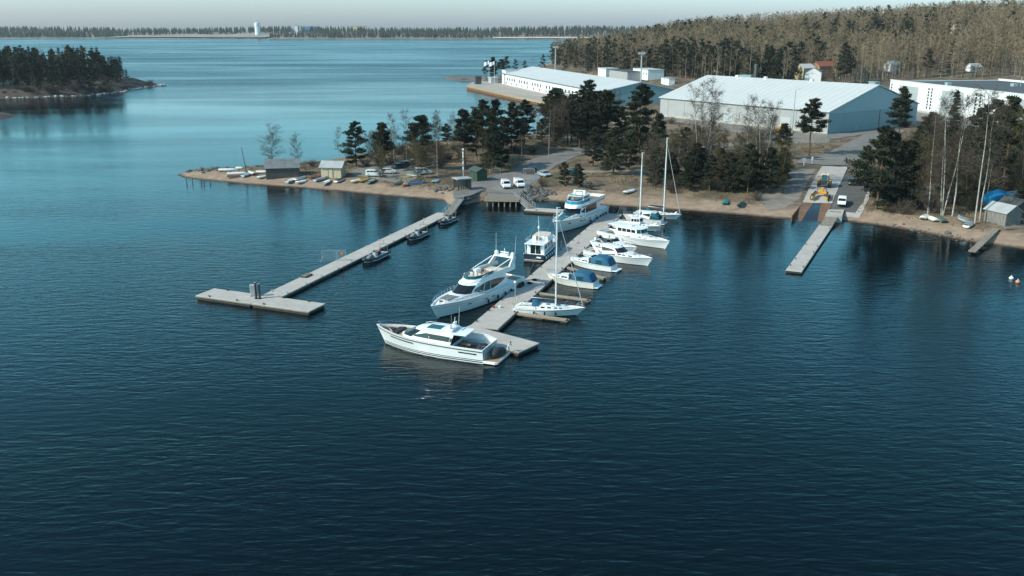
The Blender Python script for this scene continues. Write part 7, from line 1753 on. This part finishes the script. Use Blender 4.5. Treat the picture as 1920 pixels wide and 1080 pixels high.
# ---- island trees (each one countable)
ir = random.Random(21); ipoly = np.array([(p.x, p.y) for p in isl]); cnt = 0; pts = []
while cnt < 230:
    x, y = ir.uniform(-470, -252), ir.uniform(515, 700); d = float(sdist(np.array([x]), np.array([y]), ipoly)[0])
    if d < 3 + ir.random()*5: continue
    pxx = 960+1670*x/(y*math.cos(PITCH)+(CAM_H-5)*math.sin(PITCH))
    if pxx > 232 or pxx < -60: continue
    if any((x-a)**2+(y-b)**2 < 12 for a, b in pts): continue
    pts.append((x, y)); k = 'mspruce' if ir.random() < .5 else ('mpine' if ir.random() < .75 else 'mbirch')
    hh = ir.uniform(13, 21)*(1 if pxx < 190 else .75)
    tree(k, Vector((x, y, isl_z(x, y))), hh, {'mspruce': 'dark spruce in the wood on the left island', 'mpine': 'dark pine in the wood on the left island', 'mbirch': 'bare birch in the wood on the left island'}[k], 'tree', 'trees on the left island'); cnt += 1
for lb, px, L_, c in (('turquoise-roofed cabin at the island shore, left', (14,166), 9, M['tealc']), ('white-walled cabin among the island trees', (58,163), 10, M['roofd'])):
    p = at(*px, 3.2); r = empty('cabin', (p.x, p.y, 2.2), .1, lb, 'cabin'); MB().box((0, 0, 1.5), (L_, 6, 4)).build('wall', M['white'] if 'white' in lb else M['woodd'], r)
    MB().add([(-L_/2-.5, -3.6, 3.3), (L_/2+.5, -3.6, 3.3), (L_/2+.5, 0, 5), (-L_/2-.5, 0, 5), (L_/2+.5, 3.6, 3.3), (-L_/2-.5, 3.6, 3.3)], [(0, 1, 2, 3), (3, 2, 4, 5)]).build('roof', c if 'turq' in lb else M['roofd'], r)
    for k in (-2.5, 0, 2.5): MB().box((k, -3.03, 1.9), (1.2, .05, 1.2)).build('window', M['glass'], r)
for k in range(44):
    t = ir.random()*4.999; a = isl[2+int(t)].lerp(isl[3+int(t)], t-int(t)); x, y = a.x+ir.uniform(-4, 4), a.y+ir.uniform(2, 14)
    if float(sdist(np.array([x]), np.array([y]), ipoly)[0]) < 1.5: continue
    tree('bush', Vector((x, y, isl_z(x, y))), ir.uniform(1.5, 4.5), 'bare shrub on the rocky island shore', 'shrub', 'shrubs on the island shore', 1.3)
rocks_i = MB(); rg_ = random.Random(5)
for k in range(170):
    t = rg_.random()*4.999; a = isl[2+int(t)].lerp(isl[3+int(t)], t-int(t)); s = rg_.uniform(.3, 1.1)*(1.8 if rg_.random() < .1 else 1); rocks_i.sphere((a.x+rg_.uniform(-3, 3), a.y+rg_.uniform(-1, 6), .3), s, 6, 4, (1, 1, .6))
tag(rocks_i.build('shore_stones', mat('pale_stone', (.42, .38, .36), .9, var=.3, scale=.4)), 'pale stones along the island waterline', 'rocks', kind='stuff')

# ---- wood on the hill behind the halls: nearest 300 as single trees, the rest one mass
A3p = np.array([(A3.x, A3.y), (B3.x, B3.y)])
def to_px(x, y, z):
    dz = z-CAM_H; dep = y*math.cos(PITCH)-dz*math.sin(PITCH); up = y*math.sin(PITCH)+dz*math.cos(PITCH)
    return 960+1670*x/dep, 540-1670*up/dep
fr = np.random.default_rng(77); N0 = 34000
th = fr.uniform(math.atan2(60, 1670), math.atan2(1500, 1670), N0); rr_ = np.sqrt(fr.uniform(430**2, 1250**2, N0)); rr_ = np.where(fr.random(N0) < .25, fr.uniform(900, 2400, N0), rr_)
FXx, FYy = rr_*np.sin(th), rr_*np.cos(th); FZ = terrain(FXx, FYy); FD = sdist(FXx, FYy)
dep = FYy*math.cos(PITCH)-(FZ-CAM_H)*math.sin(PITCH); px_ = 960+1670*FXx/dep; py_ = 540-1670*(FYy*math.sin(PITCH)+(FZ-CAM_H)*math.cos(PITCH))/dep
# front edge of the wood in the photograph: behind quay building, yard, hall, works building
edge_y = np.interp(px_, [1000, 1060, 1120, 1180, 1260, 1320, 1400, 1500, 1560, 1640, 1665, 1750, 1850, 1960], [114, 126, 137, 139, 144, 156, 160, 162, 163, 158, 150, 148, 146, 143])
keep = (FD > 6) & (py_ < edge_y) & (rr_ > 470)
dens = np.where(rr_ < 760, .62, np.where(rr_ < 1100, .5, .42)); keep &= fr.random(N0) < dens
hs_ = [(1508,150),(1522,155),(1542,146),(1672,133),(1790,108),(1825,133)]
for hx, hy in hs_: keep &= ~((np.abs(px_-hx) < (22 if hx < 1600 else 11)) & (py_ > hy-2) & (py_ < hy+(30 if hx < 1600 else 7)))
idx = np.where(keep)[0]; idx = idx[np.argsort(rr_[idx])]
# thin out: no two trunks closer than ~3 m
cell = set(); sel = []
for i in idx:
    c_ = (int(FXx[i]//3.6), int(FYy[i]//3.6))
    if c_ in cell: continue
    cell.add(c_); sel.append(i)
print('wood trees', len(sel))
sn = lambda x, y: math.sin(x*.021+1.3)*math.sin(y*.017+.4)+.6*math.sin(x*.05+y*.04)
def kind_of(i, m=''):
    v = .6*sn(FXx[i], FYy[i])+fr.normal(0, .6)+(.05 if py_[i] > edge_y[i]-14 else -.12)+(.12 if px_[i] < 1420 else -.15)
    if v > .66: return 'pine' if fr.random() < .6 else 'spruce'
    return 'bud' if fr.random() < .10 else 'birch'
fl_ = {'pine': 'dark green pine at the front of the wood behind the halls', 'spruce': 'dark pointed spruce at the front of the wood behind the halls', 'birch': 'bare brown birch at the front of the wood behind the halls', 'bud': 'olive budding tree at the front of the wood behind the halls'}
vis = [i for i in sel if 1000 < px_[i] < 1935][:300]; vs_set = set(vis)
for i in vis:
    k = kind_of(i); tree('m'+k, Vector((FXx[i], FYy[i], FZ[i])), fr.uniform(16, 25)*(.85 if k == 'bud' else 1), fl_[k], 'tree', 'front trees of the wood behind the halls')
# the mass
lodv = {'pine': [pine(210+i, 2, .3, .2) for i in range(3)], 'spruce': [spruce(220+i, 2) for i in range(2)], 'birch': [birch(230+i, 2, 20., 1, .18, (.08, .25, .15)[i]) for i in range(3)], 'bud': [birch(240, 2, 20., 2, .18, .12)]}
lmat = [BARK, PINE, BARKG, SPRUCE, BARKW, TWIG, BUD]; mi_of = {'pine': (0, 1), 'spruce': (2, 3), 'birch': (4, 5), 'bud': (2, 6)}
def mass(name, label, items, cat='wood'):
    V, F_, MI = [], [], []; off = 0
    for x, y, z, h_, k in items:
        var = lodv[k][int(fr.integers(len(lodv[k])))]; a = fr.uniform(0, 6.28); s = h_/20.; ca, sa = math.cos(a)*s, math.sin(a)*s
        for (v, f), mi in zip(var, mi_of[k] if k != 'birch' or fr.random() < .3 else (2, 5)):
            w_ = np.stack([v[:, 0]*ca-v[:, 1]*sa+x, v[:, 0]*sa+v[:, 1]*ca+y, v[:, 2]*s+z], -1); V.append(w_); F_.append(f+off); MI.append(np.full(len(f), mi)); off += len(v)
    return tag(mesh_np(name, np.concatenate(V), np.concatenate(F_), lmat, mi=np.concatenate(MI)), label, cat, kind='stuff')
rest = [i for i in sel if i not in vs_set][:5600]
mass('wood', 'mixed bare and evergreen wood covering the hill behind the halls', [(FXx[i], FYy[i], FZ[i], fr.uniform(15, 24), kind_of(i)) for i in rest]+
     [(FXx[i]+fr.uniform(-3, 3), FYy[i]+fr.uniform(-3, 3), FZ[i], fr.uniform(3, 8), 'bud' if fr.random() < .8 else 'spruce') for i in sel[:1700]])
# ---- dry grass tufts on the banks
gv, gf = [], []; gr_ = np.random.default_rng(8); tx = gr_.uniform(-90, 150, 60000); ty = gr_.uniform(165, 330, 60000); dd_ = sdist(tx, ty)
tm = (dd_ > 6) & (np.sin(tx*.35+1)*np.sin(ty*.3)+np.sin(tx*.09+ty*.13)+gr_.normal(0, .5, 60000) > .25)
for zone in FLAT: tm &= sdist(tx, ty, zone[0]) < -2
rp = np.array([(p.x, p.y) for p in (G(1440,400), G(1600,415), G(1650,330), G(1640,300), G(1500,300), G(1425,335))]); tm &= sdist(tx, ty, rp) < 0
for sx, sy, ex, ey in ((955,345,1020,305),(1020,305,1140,268),(1062,320,1290,318),(1290,318,1480,303),(1220,288,1480,262),(690,330,790,312)):
    a_, b_ = G(sx, sy), G(ex, ey); t_ = np.clip(((tx-a_.x)*(b_.x-a_.x)+(ty-a_.y)*(b_.y-a_.y))/((b_-a_).xy.length**2), 0, 1); tm &= np.hypot(tx-a_.x-t_*(b_.x-a_.x), ty-a_.y-t_*(b_.y-a_.y)) > (8 if sx == 690 else 5.5)
for x, y in zip(tx[tm][:16000], ty[tm][:16000]):
    z = tz(x, y)
    for j in range(3):
        a = gr_.uniform(0, 6.28); hh = gr_.uniform(.18, .5); w2 = gr_.uniform(.05, .13); k = len(gv); c_, s_ = math.cos(a), math.sin(a); l_ = gr_.uniform(-.2, .2, 2)
        gv += [(x-c_*w2+l_[0], y-s_*w2+l_[1], z-.03), (x+c_*w2+l_[0], y+s_*w2+l_[1], z-.03), (x+l_[0]*2+gr_.uniform(-.2, .2), y+l_[1]*2+gr_.uniform(-.2, .2), z+hh)]; gf.append((k, k+1, k+2))
tag(mesh_np('dry_grass', gv, gf, fol('dry_grass_blades', (.09, .068, .038), (.26, .20, .115), .4)), 'dry straw-coloured grass on the banks', 'grass', kind='stuff')
# ---- far shore wood
def cone(seed, n=7):
    rg = np.random.default_rng(seed); t, c = TB(), TB(); t.tube([0, 0, -1], [0, 0, 6], .5, .3, 3)
    for k in range(3):
        z0, z1, r_ = 4+k*5, 11+k*5.5, 4.2-k*1.1; q = len(c.v); c.v.append(np.array([rg.normal(0, .3), rg.normal(0, .3), z1]))
        for i in range(n): a = 6.283*i/n; rr2 = r_*rg.uniform(.7, 1.2); c.v.append(np.array([rr2*math.cos(a), rr2*math.sin(a), z0+rg.uniform(-1, 1)]))
        for i in range(n): c.f.append((q, q+1+i, q+1+(i+1) % n))
    return t.arr(), c.arr()
lodv['pine'] = [cone(i) for i in range(4)]; lodv['birch'] = [birch(300+i, 2, 20., 1, .22, .1) for i in range(2)]
it = []
for _ in range(5200):
    x = fr.uniform(-2600, 900); d = 8+fr.random()**1.6*700; y = float(far_line(np.array(x)))+d; z = float(far_z(np.array([x]), np.array([y]))[0])
    if -1290 < x < -760 and d < 250+40*math.sin(x*.02): continue
    if -60 < x < 330 and d < 64: continue
    k = 'birch' if (d < 120 and fr.random() < (.45 if x > -760 else .15)) else 'pine'
    it.append((x, y, z, fr.uniform(13, 22), k))
mass('far_wood', 'distant wood along the far shore', it)
# ------------------------------------------------------------------ haze
hz_ = MB().box((0, 2000, 39), (9600, 5600, 84)).build('haze', M['white'])
hm = bpy.data.materials.new('haze_air'); hm.use_nodes = True; n = hm.node_tree.nodes; n.remove(n['Principled BSDF'])
pv = n.new('ShaderNodeVolumePrincipled'); pv.inputs['Color'].default_value = (.82, .92, 1.0, 1); pv.inputs['Density'].default_value = 0.000045; pv.inputs['Anisotropy'].default_value = .2
hm.node_tree.links.new(pv.outputs[0], n['Material Output'].inputs['Volume']); hz_.data.materials[0] = hm; hz_['kind'] = 'stuff'; hz_['label'] = 'thin pale air haze over the bay'; hz_['category'] = 'haze'
